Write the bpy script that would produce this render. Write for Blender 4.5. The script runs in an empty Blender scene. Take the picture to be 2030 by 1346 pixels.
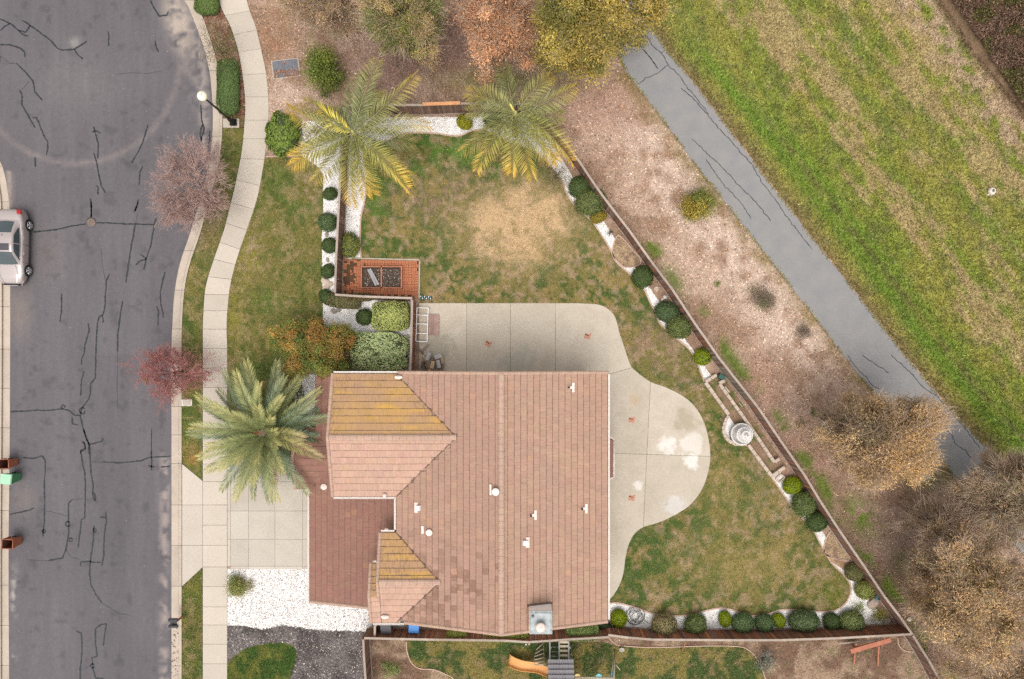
import bpy, bmesh, math, random
import numpy as np
from mathutils import Vector, Matrix
from mathutils.geometry import delaunay_2d_cdt

# ---------------------------------------------------------------- camera, sky, sun, exposure
H = 43.0            # camera height, metres
K = 31.5            # ground scale: photo units per metre
CX, CY = 1015.0, 710.0   # the point straight below the camera on the survey plan
R = math.radians
sc = bpy.context.scene
COL = sc.collection
cam_d = bpy.data.cameras.new('camera')
cam = bpy.data.objects.new('camera', cam_d); COL.objects.link(cam)
cam.location = (0, 0, H); cam.rotation_euler = (0, 0, 0)
cam_d.sensor_width = 36.0
cam_d.lens = 36.0 * (H * K) / 2030.0
cam_d.shift_y = (CY - 673.0) / 2030.0
cam_d.clip_start = 0.5; cam_d.clip_end = 2000
sc.camera = cam

SUN_EL, SUN_AZ = 70.0, 188.0      # degrees; azimuth clockwise from +Y (up in the picture)
world = bpy.data.worlds.new('World'); sc.world = world; world.use_nodes = True
wn = world.node_tree.nodes; wl = world.node_tree.links; wn.clear()
w_out = wn.new('ShaderNodeOutputWorld'); w_bg = wn.new('ShaderNodeBackground')
sky = wn.new('ShaderNodeTexSky'); sky.sky_type = 'NISHITA'; sky.sun_disc = False
sky.sun_elevation = R(SUN_EL); sky.sun_rotation = R(SUN_AZ); sky.air_density = 1.0; sky.dust_density = 4.0; sky.ozone_density = 1.0
w_hs = wn.new('ShaderNodeHueSaturation'); w_hs.inputs['Saturation'].default_value = 0.16   # overcast: nearly grey
w_mx = wn.new('ShaderNodeMix'); w_mx.data_type = 'RGBA'; w_mx.blend_type = 'MULTIPLY'; w_mx.inputs[0].default_value = 1.0
w_mx.inputs[7].default_value = (1.0, 0.975, 0.95, 1)
wl.new(sky.outputs[0], w_hs.inputs['Color']); wl.new(w_hs.outputs[0], w_mx.inputs[6]); wl.new(w_mx.outputs[2], w_bg.inputs[0])
w_bg.inputs[1].default_value = 0.15
wl.new(w_bg.outputs[0], w_out.inputs[0])
sun_d = bpy.data.lights.new('sun', 'SUN'); sun_d.energy = 0.62; sun_d.angle = R(38); sun_d.color = (1.0, 0.955, 0.90)
sun = bpy.data.objects.new('sun', sun_d); COL.objects.link(sun)
_az, _el = R(SUN_AZ), R(SUN_EL)
_d = Vector((math.sin(_az) * math.cos(_el), math.cos(_az) * math.cos(_el), math.sin(_el)))
sun.rotation_euler = _d.to_track_quat('Z', 'Y').to_euler()
sun.location = (0, 0, 60)
sc.view_settings.view_transform = 'Standard'; sc.view_settings.look = 'None'
sc.view_settings.gamma = 1.0; sc.view_settings.use_curve_mapping = False
sc.view_settings.exposure = 0.77
sc.render.engine = 'CYCLES'
sc.cycles.use_denoising = False; sc.render.filter_size = 1.25
sc.cycles.max_bounces = 5; sc.cycles.diffuse_bounces = 2; sc.cycles.glossy_bounces = 2
sc.cycles.transmission_bounces = 3; sc.cycles.transparent_max_bounces = 6
sc.cycles.caustics_reflective = False; sc.cycles.caustics_refractive = False

# ---------------------------------------------------------------- survey helpers
def G(px, py, z=0.0):
    """a surveyed point: plan position of something seen at (px, py) whose height is z"""
    f = (H - z) / H / K
    return Vector(((px - CX) * f, -(py - CY) * f, z))
def PL(rx, ry, z=0.0):
    """plan coordinates in survey units from the origin -> metres"""
    return Vector((rx / K, -ry / K, z))
def to_px(x, y):
    return x * K + CX, -y * K + CY
def cr(pts, sub=6):
    """smooth a polyline (Catmull-Rom)"""
    out = []
    n = len(pts)
    for i in range(n - 1):
        p0 = pts[max(i - 1, 0)]; p1 = pts[i]; p2 = pts[i + 1]; p3 = pts[min(i + 2, n - 1)]
        for k in range(sub):
            t = k / sub
            out.append(tuple(0.5 * ((2 * b) + (-a + c) * t + (2 * a - 5 * b + 4 * c - d) * t * t + (-a + 3 * b - 3 * c + d) * t ** 3)
                             for a, b, c, d in zip(p0, p1, p2, p3)))
    out.append(tuple(pts[-1]))
    return out
def inside(poly, x, y):
    x = np.asarray(x, float); y = np.asarray(y, float)
    r = np.zeros(x.shape, bool); n = len(poly); j = n - 1
    for i in range(n):
        xi, yi = poly[i][0], poly[i][1]; xj, yj = poly[j][0], poly[j][1]
        if yi != yj:
            c = ((yi > y) != (yj > y)) & (x < (xj - xi) * (y - yi) / (yj - yi) + xi)
            r ^= c
        j = i
    return r
def _h(ix, iy, seed):
    n = (ix.astype(np.int64) * 374761393 + iy.astype(np.int64) * 668265263 + seed * 1442695041) & 0xffffffff
    n = ((n ^ (n >> 13)) * 1274126177) & 0xffffffff
    return ((n ^ (n >> 16)) & 0xffff) / 65535.0
def vn(x, y, seed=0):
    ix = np.floor(x); iy = np.floor(y); fx = x - ix; fy = y - iy
    fx = fx * fx * (3 - 2 * fx); fy = fy * fy * (3 - 2 * fy)
    a = _h(ix, iy, seed); b = _h(ix + 1, iy, seed); c = _h(ix, iy + 1, seed); d = _h(ix + 1, iy + 1, seed)
    return (a * (1 - fx) + b * fx) * (1 - fy) + (c * (1 - fx) + d * fx) * fy
def fbm(x, y, s, seed=0, octv=4):
    """fractal noise 0..1; s = feature size in survey units"""
    r = 0; a = 0.5; t = 0; x = np.asarray(x, float) / s; y = np.asarray(y, float) / s
    for o in range(octv):
        r = r + a * vn(x + 17.3 * o, y - 9.1 * o, seed + o * 7); t += a; a *= 0.55; x = x * 2.03; y = y * 2.03
    return r / t
def sst(a, b, x):
    t = np.clip((x - a) / (b - a), 0, 1); return t * t * (3 - 2 * t)
def lerp(a, b, t):
    return a + (b - a) * t[..., None]
def C3(*c): return np.array(c, float)
def blob(px, py, cx, cy, rx, ry=None, ang=0.0):
    ry = ry or rx; c, s = math.cos(R(ang)), math.sin(R(ang))
    u = (px - cx) * c + (py - cy) * s; v = -(px - cx) * s + (py - cy) * c
    return np.exp(-((u / rx) ** 2 + (v / ry) ** 2))

# ---------------------------------------------------------------- object helpers
def tag(o, label=None, cat=None, group=None, kind=None):
    if label: o['label'] = label
    if cat: o['category'] = cat
    if group: o['group'] = group
    if kind: o['kind'] = kind
    return o
def thing(name, label, cat, loc=(0, 0, 0), rz=0.0, group=None):
    o = bpy.data.objects.new(name, None); COL.objects.link(o)
    o.location = loc; o.rotation_euler = (0, 0, rz); o.empty_display_size = 0.2
    return tag(o, label, cat, group)
def link(name, me, parent=None, loc=None, rz=None, color=None):
    o = bpy.data.objects.new(name, me); COL.objects.link(o)
    if parent is not None: o.parent = parent
    if loc is not None: o.location = loc
    if rz is not None: o.rotation_euler = (0, 0, rz) if not hasattr(rz, '__len__') else rz
    if color is not None: o.color = (*color, 1)
    return o
class MB:
    """collects shapes into one mesh"""
    def __init__(s): s.v = []; s.f = []; s.m = []; s.sm = []
    def add(s, vs, fs, mi=0, smooth=False):
        b = len(s.v); s.v += [tuple(v) for v in vs]
        for f in fs: s.f.append([i + b for i in f]); s.m.append(mi); s.sm.append(smooth)
        return s
    def box(s, c, d, rz=0.0, mi=0, taper=1.0, M=None):
        hx, hy, hz = d[0] / 2, d[1] / 2, d[2] / 2; co, si = math.cos(rz), math.sin(rz); vs = []
        for z, t in ((-hz, 1.0), (hz, taper)):
            for x, y in ((-hx, -hy), (hx, -hy), (hx, hy), (-hx, hy)):
                x *= t; y *= t
                p = Vector((x * co - y * si, x * si + y * co, z))
                if M is not None: p = M @ p
                vs.append((p.x + c[0], p.y + c[1], p.z + c[2]))
        return s.add(vs, [(3, 2, 1, 0), (4, 5, 6, 7), (0, 1, 5, 4), (1, 2, 6, 5), (2, 3, 7, 6), (3, 0, 4, 7)], mi)
    def tube(s, pts, rad, n=6, mi=0, caps=True, smooth=True):
        pts = [Vector(p) for p in pts]; rs = rad if hasattr(rad, '__len__') else [rad] * len(pts)
        vs = []; fs = []; prev = None
        for i, p in enumerate(pts):
            d = (pts[min(i + 1, len(pts) - 1)] - pts[max(i - 1, 0)])
            d = d.normalized() if d.length > 1e-9 else Vector((0, 0, 1))
            if prev is None: a = d.orthogonal().normalized()
            else:
                a = prev - d * prev.dot(d); a = a.normalized() if a.length > 1e-6 else d.orthogonal().normalized()
            prev = a; b = d.cross(a)
            for k in range(n):
                t = 2 * math.pi * k / n; vs.append(p + (a * math.cos(t) + b * math.sin(t)) * rs[i])
        for i in range(len(pts) - 1):
            for k in range(n):
                k2 = (k + 1) % n; fs.append((i * n + k, i * n + k2, (i + 1) * n + k2, (i + 1) * n + k))
        s.add(vs, fs, mi, smooth)
        if caps:
            b0 = len(s.v) - len(vs); s.f.append([b0 + k for k in reversed(range(n))]); s.m.append(mi); s.sm.append(False)
            e = b0 + (len(pts) - 1) * n; s.f.append([e + k for k in range(n)]); s.m.append(mi); s.sm.append(False)
        return s
    def lathe(s, prof, n=16, c=(0, 0, 0), mi=0, smooth=True, sx=1.0, sy=1.0):
        vs = []; fs = []
        for r_, z in prof:
            for k in range(n):
                t = 2 * math.pi * k / n; vs.append((c[0] + r_ * math.cos(t) * sx, c[1] + r_ * math.sin(t) * sy, c[2] + z))
        for i in range(len(prof) - 1):
            for k in range(n):
                k2 = (k + 1) % n; fs.append((i * n + k, i * n + k2, (i + 1) * n + k2, (i + 1) * n + k))
        fs.append(tuple(reversed(range(n)))); e = (len(prof) - 1) * n; fs.append(tuple(range(e, e + n)))
        return s.add(vs, fs, mi, smooth)
    def prism(s, poly, z0, z1, mi=0, bottom=False):
        """poly: plan points in metres"""
        a = sum(poly[i][0] * poly[(i + 1) % len(poly)][1] - poly[(i + 1) % len(poly)][0] * poly[i][1] for i in range(len(poly)))
        if a < 0: poly = list(reversed(poly))
        n = len(poly); vs = [(p[0], p[1], z0) for p in poly] + [(p[0], p[1], z1) for p in poly]
        fs = [tuple(range(n, 2 * n))] + [(i, (i + 1) % n, n + (i + 1) % n, n + i) for i in range(n)]
        if bottom: fs.append(tuple(reversed(range(n))))
        return s.add(vs, fs, mi)
    def mesh(s, name, mats):
        me = bpy.data.meshes.new(name); me.from_pydata(s.v, [], s.f); me.update()
        for m_ in (mats if isinstance(mats, (list, tuple)) else [mats]): me.materials.append(m_)
        if me.polygons:
            me.polygons.foreach_set('material_index', s.m); me.polygons.foreach_set('use_smooth', s.sm)
        return me
    def build(s, name, mats, parent=None, loc=None, rz=None, color=None):
        return link(name, s.mesh(name, mats), parent, loc, rz, color)
def np_mesh(name, V, F, mats, col=None, smooth=False, mi=None):
    """V (n,3), F (m,k) int; col (m,3) one colour per face"""
    me = bpy.data.meshes.new(name); V = np.asarray(V, np.float32); F = np.asarray(F, np.int32); m_, k = F.shape
    me.vertices.add(len(V)); me.vertices.foreach_set('co', V.ravel())
    me.loops.add(m_ * k); me.loops.foreach_set('vertex_index', F.ravel())
    me.polygons.add(m_); me.polygons.foreach_set('loop_start', np.arange(0, m_ * k, k, dtype=np.int32))
    if mi is not None: me.polygons.foreach_set('material_index', np.asarray(mi, np.int32))
    if smooth: me.polygons.foreach_set('use_smooth', np.ones(m_, bool))
    for x in (mats if isinstance(mats, (list, tuple)) else [mats]): me.materials.append(x)
    if col is not None:
        a = me.attributes.new('col', 'FLOAT_COLOR', 'FACE')
        c = np.ones((m_, 4), np.float32); c[:, :3] = np.clip(col, 0, 1); a.data.foreach_set('color', c.ravel())
    me.update(calc_edges=True)
    return me

# ---------------------------------------------------------------- materials
class NT:
    def __init__(s, name):
        s.m = bpy.data.materials.new(name); s.m.use_nodes = True; s.t = s.m.node_tree; s.n = s.t.nodes; s.n.clear()
        s.out = s.n.new('ShaderNodeOutputMaterial'); s.p = None
    def L(s, a, b): s.t.links.new(a, b)
    def put(s, inp, v):
        if isinstance(v, bpy.types.NodeSocket): s.L(v, inp)
        elif isinstance(v, (tuple, list)) and len(v) == 3 and inp.type == 'RGBA': inp.default_value = (*v, 1)
        else: inp.default_value = v
    def pos(s): return s.n.new('ShaderNodeNewGeometry').outputs['Position']
    def obj(s): return s.n.new('ShaderNodeTexCoord').outputs['Object']
    def info(s, k='Random'): return s.n.new('ShaderNodeObjectInfo').outputs[k]
    def attr(s, name, out='Color'):
        a = s.n.new('ShaderNodeAttribute'); a.attribute_name = name; return a.outputs[out]
    def map(s, vec, scale=(1, 1, 1), rot=(0, 0, 0), loc=(0, 0, 0)):
        q = s.n.new('ShaderNodeMapping'); s.L(vec, q.inputs[0]); q.inputs[1].default_value = loc; q.inputs[2].default_value = rot; q.inputs[3].default_value = scale
        return q.outputs[0]
    def noise(s, vec, scale, detail=3, rough=0.55, dist=0.0, out='Fac'):
        q = s.n.new('ShaderNodeTexNoise'); s.L(vec, q.inputs['Vector']); q.inputs['Scale'].default_value = scale
        q.inputs['Detail'].default_value = detail; q.inputs['Roughness'].default_value = rough; q.inputs['Distortion'].default_value = dist
        return q.outputs[out]
    def voro(s, vec, scale, feat='F1', out='Distance', rand=1.0):
        q = s.n.new('ShaderNodeTexVoronoi'); q.feature = feat; s.L(vec, q.inputs['Vector']); q.inputs['Scale'].default_value = scale
        q.inputs['Randomness'].default_value = rand
        return q.outputs[out]
    def ramp(s, f, stops, mode='LINEAR'):
        q = s.n.new('ShaderNodeValToRGB'); s.put(q.inputs[0], f); e = q.color_ramp.elements; q.color_ramp.interpolation = mode
        while len(e) > 1: e.remove(e[-1])
        for i, (p_, c) in enumerate(stops):
            x = e[0] if i == 0 else e.new(p_)
            x.position = p_; x.color = (*c, 1) if isinstance(c, (tuple, list)) else (c, c, c, 1)
        return q.outputs[0]
    def mix(s, f, a, b, mode='MIX'):
        q = s.n.new('ShaderNodeMix'); q.data_type = 'RGBA'; q.blend_type = mode
        s.put(q.inputs[0], f); s.put(q.inputs[6], a); s.put(q.inputs[7], b); return q.outputs[2]
    def math(s, op, a, b=0.0, c=None):
        q = s.n.new('ShaderNodeMath'); q.operation = op; s.put(q.inputs[0], a); s.put(q.inputs[1], b)
        if c is not None: s.put(q.inputs[2], c)
        return q.outputs[0]
    def mr(s, v, a, b, c=0.0, d=1.0):
        q = s.n.new('ShaderNodeMapRange'); s.put(q.inputs[0], v)
        for i, x in enumerate((a, b, c, d)): q.inputs[i + 1].default_value = x
        return q.outputs[0]
    def hsv(s, c, h=0.5, sat=1.0, v=1.0):
        q = s.n.new('ShaderNodeHueSaturation'); s.put(q.inputs['Color'], c); s.put(q.inputs['Hue'], h); s.put(q.inputs['Saturation'], sat); s.put(q.inputs['Value'], v)
        return q.outputs[0]
    def bump(s, h, strength=0.4, dist=0.02):
        q = s.n.new('ShaderNodeBump'); q.inputs['Strength'].default_value = strength; q.inputs['Distance'].default_value = dist
        s.put(q.inputs['Height'], h); return q.outputs[0]
    def bsdf(s, color, rough=0.8, metal=0.0, spec=0.3, normal=None, coat=0.0, **kw):
        q = s.n.new('ShaderNodeBsdfPrincipled'); s.put(q.inputs['Base Color'], color); s.put(q.inputs['Roughness'], rough)
        q.inputs['Metallic'].default_value = metal; q.inputs['Specular IOR Level'].default_value = spec; q.inputs['Coat Weight'].default_value = coat
        if normal is not None: s.L(normal, q.inputs['Normal'])
        for k, v in kw.items(): q.inputs[k].default_value = v
        s.L(q.outputs[0], s.out.inputs[0]); return s.m

def m_plain(name, color, rough=0.7, vary=0.15, scale=6.0, metal=0.0, spec=0.3, coat=0.0, bump=0.0):
    t = NT(name); o = t.obj(); n = t.noise(o, scale, 5, 0.6)
    v = t.mr(n, 0.25, 0.75, 1 - vary, 1 + vary); c = t.hsv(color, v=v)
    return t.bsdf(c, rough, metal, spec, t.bump(n, bump, 0.02) if bump else None, coat)
def m_ground(name, fine=30.0, amp=0.5, mid=6.0, midamp=0.2, rough=0.95, bumpd=0.03, aniso=None):
    """colour comes from the 'col' attribute of the sheet, grain from noise"""
    t = NT(name); p = t.pos(); c = t.attr('col')
    q = t.map(p, aniso, (0, 0, R(-37.5))) if aniso else p
    a = t.noise(q, fine, 3, 0.65); b = t.noise(q, mid, 4, 0.6)
    v = t.mr(a, 0.3, 0.7, 1 - amp, 1 + amp); w = t.mr(b, 0.3, 0.7, 1 - midamp, 1 + midamp)
    vv = t.math('MULTIPLY', v, w)
    c2 = t.hsv(c, h=t.mr(t.noise(p, fine * 0.6, 2), 0.3, 0.7, 0.485, 0.515), v=vv)
    return t.bsdf(c2, rough, 0, 0.1, t.bump(a, 0.5, bumpd))
def m_leaf(name, rough=0.55, trans=0.25, spec=0.3, useobj=False):
    t = NT(name); c = t.attr('col')
    if useobj: c = t.hsv(t.mix(1.0, c, t.info('Color'), 'MULTIPLY'), h=.492, sat=1.06, v=1.45)
    d = t.n.new('ShaderNodeBsdfPrincipled'); t.put(d.inputs['Base Color'], c); d.inputs['Roughness'].default_value = rough; d.inputs['Specular IOR Level'].default_value = spec
    tr = t.n.new('ShaderNodeBsdfTranslucent'); t.L(c, tr.inputs[0])
    mx = t.n.new('ShaderNodeMixShader'); mx.inputs[0].default_value = trans
    t.L(d.outputs[0], mx.inputs[1]); t.L(tr.outputs[0], mx.inputs[2]); t.L(mx.outputs[0], t.out.inputs[0]); return t.m
def m_col(name, rough=0.9, spec=0.1):
    t = NT(name); return t.bsdf(t.attr('col'), rough, 0, spec)

def m_asphalt(name='asphalt'):
    t = NT(name); p = t.pos(); c = t.attr('col')
    sp = t.voro(p, 60, out='Color'); s1 = t.noise(p, 90, 3, 0.7); s2 = t.noise(t.map(p, (1.4, 0.12, 1)), 1.6, 4, 0.6); s3 = t.noise(p, 4, 5, 0.65)
    v = t.math('MULTIPLY', t.mr(s1, 0.3, 0.7, 0.80, 1.20), t.math('MULTIPLY', t.mr(s2, 0.3, 0.7, 0.93, 1.07), t.mr(s3, 0.3, 0.7, 0.92, 1.08)))
    speck = t.mr(t.noise(p, 26, 2, 0.5), 0.70, 0.78, 0, 0.22)
    c2 = t.mix(speck, t.hsv(c, v=v), (0.42, 0.40, 0.38))
    return t.bsdf(c2, 0.85, 0, 0.25, t.bump(s1, 0.35, 0.01))
def m_concrete(name, base, stain=0.25, scale=1.0, warm=(0.30, 0.25, 0.19), spots=None):
    t = NT(name); p = t.pos()
    a = t.noise(p, 0.9 * scale, 6, 0.62, 0.3); b = t.noise(p, 7 * scale, 5, 0.7); g = t.noise(p, 70, 3, 0.7)
    st = t.mr(a, 0.42, 0.72, 0, stain)
    c = t.mix(st, base, warm)
    r_ = t.mr(t.info(), 0, 1, 0.93, 1.07)
    v = t.math('MULTIPLY', t.mr(b, 0.3, 0.7, 0.93, 1.07), t.math('MULTIPLY', t.mr(g, 0.3, 0.7, 0.93, 1.07), r_))
    c = t.hsv(c, v=v)
    if spots:
        for (x, y, z, r0, col, amt) in spots:
            q = t.n.new('ShaderNodeVectorMath'); q.operation = 'DISTANCE'; t.L(p, q.inputs[0]); q.inputs[1].default_value = (x, y, z)
            dd = t.math('ADD', q.outputs['Value'], t.math('MULTIPLY', t.math('SUBTRACT', t.noise(p, 1.6, 5, 0.65), 0.5), r0 * 2.6))
            c = t.mix(t.mr(dd, r0, r0 * 0.55, 0, amt), c, col)
    return t.bsdf(c, 0.85, 0, 0.2, t.bump(g, 0.25, 0.006))
# ================================================================ GROUND
M = {}
M['asphalt'] = m_asphalt()
M['tar'] = m_plain('crack_tar', (0.022, 0.025, 0.028), 0.6, 0.2)
M['tar_faint'] = m_plain('open_crack', (0.048, 0.046, 0.048), 0.8, 0.2)
M['walk'] = m_concrete('sidewalk_concrete', (0.455, 0.40, 0.335), 0.22, 1.0, (0.33, 0.28, 0.225))
M['drive'] = m_concrete('driveway_concrete', (0.43, 0.385, 0.325), 0.35, 1.0, (0.30, 0.26, 0.22))
M['apron'] = m_concrete('apron_concrete', (0.45, 0.40, 0.34), 0.3, 1.0, (0.35, 0.30, 0.24))
_w = (0.72, 0.70, 0.67)
M['patio'] = m_concrete('patio_concrete', (0.455, 0.400, 0.325), 0.4, 0.8, (0.30, 0.26, 0.195),
    [(*G(1322, 880, .14), 0.62, _w, 0.55), (*G(1372, 878, .14), 0.85, _w, 0.4), (*G(1368, 912, .14), 0.55, _w, 0.6),
     (*G(1264, 963, .14), 0.35, _w, 0.5), (*G(1338, 1005, .14), 0.8, (0.55, 0.54, 0.53), 0.5), (*G(1256, 793, .14), 0.45, (0.42, 0.29, 0.16), 0.45),
     (*G(1360, 835, .14), 0.9, (0.27, 0.23, 0.15), 0.5), (*G(870, 690, .14), 1.1, (0.27, 0.25, 0.19), 0.55), (*G(1030, 715, .14), 1.3, (0.30, 0.29, 0.24), 0.5)])
M['kerb'] = m_concrete('kerb_concrete', (0.42, 0.355, 0.29), 0.45, 1.2, (0.27, 0.22, 0.18))
M['path'] = None
M['lawn'] = m_ground('lawn_turf', 26, 0.42, 5, 0.16)
M['meadow'] = m_ground('meadow_turf', 16, 0.42, 2.2, 0.22, aniso=(1.0, 0.45, 1))
M['litter'] = m_ground('leaf_litter', 19, 0.42, 3, 0.18)
M['bits'] = m_col('scattered_bits')
M['grass'] = m_leaf('grass_blades', 0.6, 0.2, 0.15)
M['gravel'] = m_ground('gravel_bed', 24, 0.30, 4, 0.08)

def sheet(name, poly, z, step, mat, fn, kind='structure', skirt=0.0, parent=None):
    """flat ground cover with a jittered interior grid; colours from fn(px, py)"""
    P = []
    for i in range(len(poly)):
        a = poly[i]; b = poly[(i + 1) % len(poly)]; d = math.dist(a[:2], b[:2]); k = max(1, int(d / (step * 2)))
        for j in range(k): P.append((a[0] + (b[0] - a[0]) * j / k, a[1] + (b[1] - a[1]) * j / k))
    nb = len(P)
    xs = [p[0] for p in P]; ys = [p[1] for p in P]
    gx, gy = np.meshgrid(np.arange(min(xs), max(xs), step), np.arange(min(ys), max(ys), step))
    rng = np.random.default_rng(3)
    gx = gx.ravel() + rng.uniform(-.3, .3, gx.size) * step; gy = gy.ravel() + rng.uniform(-.3, .3, gy.size) * step
    k = inside(P, gx, gy); gx = gx[k]; gy = gy[k]
    ins = np.column_stack([gx, gy])
    # drop grid points too close to the border
    bx = np.array(P); keep = np.ones(len(ins), bool)
    for i0 in range(0, len(ins), 4000):
        d2 = ((ins[i0:i0 + 4000, None, :] - bx[None]) ** 2).sum(2).min(1); keep[i0:i0 + 4000] = d2 > (step * 0.45) ** 2
    ins = ins[keep]
    allp = [Vector(p) for p in P] + [Vector(p) for p in ins]
    v, e, f, _, _, _ = delaunay_2d_cdt(allp, [], [list(range(nb))], 1, 1e-4)
    v = np.array([tuple(q) for q in v]); f = np.array([t for t in f if len(t) == 3])
    ff = (H - z) / H / K
    V = np.column_stack([(v[:, 0] - CX) * ff, -(v[:, 1] - CY) * ff, np.full(len(v), z)])
    a = V[f[:, 0]]; b = V[f[:, 1]]; c = V[f[:, 2]]
    cross = (b[:, 0] - a[:, 0]) * (c[:, 1] - a[:, 1]) - (b[:, 1] - a[:, 1]) * (c[:, 0] - a[:, 0])
    f[cross < 0] = f[cross < 0][:, ::-1]
    me = np_mesh(name, V, f, mat)
    col = fn(v[:, 0], v[:, 1]); at = me.attributes.new('col', 'FLOAT_COLOR', 'POINT')
    cc = np.ones((len(v), 4), np.float32); cc[:, :3] = np.clip(col, 0, 1); at.data.foreach_set('color', cc.ravel())
    o = link(name, me, parent)
    if kind: o['kind'] = kind
    return o
def ppoly(pts, z): return [tuple(G(x, y, z)[:2]) for x, y in pts]

# ---- colour plans of the ground covers (true colours of turf, litter and dust)
def c_litter(px, py):
    a = fbm(px, py, 90, 1); b = fbm(px, py, 22, 2); e = fbm(px, py, 7, 5, 2)
    light = C3(.36, .255, .19); mid = C3(.24, .155, .105); dark = C3(.115, .062, .045); olive = C3(.10, .11, .03); rust = C3(.22, .11, .06)
    L = sst(.40, .62, a * .6 + b * .4)
    c = lerp(mid, light, L)
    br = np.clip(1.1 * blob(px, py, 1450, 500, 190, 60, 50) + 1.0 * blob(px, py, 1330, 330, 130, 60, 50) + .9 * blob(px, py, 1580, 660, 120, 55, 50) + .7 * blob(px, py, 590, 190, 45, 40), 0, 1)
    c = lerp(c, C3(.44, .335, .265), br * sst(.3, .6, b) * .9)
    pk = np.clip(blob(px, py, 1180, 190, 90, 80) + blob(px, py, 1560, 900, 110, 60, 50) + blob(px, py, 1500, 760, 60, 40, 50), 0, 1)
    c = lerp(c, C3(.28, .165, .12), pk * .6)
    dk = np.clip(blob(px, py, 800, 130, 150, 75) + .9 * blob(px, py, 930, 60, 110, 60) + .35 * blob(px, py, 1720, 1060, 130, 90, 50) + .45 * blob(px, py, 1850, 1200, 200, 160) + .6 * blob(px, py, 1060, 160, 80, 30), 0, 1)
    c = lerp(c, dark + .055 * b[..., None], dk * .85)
    c = lerp(c, rust, blob(px, py, 545, 70, 40, 60) * sst(.45, .6, b) * .7)
    # grass invading: strip outside the east fence, the path's verge, patches
    fx = np.interp(py, [260, 372, 455, 574, 645, 713, 808, 942, 1053, 1182, 1258, 1341, 1500], [1110, 1181, 1246, 1333, 1380, 1428, 1503, 1595, 1665, 1753, 1809, 1859, 1960])
    d = px - fx
    g = blob(d, py * 0, 22, 0, 18, 1) * sst(.42, .62, fbm(px, py, 38, 11)) * (py > 480)
    g = np.maximum(g, .9 * blob(px, py, 1335, 555, 14, 34, -35) * sst(.3, .5, b)); g = np.maximum(g, 1.0 * blob(px, py, 1705, 1022, 26, 46, -38) * sst(.25, .45, e))
    g = np.maximum(g, .8 * blob(px, py, 1830, 945, 35, 22)); g = np.maximum(g, .6 * blob(px, py, 1790, 1120, 25, 30) * sst(.4, .6, b))
    g = np.maximum(g, .5 * blob(px, py, 1000, 160, 120, 25)); g = np.maximum(g, .5 * blob(px, py, 630, 60, 60, 20) * sst(.5, .6, b))
    pe = np.interp(py, [-80, 89, 149, 273, 357, 490, 700, 778, 919, 953, 1040], [1140, 1215, 1245, 1340, 1400, 1506, 1669, 1732, 1873, 1895, 1970])
    dd = pe - px
    vg = blob(dd, py * 0, 8, 0, 22, 1) * (py > 130) * (.35 + .65 * sst(.4, .6, fbm(px, py, 30, 21)))
    c = lerp(c, C3(.17, .125, .05), np.clip(vg, 0, 1) * .85)
    c = lerp(c, C3(.10, .14, .022) * 1.0, np.clip(g, 0, 1))
    rt = (px > 1890 + (py - 0) * .72) & (py < 420)
    c = np.where(rt[..., None], lerp(C3(.16, .10, .065), C3(.10, .085, .035), sst(.4, .6, b)), c)
    return c * 1.06
U = np.array([math.cos(R(52.5)), math.sin(R(52.5))])      # along the path
def acr(px, py):
    """distance across the meadow from the right edge of the path"""
    ex = np.interp(py, [-80, -10, 39, 98, 132, 238, 356, 490, 700, 808, 882, 930, 1040, 1200], [1180, 1250, 1283, 1322, 1350, 1432, 1521, 1625, 1791, 1881, 1951, 1996, 2095, 2240])
    return (px - ex) * 0.79, px * U[0] + py * U[1]
def c_meadow(px, py):
    d, v = acr(px, py)
    n1 = fbm(d, v / 4.0, 26, 31); n2 = fbm(d, v / 1.6, 14, 32); n3 = fbm(px, py, 70, 33); n4 = fbm(d, v / 7.0, 16, 36)
    olive = C3(.250, .240, .055); green = C3(.195, .226, .042); dgreen = C3(.125, .175, .050); tan = C3(.38, .28, .15); pink = C3(.38, .28, .19); brown = C3(.20, .145, .07)
    c = lerp(olive, green, sst(.44, .58, n1)); c = lerp(c, C3(.105, .115, .045), sst(.50, .62, fbm(px, py, 13, 37)) * .5)
    tn = sst(.545, .68, n4 * .65 + n2 * .35 + .10 * np.exp(-((d - 190) / 70) ** 2) + .14 * sst(230, 400, d) - .12 * np.exp(-((d - 90) / 50) ** 2) - .22 * sst(700, 1000, v) * (d < 110))
    c = lerp(c, tan, tn * .75)
    gb = np.exp(-((d - (62 + 10 * (n3 - .5))) / 26) ** 2) * (.45 + .8 * sst(.35, .6, n2)) + .8 * np.exp(-((d - 305) / 22) ** 2) * sst(.42, .6, n3) + .5 * np.exp(-((d - 240) / 26) ** 2) * sst(.45, .6, n3)
    c = lerp(c, dgreen + .02, np.clip(gb, 0, 1) * .26)
    lb = np.exp(-((d - 52) / 15) ** 2) * sst(840, 1000, v) + .9 * np.exp(-((d - 86) / 10) ** 2) * sst(1050, 1200, v)
    c = lerp(c, C3(.115, .20, .022), np.clip(lb, 0, 1) * .7)
    rut = np.exp(-((d - 72) / 4) ** 2) * sst(1050, 1200, v) * sst(.35, .55, n2)
    c = lerp(c, C3(.10, .085, .035), np.clip(rut, 0, 1) * .8)
    c = lerp(c, brown, np.exp(-(np.clip(d, 0, 99) / 21) ** 2) * .88)
    far = sst(385, 430, d + 30 * (n3 - .5))
    c = lerp(c, pink, far * sst(.40, .55, n2) * .9)
    ed = 470 - d
    c = lerp(c, C3(.15, .10, .06), sst(8, -6, ed + 10 * (n2 - .5)))
    return c
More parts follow.
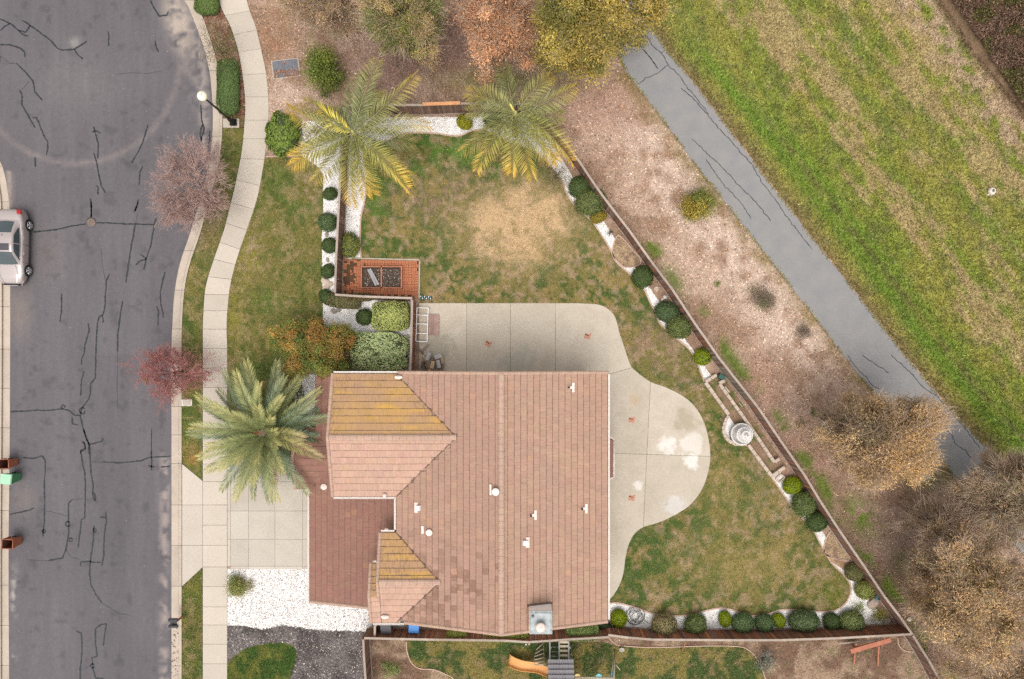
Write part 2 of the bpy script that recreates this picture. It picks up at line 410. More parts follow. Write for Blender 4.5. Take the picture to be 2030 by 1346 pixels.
def c_back(px, py):
    a = fbm(px, py, 60, 41); b = fbm(px, py, 20, 42); e = fbm(px, py, 9, 43, 3)
    olive = C3(.155, .135, .045); yel = C3(.215, .165, .062); green = C3(.055, .092, .022); bright = C3(.075, .165, .022); tan = C3(.47, .325, .185); dead = C3(.25, .165, .105)
    c = lerp(olive, yel, sst(.45, .65, a))
    up = sst(620, 300, py)
    c = lerp(c, green, sst(.505, .555, b * .5 + e * .5 + .05 * up) * .92); c = lerp(c, C3(.33, .23, .15), sst(.56, .63, fbm(px, py, 13, 44)) * .62)
    br = np.clip(blob(px, py, 930, 300, 38, 26) + blob(px, py, 780, 350, 70, 30) + .8 * blob(px, py, 740, 420, 26, 55) + .7 * blob(px, py, 1000, 340, 40, 20) + .6 * blob(px, py, 860, 300, 60, 30), 0, 1)
    c = lerp(c, bright, br * sst(.38, .58, b) * .85)
    dp = np.clip(blob(px, py, 870, 390, 90, 50) + blob(px, py, 1290, 680, 50, 40) + .9 * blob(px, py, 1330, 720, 60, 25, 40) + blob(px, py, 1225, 480, 30, 45), 0, 1)
    c = lerp(c, dead, dp * sst(.46, .60, e * .5 + b * .5) * .85)
    t = np.clip(1.5 * blob(px, py, 1025, 450, 88, 62) + .7 * blob(px, py, 1075, 405, 60, 40), 0, 1)
    c = lerp(c, tan, np.clip(t * (.55 + .9 * sst(.35, .6, b)), 0, 1) * .92)
    # south-east lobe: greener at the edges of the patio
    g2 = np.clip(blob(px, py, 1290, 1090, 60, 35) + .9 * blob(px, py, 1250, 1120, 26, 70) + blob(px, py, 1370, 1060, 60, 22, -35) + .8 * blob(px, py, 1410, 1000, 40, 55) + .5 * blob(px, py, 1400, 1150, 40, 40), 0, 1)
    c = lerp(c, C3(.055, .095, .022), np.clip(g2 * 1.4, 0, 1) * sst(.40, .50, b * .5 + e * .5) * .9)
    y2 = np.clip(blob(px, py, 1480, 1120, 110, 60) + .8 * blob(px, py, 1430, 970, 50, 60), 0, 1)
    c = lerp(c, C3(.235, .185, .065), y2 * .6)
    d2 = np.clip(blob(px, py, 1540, 980, 40, 60, 30) + blob(px, py, 1345, 1080, 35, 18, -30), 0, 1)
    c = lerp(c, C3(.30, .22, .13), d2 * sst(.48, .6, e) * .8)
    mo = blob(px, py, 1655, 1180, 40, 35)
    c = lerp(c, C3(.12, .13, .02), mo * .6)
    # earth where the turf meets the edging
    return c
def c_front(px, py):
    a = fbm(px, py, 60, 51); b = fbm(px, py, 22, 52); e = fbm(px, py, 8, 53, 3)
    c = lerp(C3(.150, .135, .040), C3(.10, .125, .03), sst(.42, .62, a)); c = lerp(c, C3(.065, .095, .022), sst(.51, .57, b * .5 + e * .5) * .75); c = lerp(c, C3(.27, .205, .10), sst(.56, .64, fbm(px, py, 14, 57)) * .55)
    yl = np.clip(blob(px, py, 490, 520, 26, 60) + blob(px, py, 465, 620, 16, 60) + .7 * blob(px, py, 385, 900, 18, 30) + .6 * blob(px, py, 388, 1180, 16, 40), 0, 1)
    c = lerp(c, C3(.22, .19, .04), yl * sst(.4, .6, b) * .8)
    dd = np.clip(blob(px, py, 500, 500, 16, 40) + blob(px, py, 615, 370, 22, 45) + .9 * blob(px, py, 618, 505, 12, 14) + .6 * blob(px, py, 478, 545, 8, 25) + .7 * blob(px, py, 395, 480, 14, 20), 0, 1)
    c = lerp(c, C3(.33, .235, .15), dd * sst(.45, .58, e) * .8)
    rd = blob(px, py, 382, 905, 14, 16) * sst(.35, .5, e)
    c = lerp(c, C3(.35, .17, .05), rd * .7)
    # thin, littered turf under the bare tree and by the top verge
    lt = np.clip(sst(330, 250, py) * sst(200, 250, py) * 0 + blob(px, py, 415, 400, 40, 70), 0, 1) * (px < 470)
    c = lerp(c, C3(.20, .135, .085), lt * .75)
    return c
def c_neigh(px, py):
    a = fbm(px, py, 26, 61); e = fbm(px, py, 10, 62)
    c = lerp(C3(.055, .085, .024), C3(.19, .16, .05), sst(.44, .56, a)); return lerp(c, C3(.24, .17, .09), sst(.58, .7, e) * .6)
def c_soil(px, py):
    a = fbm(px, py, 30, 71); e = fbm(px, py, 8, 72)
    c = lerp(C3(.155, .095, .065), C3(.27, .19, .13), sst(.4, .62, a)); return lerp(c, C3(.08, .10, .03), sst(.62, .72, e) * .5)
def c_mulch(px, py):
    a = fbm(px, py, 26, 75); return lerp(C3(.075, .064, .062), C3(.135, .117, .112), sst(.35, .65, a))
def c_gravel(px, py):
    e = fbm(px, py, 10, 81, 3); c = lerp(C3(.62, .60, .575), C3(.76, .75, .73), sst(.35, .6, e)); return lerp(c, C3(.36, .31, .26), sst(.66, .76, e) * .7)
def c_road(px, py):
    c = np.zeros(px.shape + (3,)) + C3(.106, .0975, .105); a = fbm(px, py / 3, 40, 91); b = fbm(px, py, 14, 92); e = fbm(px, py / 4, 6, 93, 3)
    c = c * (0.88 + .24 * a[..., None]); ws = np.exp(-((px - 120) / 22) ** 2) + np.exp(-((px - 275) / 20) ** 2); c = c * (1 + .07 * (ws * (py > 420))[..., None]); oil = sst(.66, .74, fbm(px, py, 16, 97)); c = c * (1 - .22 * oil[..., None])
    # newer, darker overlay towards the bottom right half
    # turning circle scuff
    ang = np.hypot((px - 140) / 1.0, (py - 90) / 1.0)
    arc = np.exp(-((np.hypot(px - 150, py - 118) - 206) / 5) ** 2) * (py > 120) * sst(-40, 40, px)
    c = lerp(c, C3(.23, .19, .175), arc * (.20 + .5 * b))
    ex = np.interp(py, [0, 84, 187, 301, 368, 435, 511, 586, 660, 1400], [364, 403, 420, 418, 405, 385, 360, 345, 341, 340])
    d = ex - px
    w = np.exp(-((d - 14) / 9) ** 2) * sst(.45, .6, e) * ((py > 900) | (py < 330)); c = lerp(c, C3(.30, .25, .225), w * .8)
    wn_ = sst(75, 10, d) * sst(.46, .58, fbm(px - .35 * py, py / 3.2, 5, 95, 3)) * sst(300, 130, py) ; c = lerp(c, C3(.26, .225, .205), wn_ * .55)
    dust = blob(px, py, 352, 45, 20, 60, -14); c = lerp(c, C3(.34, .285, .24), np.clip(dust * 1.3, 0, 1) * sst(.3, .5, b))
    st = np.clip(blob(px, py, 40, 620, 22, 45) + .6 * blob(px, py, 45, 990, 25, 30) + .7 * blob(px, py, 90, 500, 40, 60) * .5, 0, 1); c = lerp(c, C3(.20, .165, .14), st * .6)
    ww = np.exp(-((px - 27) / 4) ** 2) * sst(1080, 1110, py) * sst(.4, .6, e); c = lerp(c, C3(.36, .32, .29), ww * .8)
    sp = np.clip(blob(px, py, 148, 85, 9, 9) * 1.4, 0, 1) ; c = lerp(c, C3(.36, .33, .30), sp * .4)
    sp2 = blob(px, py, 155, 165, 90, 60); c = lerp(c, C3(.155, .14, .14), sp2 * .5)
    wl_ = np.exp(-((px - 18) / 6) ** 2) * (py > 340) * (py < 420); c = lerp(c, C3(.24, .20, .18), wl_)
    dk = np.exp(-((px - 235) / 60) ** 2) * (py > 700); c = c * (1 - .10 * dk[..., None])
    dk2 = (sst(300, 305, px) * sst(918, 922, py) * 0); c = c * (1 - dk2[..., None])
    pt = blob(px, py, 420, 170, 10, 40); return lerp(c, C3(.07, .065, .068), pt * .7)

# ---- the base sheet, out to the horizon
bmx = 420.0
gp = MB(); gp.add([(-bmx, -bmx, -.08), (bmx, -bmx, -.08), (bmx, bmx, -.08), (-bmx, bmx, -.08)], [(0, 1, 2, 3)])
t_ = NT('far_ground'); _n = t_.noise(t_.pos(), .35, 6, .6)
_c = t_.ramp(_n, [(.3, (.14, .10, .06)), (.5, (.15, .145, .05)), (.7, (.12, .14, .04))]); t_.bsdf(_c, .95, 0, .1)
tag(gp.build('ground', t_.m), kind='structure')

# ---- surveyed outlines
E1 = [(-200, -620), (180, -330), (330, -80), (352, 0), (391, 33), (405, 84), (420, 187), (425, 234), (419, 301), (405, 368), (386, 430), (375, 463), (359, 511), (350, 548), (344, 586), (341, 640), (340, 700), (340, 1000), (340, 1400), (340, 1900)]
E1 = [(-150, -560), (170, -330), (310, -90), (366, 0), (385, 42), (403, 90), (415, 140), (420, 187), (422, 240), (418, 301), (405, 368), (388, 425), (376, 465), (360, 511), (351, 548), (345, 590), (342, 640), (340, 700), (340, 900), (340, 1100), (340, 1400), (340, 1900)]
E2 = [(-120, -600), (200, -360), (340, -90), (386, 0), (405, 42), (421, 90), (433, 140), (438, 187), (441, 240), (437, 301), (423, 368), (407, 425), (396, 465), (380, 511), (370, 548), (364, 590), (361, 640), (360, 700), (360, 900), (360, 1100), (360, 1400), (360, 1900)]
SWL = [(390, -420), (420, -120), (434, 0), (456, 50), (472, 100), (481, 150), (486, 200), (485, 241), (479, 301), (466, 368), (457, 405), (444, 456), (425, 511), (408, 567), (403, 623), (402, 660), (402, 700), (402, 955), (402, 1125), (402, 1400), (402, 1900)]
SWR = [(450, -420), (472, -120), (489, 0), (506, 50), (518, 100), (528, 150), (532, 200), (532, 241), (526, 301), (515, 368), (506, 405), (489, 456), (470, 511), (456, 567), (450, 623), (449, 660), (450, 700), (450, 955), (450, 1125), (450, 1400), (450, 1900)]
WE = [(-330, 100), (-120, 215), (-40, 262), (0, 320), (10, 350), (16, 385), (19, 420), (20, 500), (20, 700), (19, 900), (17, 1100), (18, 1400), (18, 1900)]
WC = [(-350, 125), (-150, 240), (-65, 285), (-22, 330), (-11, 355), (-5, 385), (-3, 420), (-2, 500), (-2, 700), (-3, 900), (-4, 1100), (-4, 1400), (-4, 1900)]
E1s, E2s, SLs, SRs, WEs, WCs = (cr(q, 5) for q in (E1, E2, SWL, SWR, WE, WC))
def at_y(line, y):
    for a, b in zip(line[:-1], line[1:]):
        if a[1] <= y <= b[1]: return a[0] + (b[0] - a[0]) * (y - a[1]) / (b[1] - a[1] + 1e-9)
    return line[-1][0]

# road
road_poly = [p for p in E1s if p[1] > -330] + [p for p in reversed(WEs)] + [(-500, 60), (-520, -330)]
road = sheet('road', road_poly, 0.0, 7.0, M['asphalt'], c_road)
# open ground on the right, from the sidewalk to the horizon side
lit_poly = [p for p in SRs if -420 <= p[1] <= 1890] + [(2600, 1900), (2600, -600), (470, -600)]
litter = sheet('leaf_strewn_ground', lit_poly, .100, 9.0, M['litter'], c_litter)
PR = [(1090, -220), (1180, -80), (1250, -10), (1283, 39), (1322, 98), (1350, 132), (1432, 238), (1521, 356), (1625, 490), (1710, 597), (1791, 700), (1881, 808), (1951, 882), (1996, 930), (2095, 1040), (2330, 1300)]
PLf = [(1010, -200), (1110, -60), (1165, 5), (1215, 89), (1245, 149), (1261, 169), (1340, 273), (1400, 357), (1417, 375), (1506, 490), (1590, 597), (1669, 700), (1732, 778), (1800, 850), (1873, 919), (1895, 953), (1985, 1050), (2230, 1330)]
mead_poly = [(p[0] + 2, p[1]) for p in PR] + [(2600, 1300), (2600, -500), (1200, -500)]
meadow = sheet('meadow', mead_poly, .106, 8.0, M['meadow'], c_meadow)
# parking strips beside the kerb
def strip(name, y0, y1, z, step, fn, mat, ins=1.0):
    ys = list(np.arange(y0, y1, 12)) + [y1]
    p = [(at_y(E2s, y) + ins, y) for y in ys] + [(at_y(SLs, y) - ins, y) for y in reversed(ys)]
    return p
st_top = strip('x', -330, 252, .1, 6, c_litter, M['litter'])
def c_verge(px, py):
    b = fbm(px, py, 14, 55); c = lerp(C3(.17, .085, .055), C3(.25, .16, .11), sst(.4, .6, b)); return lerp(c, C3(.10, .11, .035), sst(.6, .7, fbm(px, py, 24, 56)) * .6)
sheet('verge_litter', st_top, .100, 6, M['litter'], c_verge)
st_mid = strip('x', 254, 920, .1, 6, c_front, M['lawn']); st_mid = [p for p in st_mid if not (p[1] > 915 and p[0] > 380)]
n_ = len(st_mid); st_mid = strip('x', 254, 918, .1, 6, c_front, M['lawn']); st_mid += []
i_ = len(st_mid) // 2
st_mid = st_mid[:i_] + [(401, 952)] + st_mid[i_:]
sheet('verge_lawn', st_mid, .112, 5, M['lawn'], c_front)
st_bot = [(361, 1164), (401, 1126), (401, 1900), (361, 1900)]
sheet('verge_lawn', st_bot, .112, 5, M['lawn'], c_front)
# ground beyond the far pavement
sheet('verge_lawn', [(p[0] - 52, p[1]) for p in WCs] + [(-700, 1900), (-700, 100)], .09, 14, M['lawn'], c_front)

front_lawn = [(at_y(SRs, y) + 1, y) for y in range(312, 905, 12)] + [(451, 925), (560, 925), (600, 905), (612, 830), (600, 765), (598, 740), (640, 690), (641, 640), (639, 560), (638, 470), (641, 400), (640, 350), (628, 330), (595, 312)]
sheet('front_lawn', front_lawn, .112, 5, M['lawn'], c_front)
EDGE_N = [(716, 512), (714, 470), (716, 430), (724, 395), (728, 350), (722, 320), (735, 292), (770, 278), (797, 265), (857, 264), (907, 270), (936, 259), (965, 260), (1010, 280), (1060, 300), (1092, 330), (1115, 362), (1122, 381), (1139, 407), (1169, 434), (1181, 449), (1199, 476), (1211, 497), (1220, 517), (1234, 531), (1252, 547), (1268, 562), (1279, 578), (1288, 598), (1297, 615), (1310, 643), (1345, 674), (1363, 689), (1378, 710), (1390, 740), (1396, 757)]
EDGE_WALL = [(1396, 757), (1440, 820), (1448, 824), (1437, 838), (1434, 858), (1443, 876), (1458, 884), (1482, 882), (1529, 946)]
EDGE_S = [(1529, 946), (1546, 970), (1565, 998), (1577, 1013), (1591, 1028), (1612, 1051), (1622, 1070), (1630, 1085), (1640, 1103), (1650, 1118), (1671, 1138), (1684, 1156), (1686, 1174), (1675, 1196), (1656, 1209), (1630, 1212), (1605, 1211), (1577, 1209), (1555, 1208), (1541, 1210), (1524, 1216), (1500, 1220), (1482, 1219), (1453, 1209), (1429, 1205), (1400, 1210), (1380, 1216), (1356, 1220), (1319, 1220), (1290, 1215), (1260, 1204), (1226, 1195), (1207, 1196)]
EN, EW, ES = cr(EDGE_N, 4), EDGE_WALL, cr(EDGE_S, 4)
back_lawn = EN + EW[1:-1] + ES + [(1195, 1185), (1195, 745), (832, 745), (832, 512)]
sheet('back_lawn', back_lawn, .112, 5, M['lawn'], c_back)
# white gravel beds
GRAV = {}
def gravel(name, poly, fn=c_gravel, z=.107):
    GRAV.setdefault('beds', []).append((poly, z)); return sheet(name, poly, z, 6, M['gravel'], fn)
g_ring = [(690, 585), (684, 400), (684, 250), (690, 232), (1040, 232), (1068, 262), (1095, 285), (1135, 350), (1190, 428), (1230, 490), (1270, 545), (1312, 605), (1355, 668), (1400, 730), (1430, 775), (1500, 870), (1560, 955), (1620, 1040), (1670, 1110), (1715, 1178), (1760, 1238), (1768, 1247), (1207, 1247)] + list(reversed(ES)) + list(reversed(EW))[1:-1] + list(reversed(EN))
gravel('white_gravel_bed', g_ring)
gravel('white_gravel_bed', [(641, 345), (641, 410), (638, 470), (639, 560), (640, 640), (655, 668), (700, 690), (700, 736), (812, 736), (824, 700), (824, 594), (676, 588), (681, 400), (681, 240), (600, 240), (596, 308), (628, 328)])
gravel('white_gravel_bed', [(568, 770), (596, 742), (634, 742), (634, 830), (612, 834)])
g_front = [(451, 1128), (612, 1128), (640, 1190), (738, 1200), (738, 1252), (640, 1250), (560, 1240), (520, 1248), (480, 1240), (451, 1240)]
gravel('white_gravel_bed', g_front)
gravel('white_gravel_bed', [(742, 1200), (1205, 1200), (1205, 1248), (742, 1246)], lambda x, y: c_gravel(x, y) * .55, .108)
mul = [(451, 1236), (480, 1238), (520, 1246), (560, 1238), (640, 1248), (722, 1250), (724, 1900), (451, 1900)]
sheet('dark_mulch_bed', mul, .103, 6, M['litter'], c_mulch)
def c_nl0(x, y): return lerp(C3(.05, .088, .02), C3(.12, .13, .03), sst(.42, .6, fbm(x, y, 24, 63)))
nl0 = [(451, 1330), (451, 1318), (462, 1303), (490, 1284), (530, 1275), (560, 1274), (584, 1281), (588, 1300), (584, 1320), (575, 1346), (560, 1500), (451, 1500)]
sheet('neighbour_lawn', cr(nl0, 3), .112, 5, M['lawn'], c_nl0)
sheet('neighbour_soil', [(730, 1262), (1205, 1264), (1806, 1252), (1870, 1346), (2240, 1900), (730, 1900)], .103, 8, M['litter'], c_soil)
nl1 = [(806, 1268), (808, 1290), (816, 1312), (835, 1326), (860, 1328), (885, 1338), (905, 1360), (905, 1500), (1118, 1500), (1200, 1280), (1190, 1272), (1000, 1274)]
nl2 = [(1122, 1272), (1200, 1274), (1222, 1280), (1300, 1283), (1400, 1281), (1460, 1281), (1480, 1284), (1498, 1300), (1508, 1318), (1515, 1346), (1520, 1500), (1118, 1500), (1118, 1300)]
sheet('neighbour_lawn', nl1[:-4] + [(1117, 1500), (1117, 1274)], .112, 5, M['lawn'], c_neigh)
sheet('neighbour_lawn', nl2, .112, 5, M['lawn'], c_neigh)
BED1 = cr([(1226, 466), (1240, 479), (1258, 500), (1270, 515), (1265, 526), (1240, 530), (1226, 520), (1215, 506), (1215, 488), (1222, 470), (1226, 466)], 3)[:-1]
BED2 = cr([(1647, 1052), (1660, 1060), (1690, 1110), (1665, 1109), (1638, 1100), (1633, 1085), (1638, 1065), (1647, 1052)], 3)[:-1]
def c_bed(px, py): return lerp(C3(.36, .26, .16), C3(.24, .165, .11), sst(.42, .6, fbm(px, py, 9, 85)))
sheet('bare_earth_bed', BED1, .112, 4, M['litter'], c_bed); sheet('bare_earth_bed', BED2, .112, 4, M['litter'], c_bed)
sheet('bare_earth_bed', [(1632, 1098), (1660, 1106), (1690, 1114), (1700, 1130), (1672, 1130), (1650, 1115)], .1125 + .003, 4, M['litter'], lambda x, y: c_bed(x, y) * C3(1.05, .95, .9))
sheet('bare_earth_bed', [(1400, 760), (1424, 744), (1440, 756), (1560, 925), (1530, 944), (1482, 880), (1445, 825)], .113, 5, M['litter'], lambda x, y: lerp(C3(.22, .145, .095), C3(.10, .115, .035), sst(.52, .66, fbm(x, y, 12, 87))))

# ---------------------------------------------------------------- paving
def clip(poly, a, b, c):
    """keep the part of poly with a*x + b*y <= c"""
    out = []
    for i in range(len(poly)):
        p, q = poly[i], poly[(i + 1) % len(poly)]; dp = a * p[0] + b * p[1] - c; dq = a * q[0] + b * q[1] - c
        if dp <= 0: out.append(p)
        if dp * dq < 0:
            t = dp / (dp - dq); out.append((p[0] + (q[0] - p[0]) * t, p[1] + (q[1] - p[1]) * t))
    return out
def hp(p, q, side, g=.32):
    """half plane beside the line p->q; side +1 keeps the left of the travel direction seen in the picture"""
    dx, dy = q[0] - p[0], q[1] - p[1]; L_ = math.hypot(dx, dy); nx, ny = -dy / L_ * side, dx / L_ * side
    return (nx, ny, nx * p[0] + ny * p[1] - g)
def panel(poly, z0, z1, mat, parent, name='slab'):
    if len(poly) < 3: return None
    m = MB(); m.prism(ppoly(poly, z1), z0, z1); return m.build(name, mat, parent)
walk = thing('sidewalk', None, None); del_ = walk; walk['kind'] = 'structure'
jy = [-330, -290, -250, -210, -170, -130, -90, -50, -12, 26, 64, 100, 147, 192, 238, 275, 315, 362, 408, 449, 487, 519, 551, 584, 616, 652.5, 691, 729.5, 768, 807, 846, 885, 920, 955, 1001, 1041, 1081, 1124, 1163, 1203, 1239, 1277, 1316] + [1354 + 39 * i for i in range(14)]
def walkpt(line, i, y):
    return (at_y(line, y), y)
for i in range(len(jy) - 1):
    y0, y1 = jy[i], jy[i + 1]
    # the joints lean with the curve
    def lean(y): return 14 * sst(300, 380, np.array(float(y))) * (1 - sst(480, 600, np.array(float(y)))) - 9 * (1 - sst(60, 200, np.array(float(y))))
    l0, l1 = float(lean(y0)), float(lean(y1))
    a = [(at_y(SLs, y0 - l0 / 2 + .3 + (y1 - l1 / 2 - y0 + l0 / 2) * t), y0 - l0 / 2 + .3 + (y1 - l1 / 2 - .6 - y0 + l0 / 2) * t) for t in (0, .33, .66, 1)]
    b = [(at_y(SRs, y0 + l0 / 2 + (y1 + l1 / 2 - y0 - l0 / 2) * t), y0 + l0 / 2 + .3 + (y1 + l1 / 2 - .6 - y0 - l0 / 2) * t) for t in (1, .66, .33, 0)]
    panel(a + b, .0, .142, M['walk'], walk)
# kerb and gutter
def kerb(name, A, B, ys, flip=False):
    root = thing(name, None, None); root['kind'] = 'structure'
    for y0, y1 in zip(ys[:-1], ys[1:]):
        n = max(2, int((y1 - y0) / 12)); vs = []; fs = []
        prof = [(0, -.05), (0, .004), (.68, .018), (.74, .125), (.79, .145), (1, .145), (1, -.05)]
        for k in range(n + 1):
            y = y0 + .3 + (y1 - y0 - .6) * k / n; xa, xb = at_y(A, y), at_y(B, y)
            for t, z in prof: vs.append(tuple(G(xa + (xb - xa) * t, y, z)))
        m_ = len(prof)
        for k in range(n):
            for j in range(m_ - 1):
                q = (k * m_ + j, k * m_ + j + 1, (k + 1) * m_ + j + 1, (k + 1) * m_ + j)
                fs.append(q if not flip else tuple(reversed(q)))
        fs.append(tuple(range(m_))); fs.append(tuple(reversed(range(n * m_, (n + 1) * m_))))
        MB().add(vs, fs).build('kerb_section', M['kerb'], root)
    return root
ky = [-300 + 76 * i for i in range(0, 4)] + [0, 70, 140, 205, 270, 340, 420, 497, 575, 652, 730, 806, 862, 919, 1001, 1081, 1162, 1241, 1320] + [1396 + 76 * i for i in range(6)]
kerb('kerb', E1s, E2s, ky)
kerb('kerb', WEs, WCs, [110, 200, 260, 330, 400, 460, 529, 608, 692, 770, 848, 930, 1012, 1085, 1160, 1240, 1319] + [1396 + 76 * i for i in range(6)], True)
fw = thing('sidewalk', None, None); fw['kind'] = 'structure'
for i in range(30):
    y0, y1 = 330 + 40 * i, 370 + 40 * i
    panel([(at_y(WCs, y0) - 1, y0 + .3), (at_y(WCs, y1) - 1, y1 - .3), (at_y(WCs, y1) - 48, y1 - .3), (at_y(WCs, y0) - 48, y0 + .3)], 0, .142, M['walk'], fw)
# driveway apron between kerb and sidewalk, then the driveway
drv = thing('driveway', None, None); drv['kind'] = 'structure'
ap = [(361, 920), (401.4, 953.4), (401.4, 1124.5), (361, 1162)]
for y0, y1 in ((900, 1001), (1001, 1081), (1081, 1170)):
    panel(clip(clip(ap, 0, -1, -y0 - .3), 0, 1, y1 - .3), 0, .140, M['apron'], drv)
dxs = [450.6, 457, 492.5, 545, 600, 660]; dys = [905, 955, 1013, 1069, 1122.5, 1128.5]
for i in range(5):
    for j in range(5):
        if i == 0 and j == 4: continue
        panel([(dxs[i] + .25, dys[j] + .25), (dxs[i + 1] - .25, dys[j] + .25), (dxs[i + 1] - .25, dys[j + 1] - .25), (dxs[i] + .25, dys[j + 1] - .25)], 0, .139 - (.004 if i == 0 or j == 4 else 0), M['drive'] if i and j < 4 else M['apron'], drv)
# back patio
patio_out = cr([(1140, 601), (1180, 603), (1200, 609), (1215, 622), (1222, 636), (1228, 660), (1240, 695), (1249, 722), (1262, 737), (1290, 757), (1320, 768), (1350, 783), (1372, 800), (1390, 825), (1402, 858), (1408, 900), (1405, 930), (1394, 965), (1372, 997), (1340, 1020), (1305, 1036), (1275, 1045), (1258, 1058), (1247, 1078), (1240, 1105), (1236, 1135), (1228, 1160), (1216, 1180), (1206, 1190)], 4)
patio_all = [(831, 601)] + patio_out + [(1150, 1190), (1150, 780), (831, 780)]
pat = thing('patio', None, None); pat['kind'] = 'structure'
J1 = ((1205, 742), (1252, 729)); JV = ((1290, 750), (1275, 1050)); JH = ((1150, 896.5), (1420, 905))
def cut(poly, *hs):
    for h in hs: poly = clip(poly, *h)
    return poly
for x0, x1 in ((820, 925), (925, 1012), (1012, 1101)):
    panel(cut(patio_all, (-1, 0, -x0 - .3), (1, 0, x1 - .3), (0, 1, 772)), 0, .138, M['patio'], pat)
panel(cut(patio_all, (-1, 0, -1101.3), hp(J1[0], J1[1], 1)), 0, .138, M['patio'], pat)
low = cut(patio_all, (-1, 0, -1140), hp(J1[0], J1[1], -1))
panel(cut(low, hp(*JV, 1), hp(*JH, -1)), 0, .138, M['patio'], pat)
panel(cut(low, hp(*JV, -1), hp(*JH, -1)), 0, .138, M['patio'], pat)
panel(cut(low, hp(*JV, -1), hp(*JH, 1)), 0, .138, M['patio'], pat)
lw = cut(low, hp(*JV, 1), hp(*JH, 1))
panel(cut(lw, (0, 1, 1065.7)), 0, .138, M['patio'], pat)
panel(cut(lw, (0, -1, -1066.3), (0, 1, 1133.7)), 0, .138, M['patio'], pat)
panel(cut(lw, (0, -1, -1134.3), (0, 1, 1149.7)), 0, .138, M['patio'], pat)
panel(cut(lw, (0, -1, -1150.3), (1, 0, 1216.7)), 0, .138, M['patio'], pat); panel(cut(lw, (0, -1, -1150.3), (-1, 0, -1217.3)), 0, .138, M['patio'], pat)
# greenway path
t = NT('old_asphalt_path'); p = t.pos(); a_ = t.noise(p, 1.1, 5, .6); b_ = t.noise(p, 60, 3, .7)
pc = t.hsv(t.mix(t.mr(a_, .35, .65), (.205, .202, .203), (.235, .226, .216)), v=t.mr(b_, .3, .7, .88, 1.12)); M['path'] = t.bsdf(pc, .9, 0, .2, t.bump(b_, .3, .008))
PRs, PLs = cr(PR, 6), cr(PLf, 6)
def jit(pts, a, seed):
    r = random.Random(seed); return [(x + r.uniform(-a, a), y + r.uniform(-a, a)) for x, y in pts]
pm = MB(); pm.prism(ppoly(jit(cr(PRs, 2), 1.0, 1) + list(reversed(jit(cr(PLs, 2), 1.0, 2))), .135), 0, .135)
tag(pm.build('greenway_path', M['path']), kind='structure')

def ribbon(pts, w, z, r=None):
    """flat ribbon mesh data in plan units"""
    vs = []; fs = []; n = len(pts)
    for i, p in enumerate(pts):
        a = pts[max(i - 1, 0)]; b = pts[min(i + 1, n - 1)]; dx, dy = b[0] - a[0], b[1] - a[1]; L_ = math.hypot(dx, dy) or 1
        ww = w / 2 * (r.uniform(.65, 1.35) if r else 1) * (.5 if i in (0, n - 1) else 1)
        vs += [tuple(G(p[0] - dy / L_ * ww, p[1] + dx / L_ * ww, z)), tuple(G(p[0] + dy / L_ * ww, p[1] - dx / L_ * ww, z))]
    for i in range(n - 1): fs.append((2 * i, 2 * i + 1, 2 * i + 3, 2 * i + 2))
    return vs, fs
def crack(pts, w, z, mat, parent, seed=0, name='tar_line', j=.45):
    r = random.Random(seed); q = []
    for a, b in zip(pts[:-1], pts[1:]):
        n = max(1, int(math.dist(a, b) / 5))
        for k in range(n): q.append((a[0] + (b[0] - a[0]) * k / n + (r.uniform(-j, j)), a[1] + (b[1] - a[1]) * k / n + r.uniform(-j, j)))
    q.append(pts[-1]); q = cr(q, 2); v, f = ribbon(q, w, z, r); return MB().add(v, f).build(name, mat, parent)
def loop(c, r_, a0, a1, n=7): return [(c[0] + r_ * math.cos(R(a0 + (a1 - a0) * k / n)), c[1] + r_ * math.sin(R(a0 + (a1 - a0) * k / n))) for k in range(n + 1)]
Z1 = lambda L_: [(x / 2.991, y / 2.991) for x, y in L_]
Z2 = lambda L_: [(x / 2.693, 400 + y / 2.693) for x, y in L_]
Z3 = lambda L_: [(x / 2.7145, 850 + y / 2.7145) for x, y in L_]
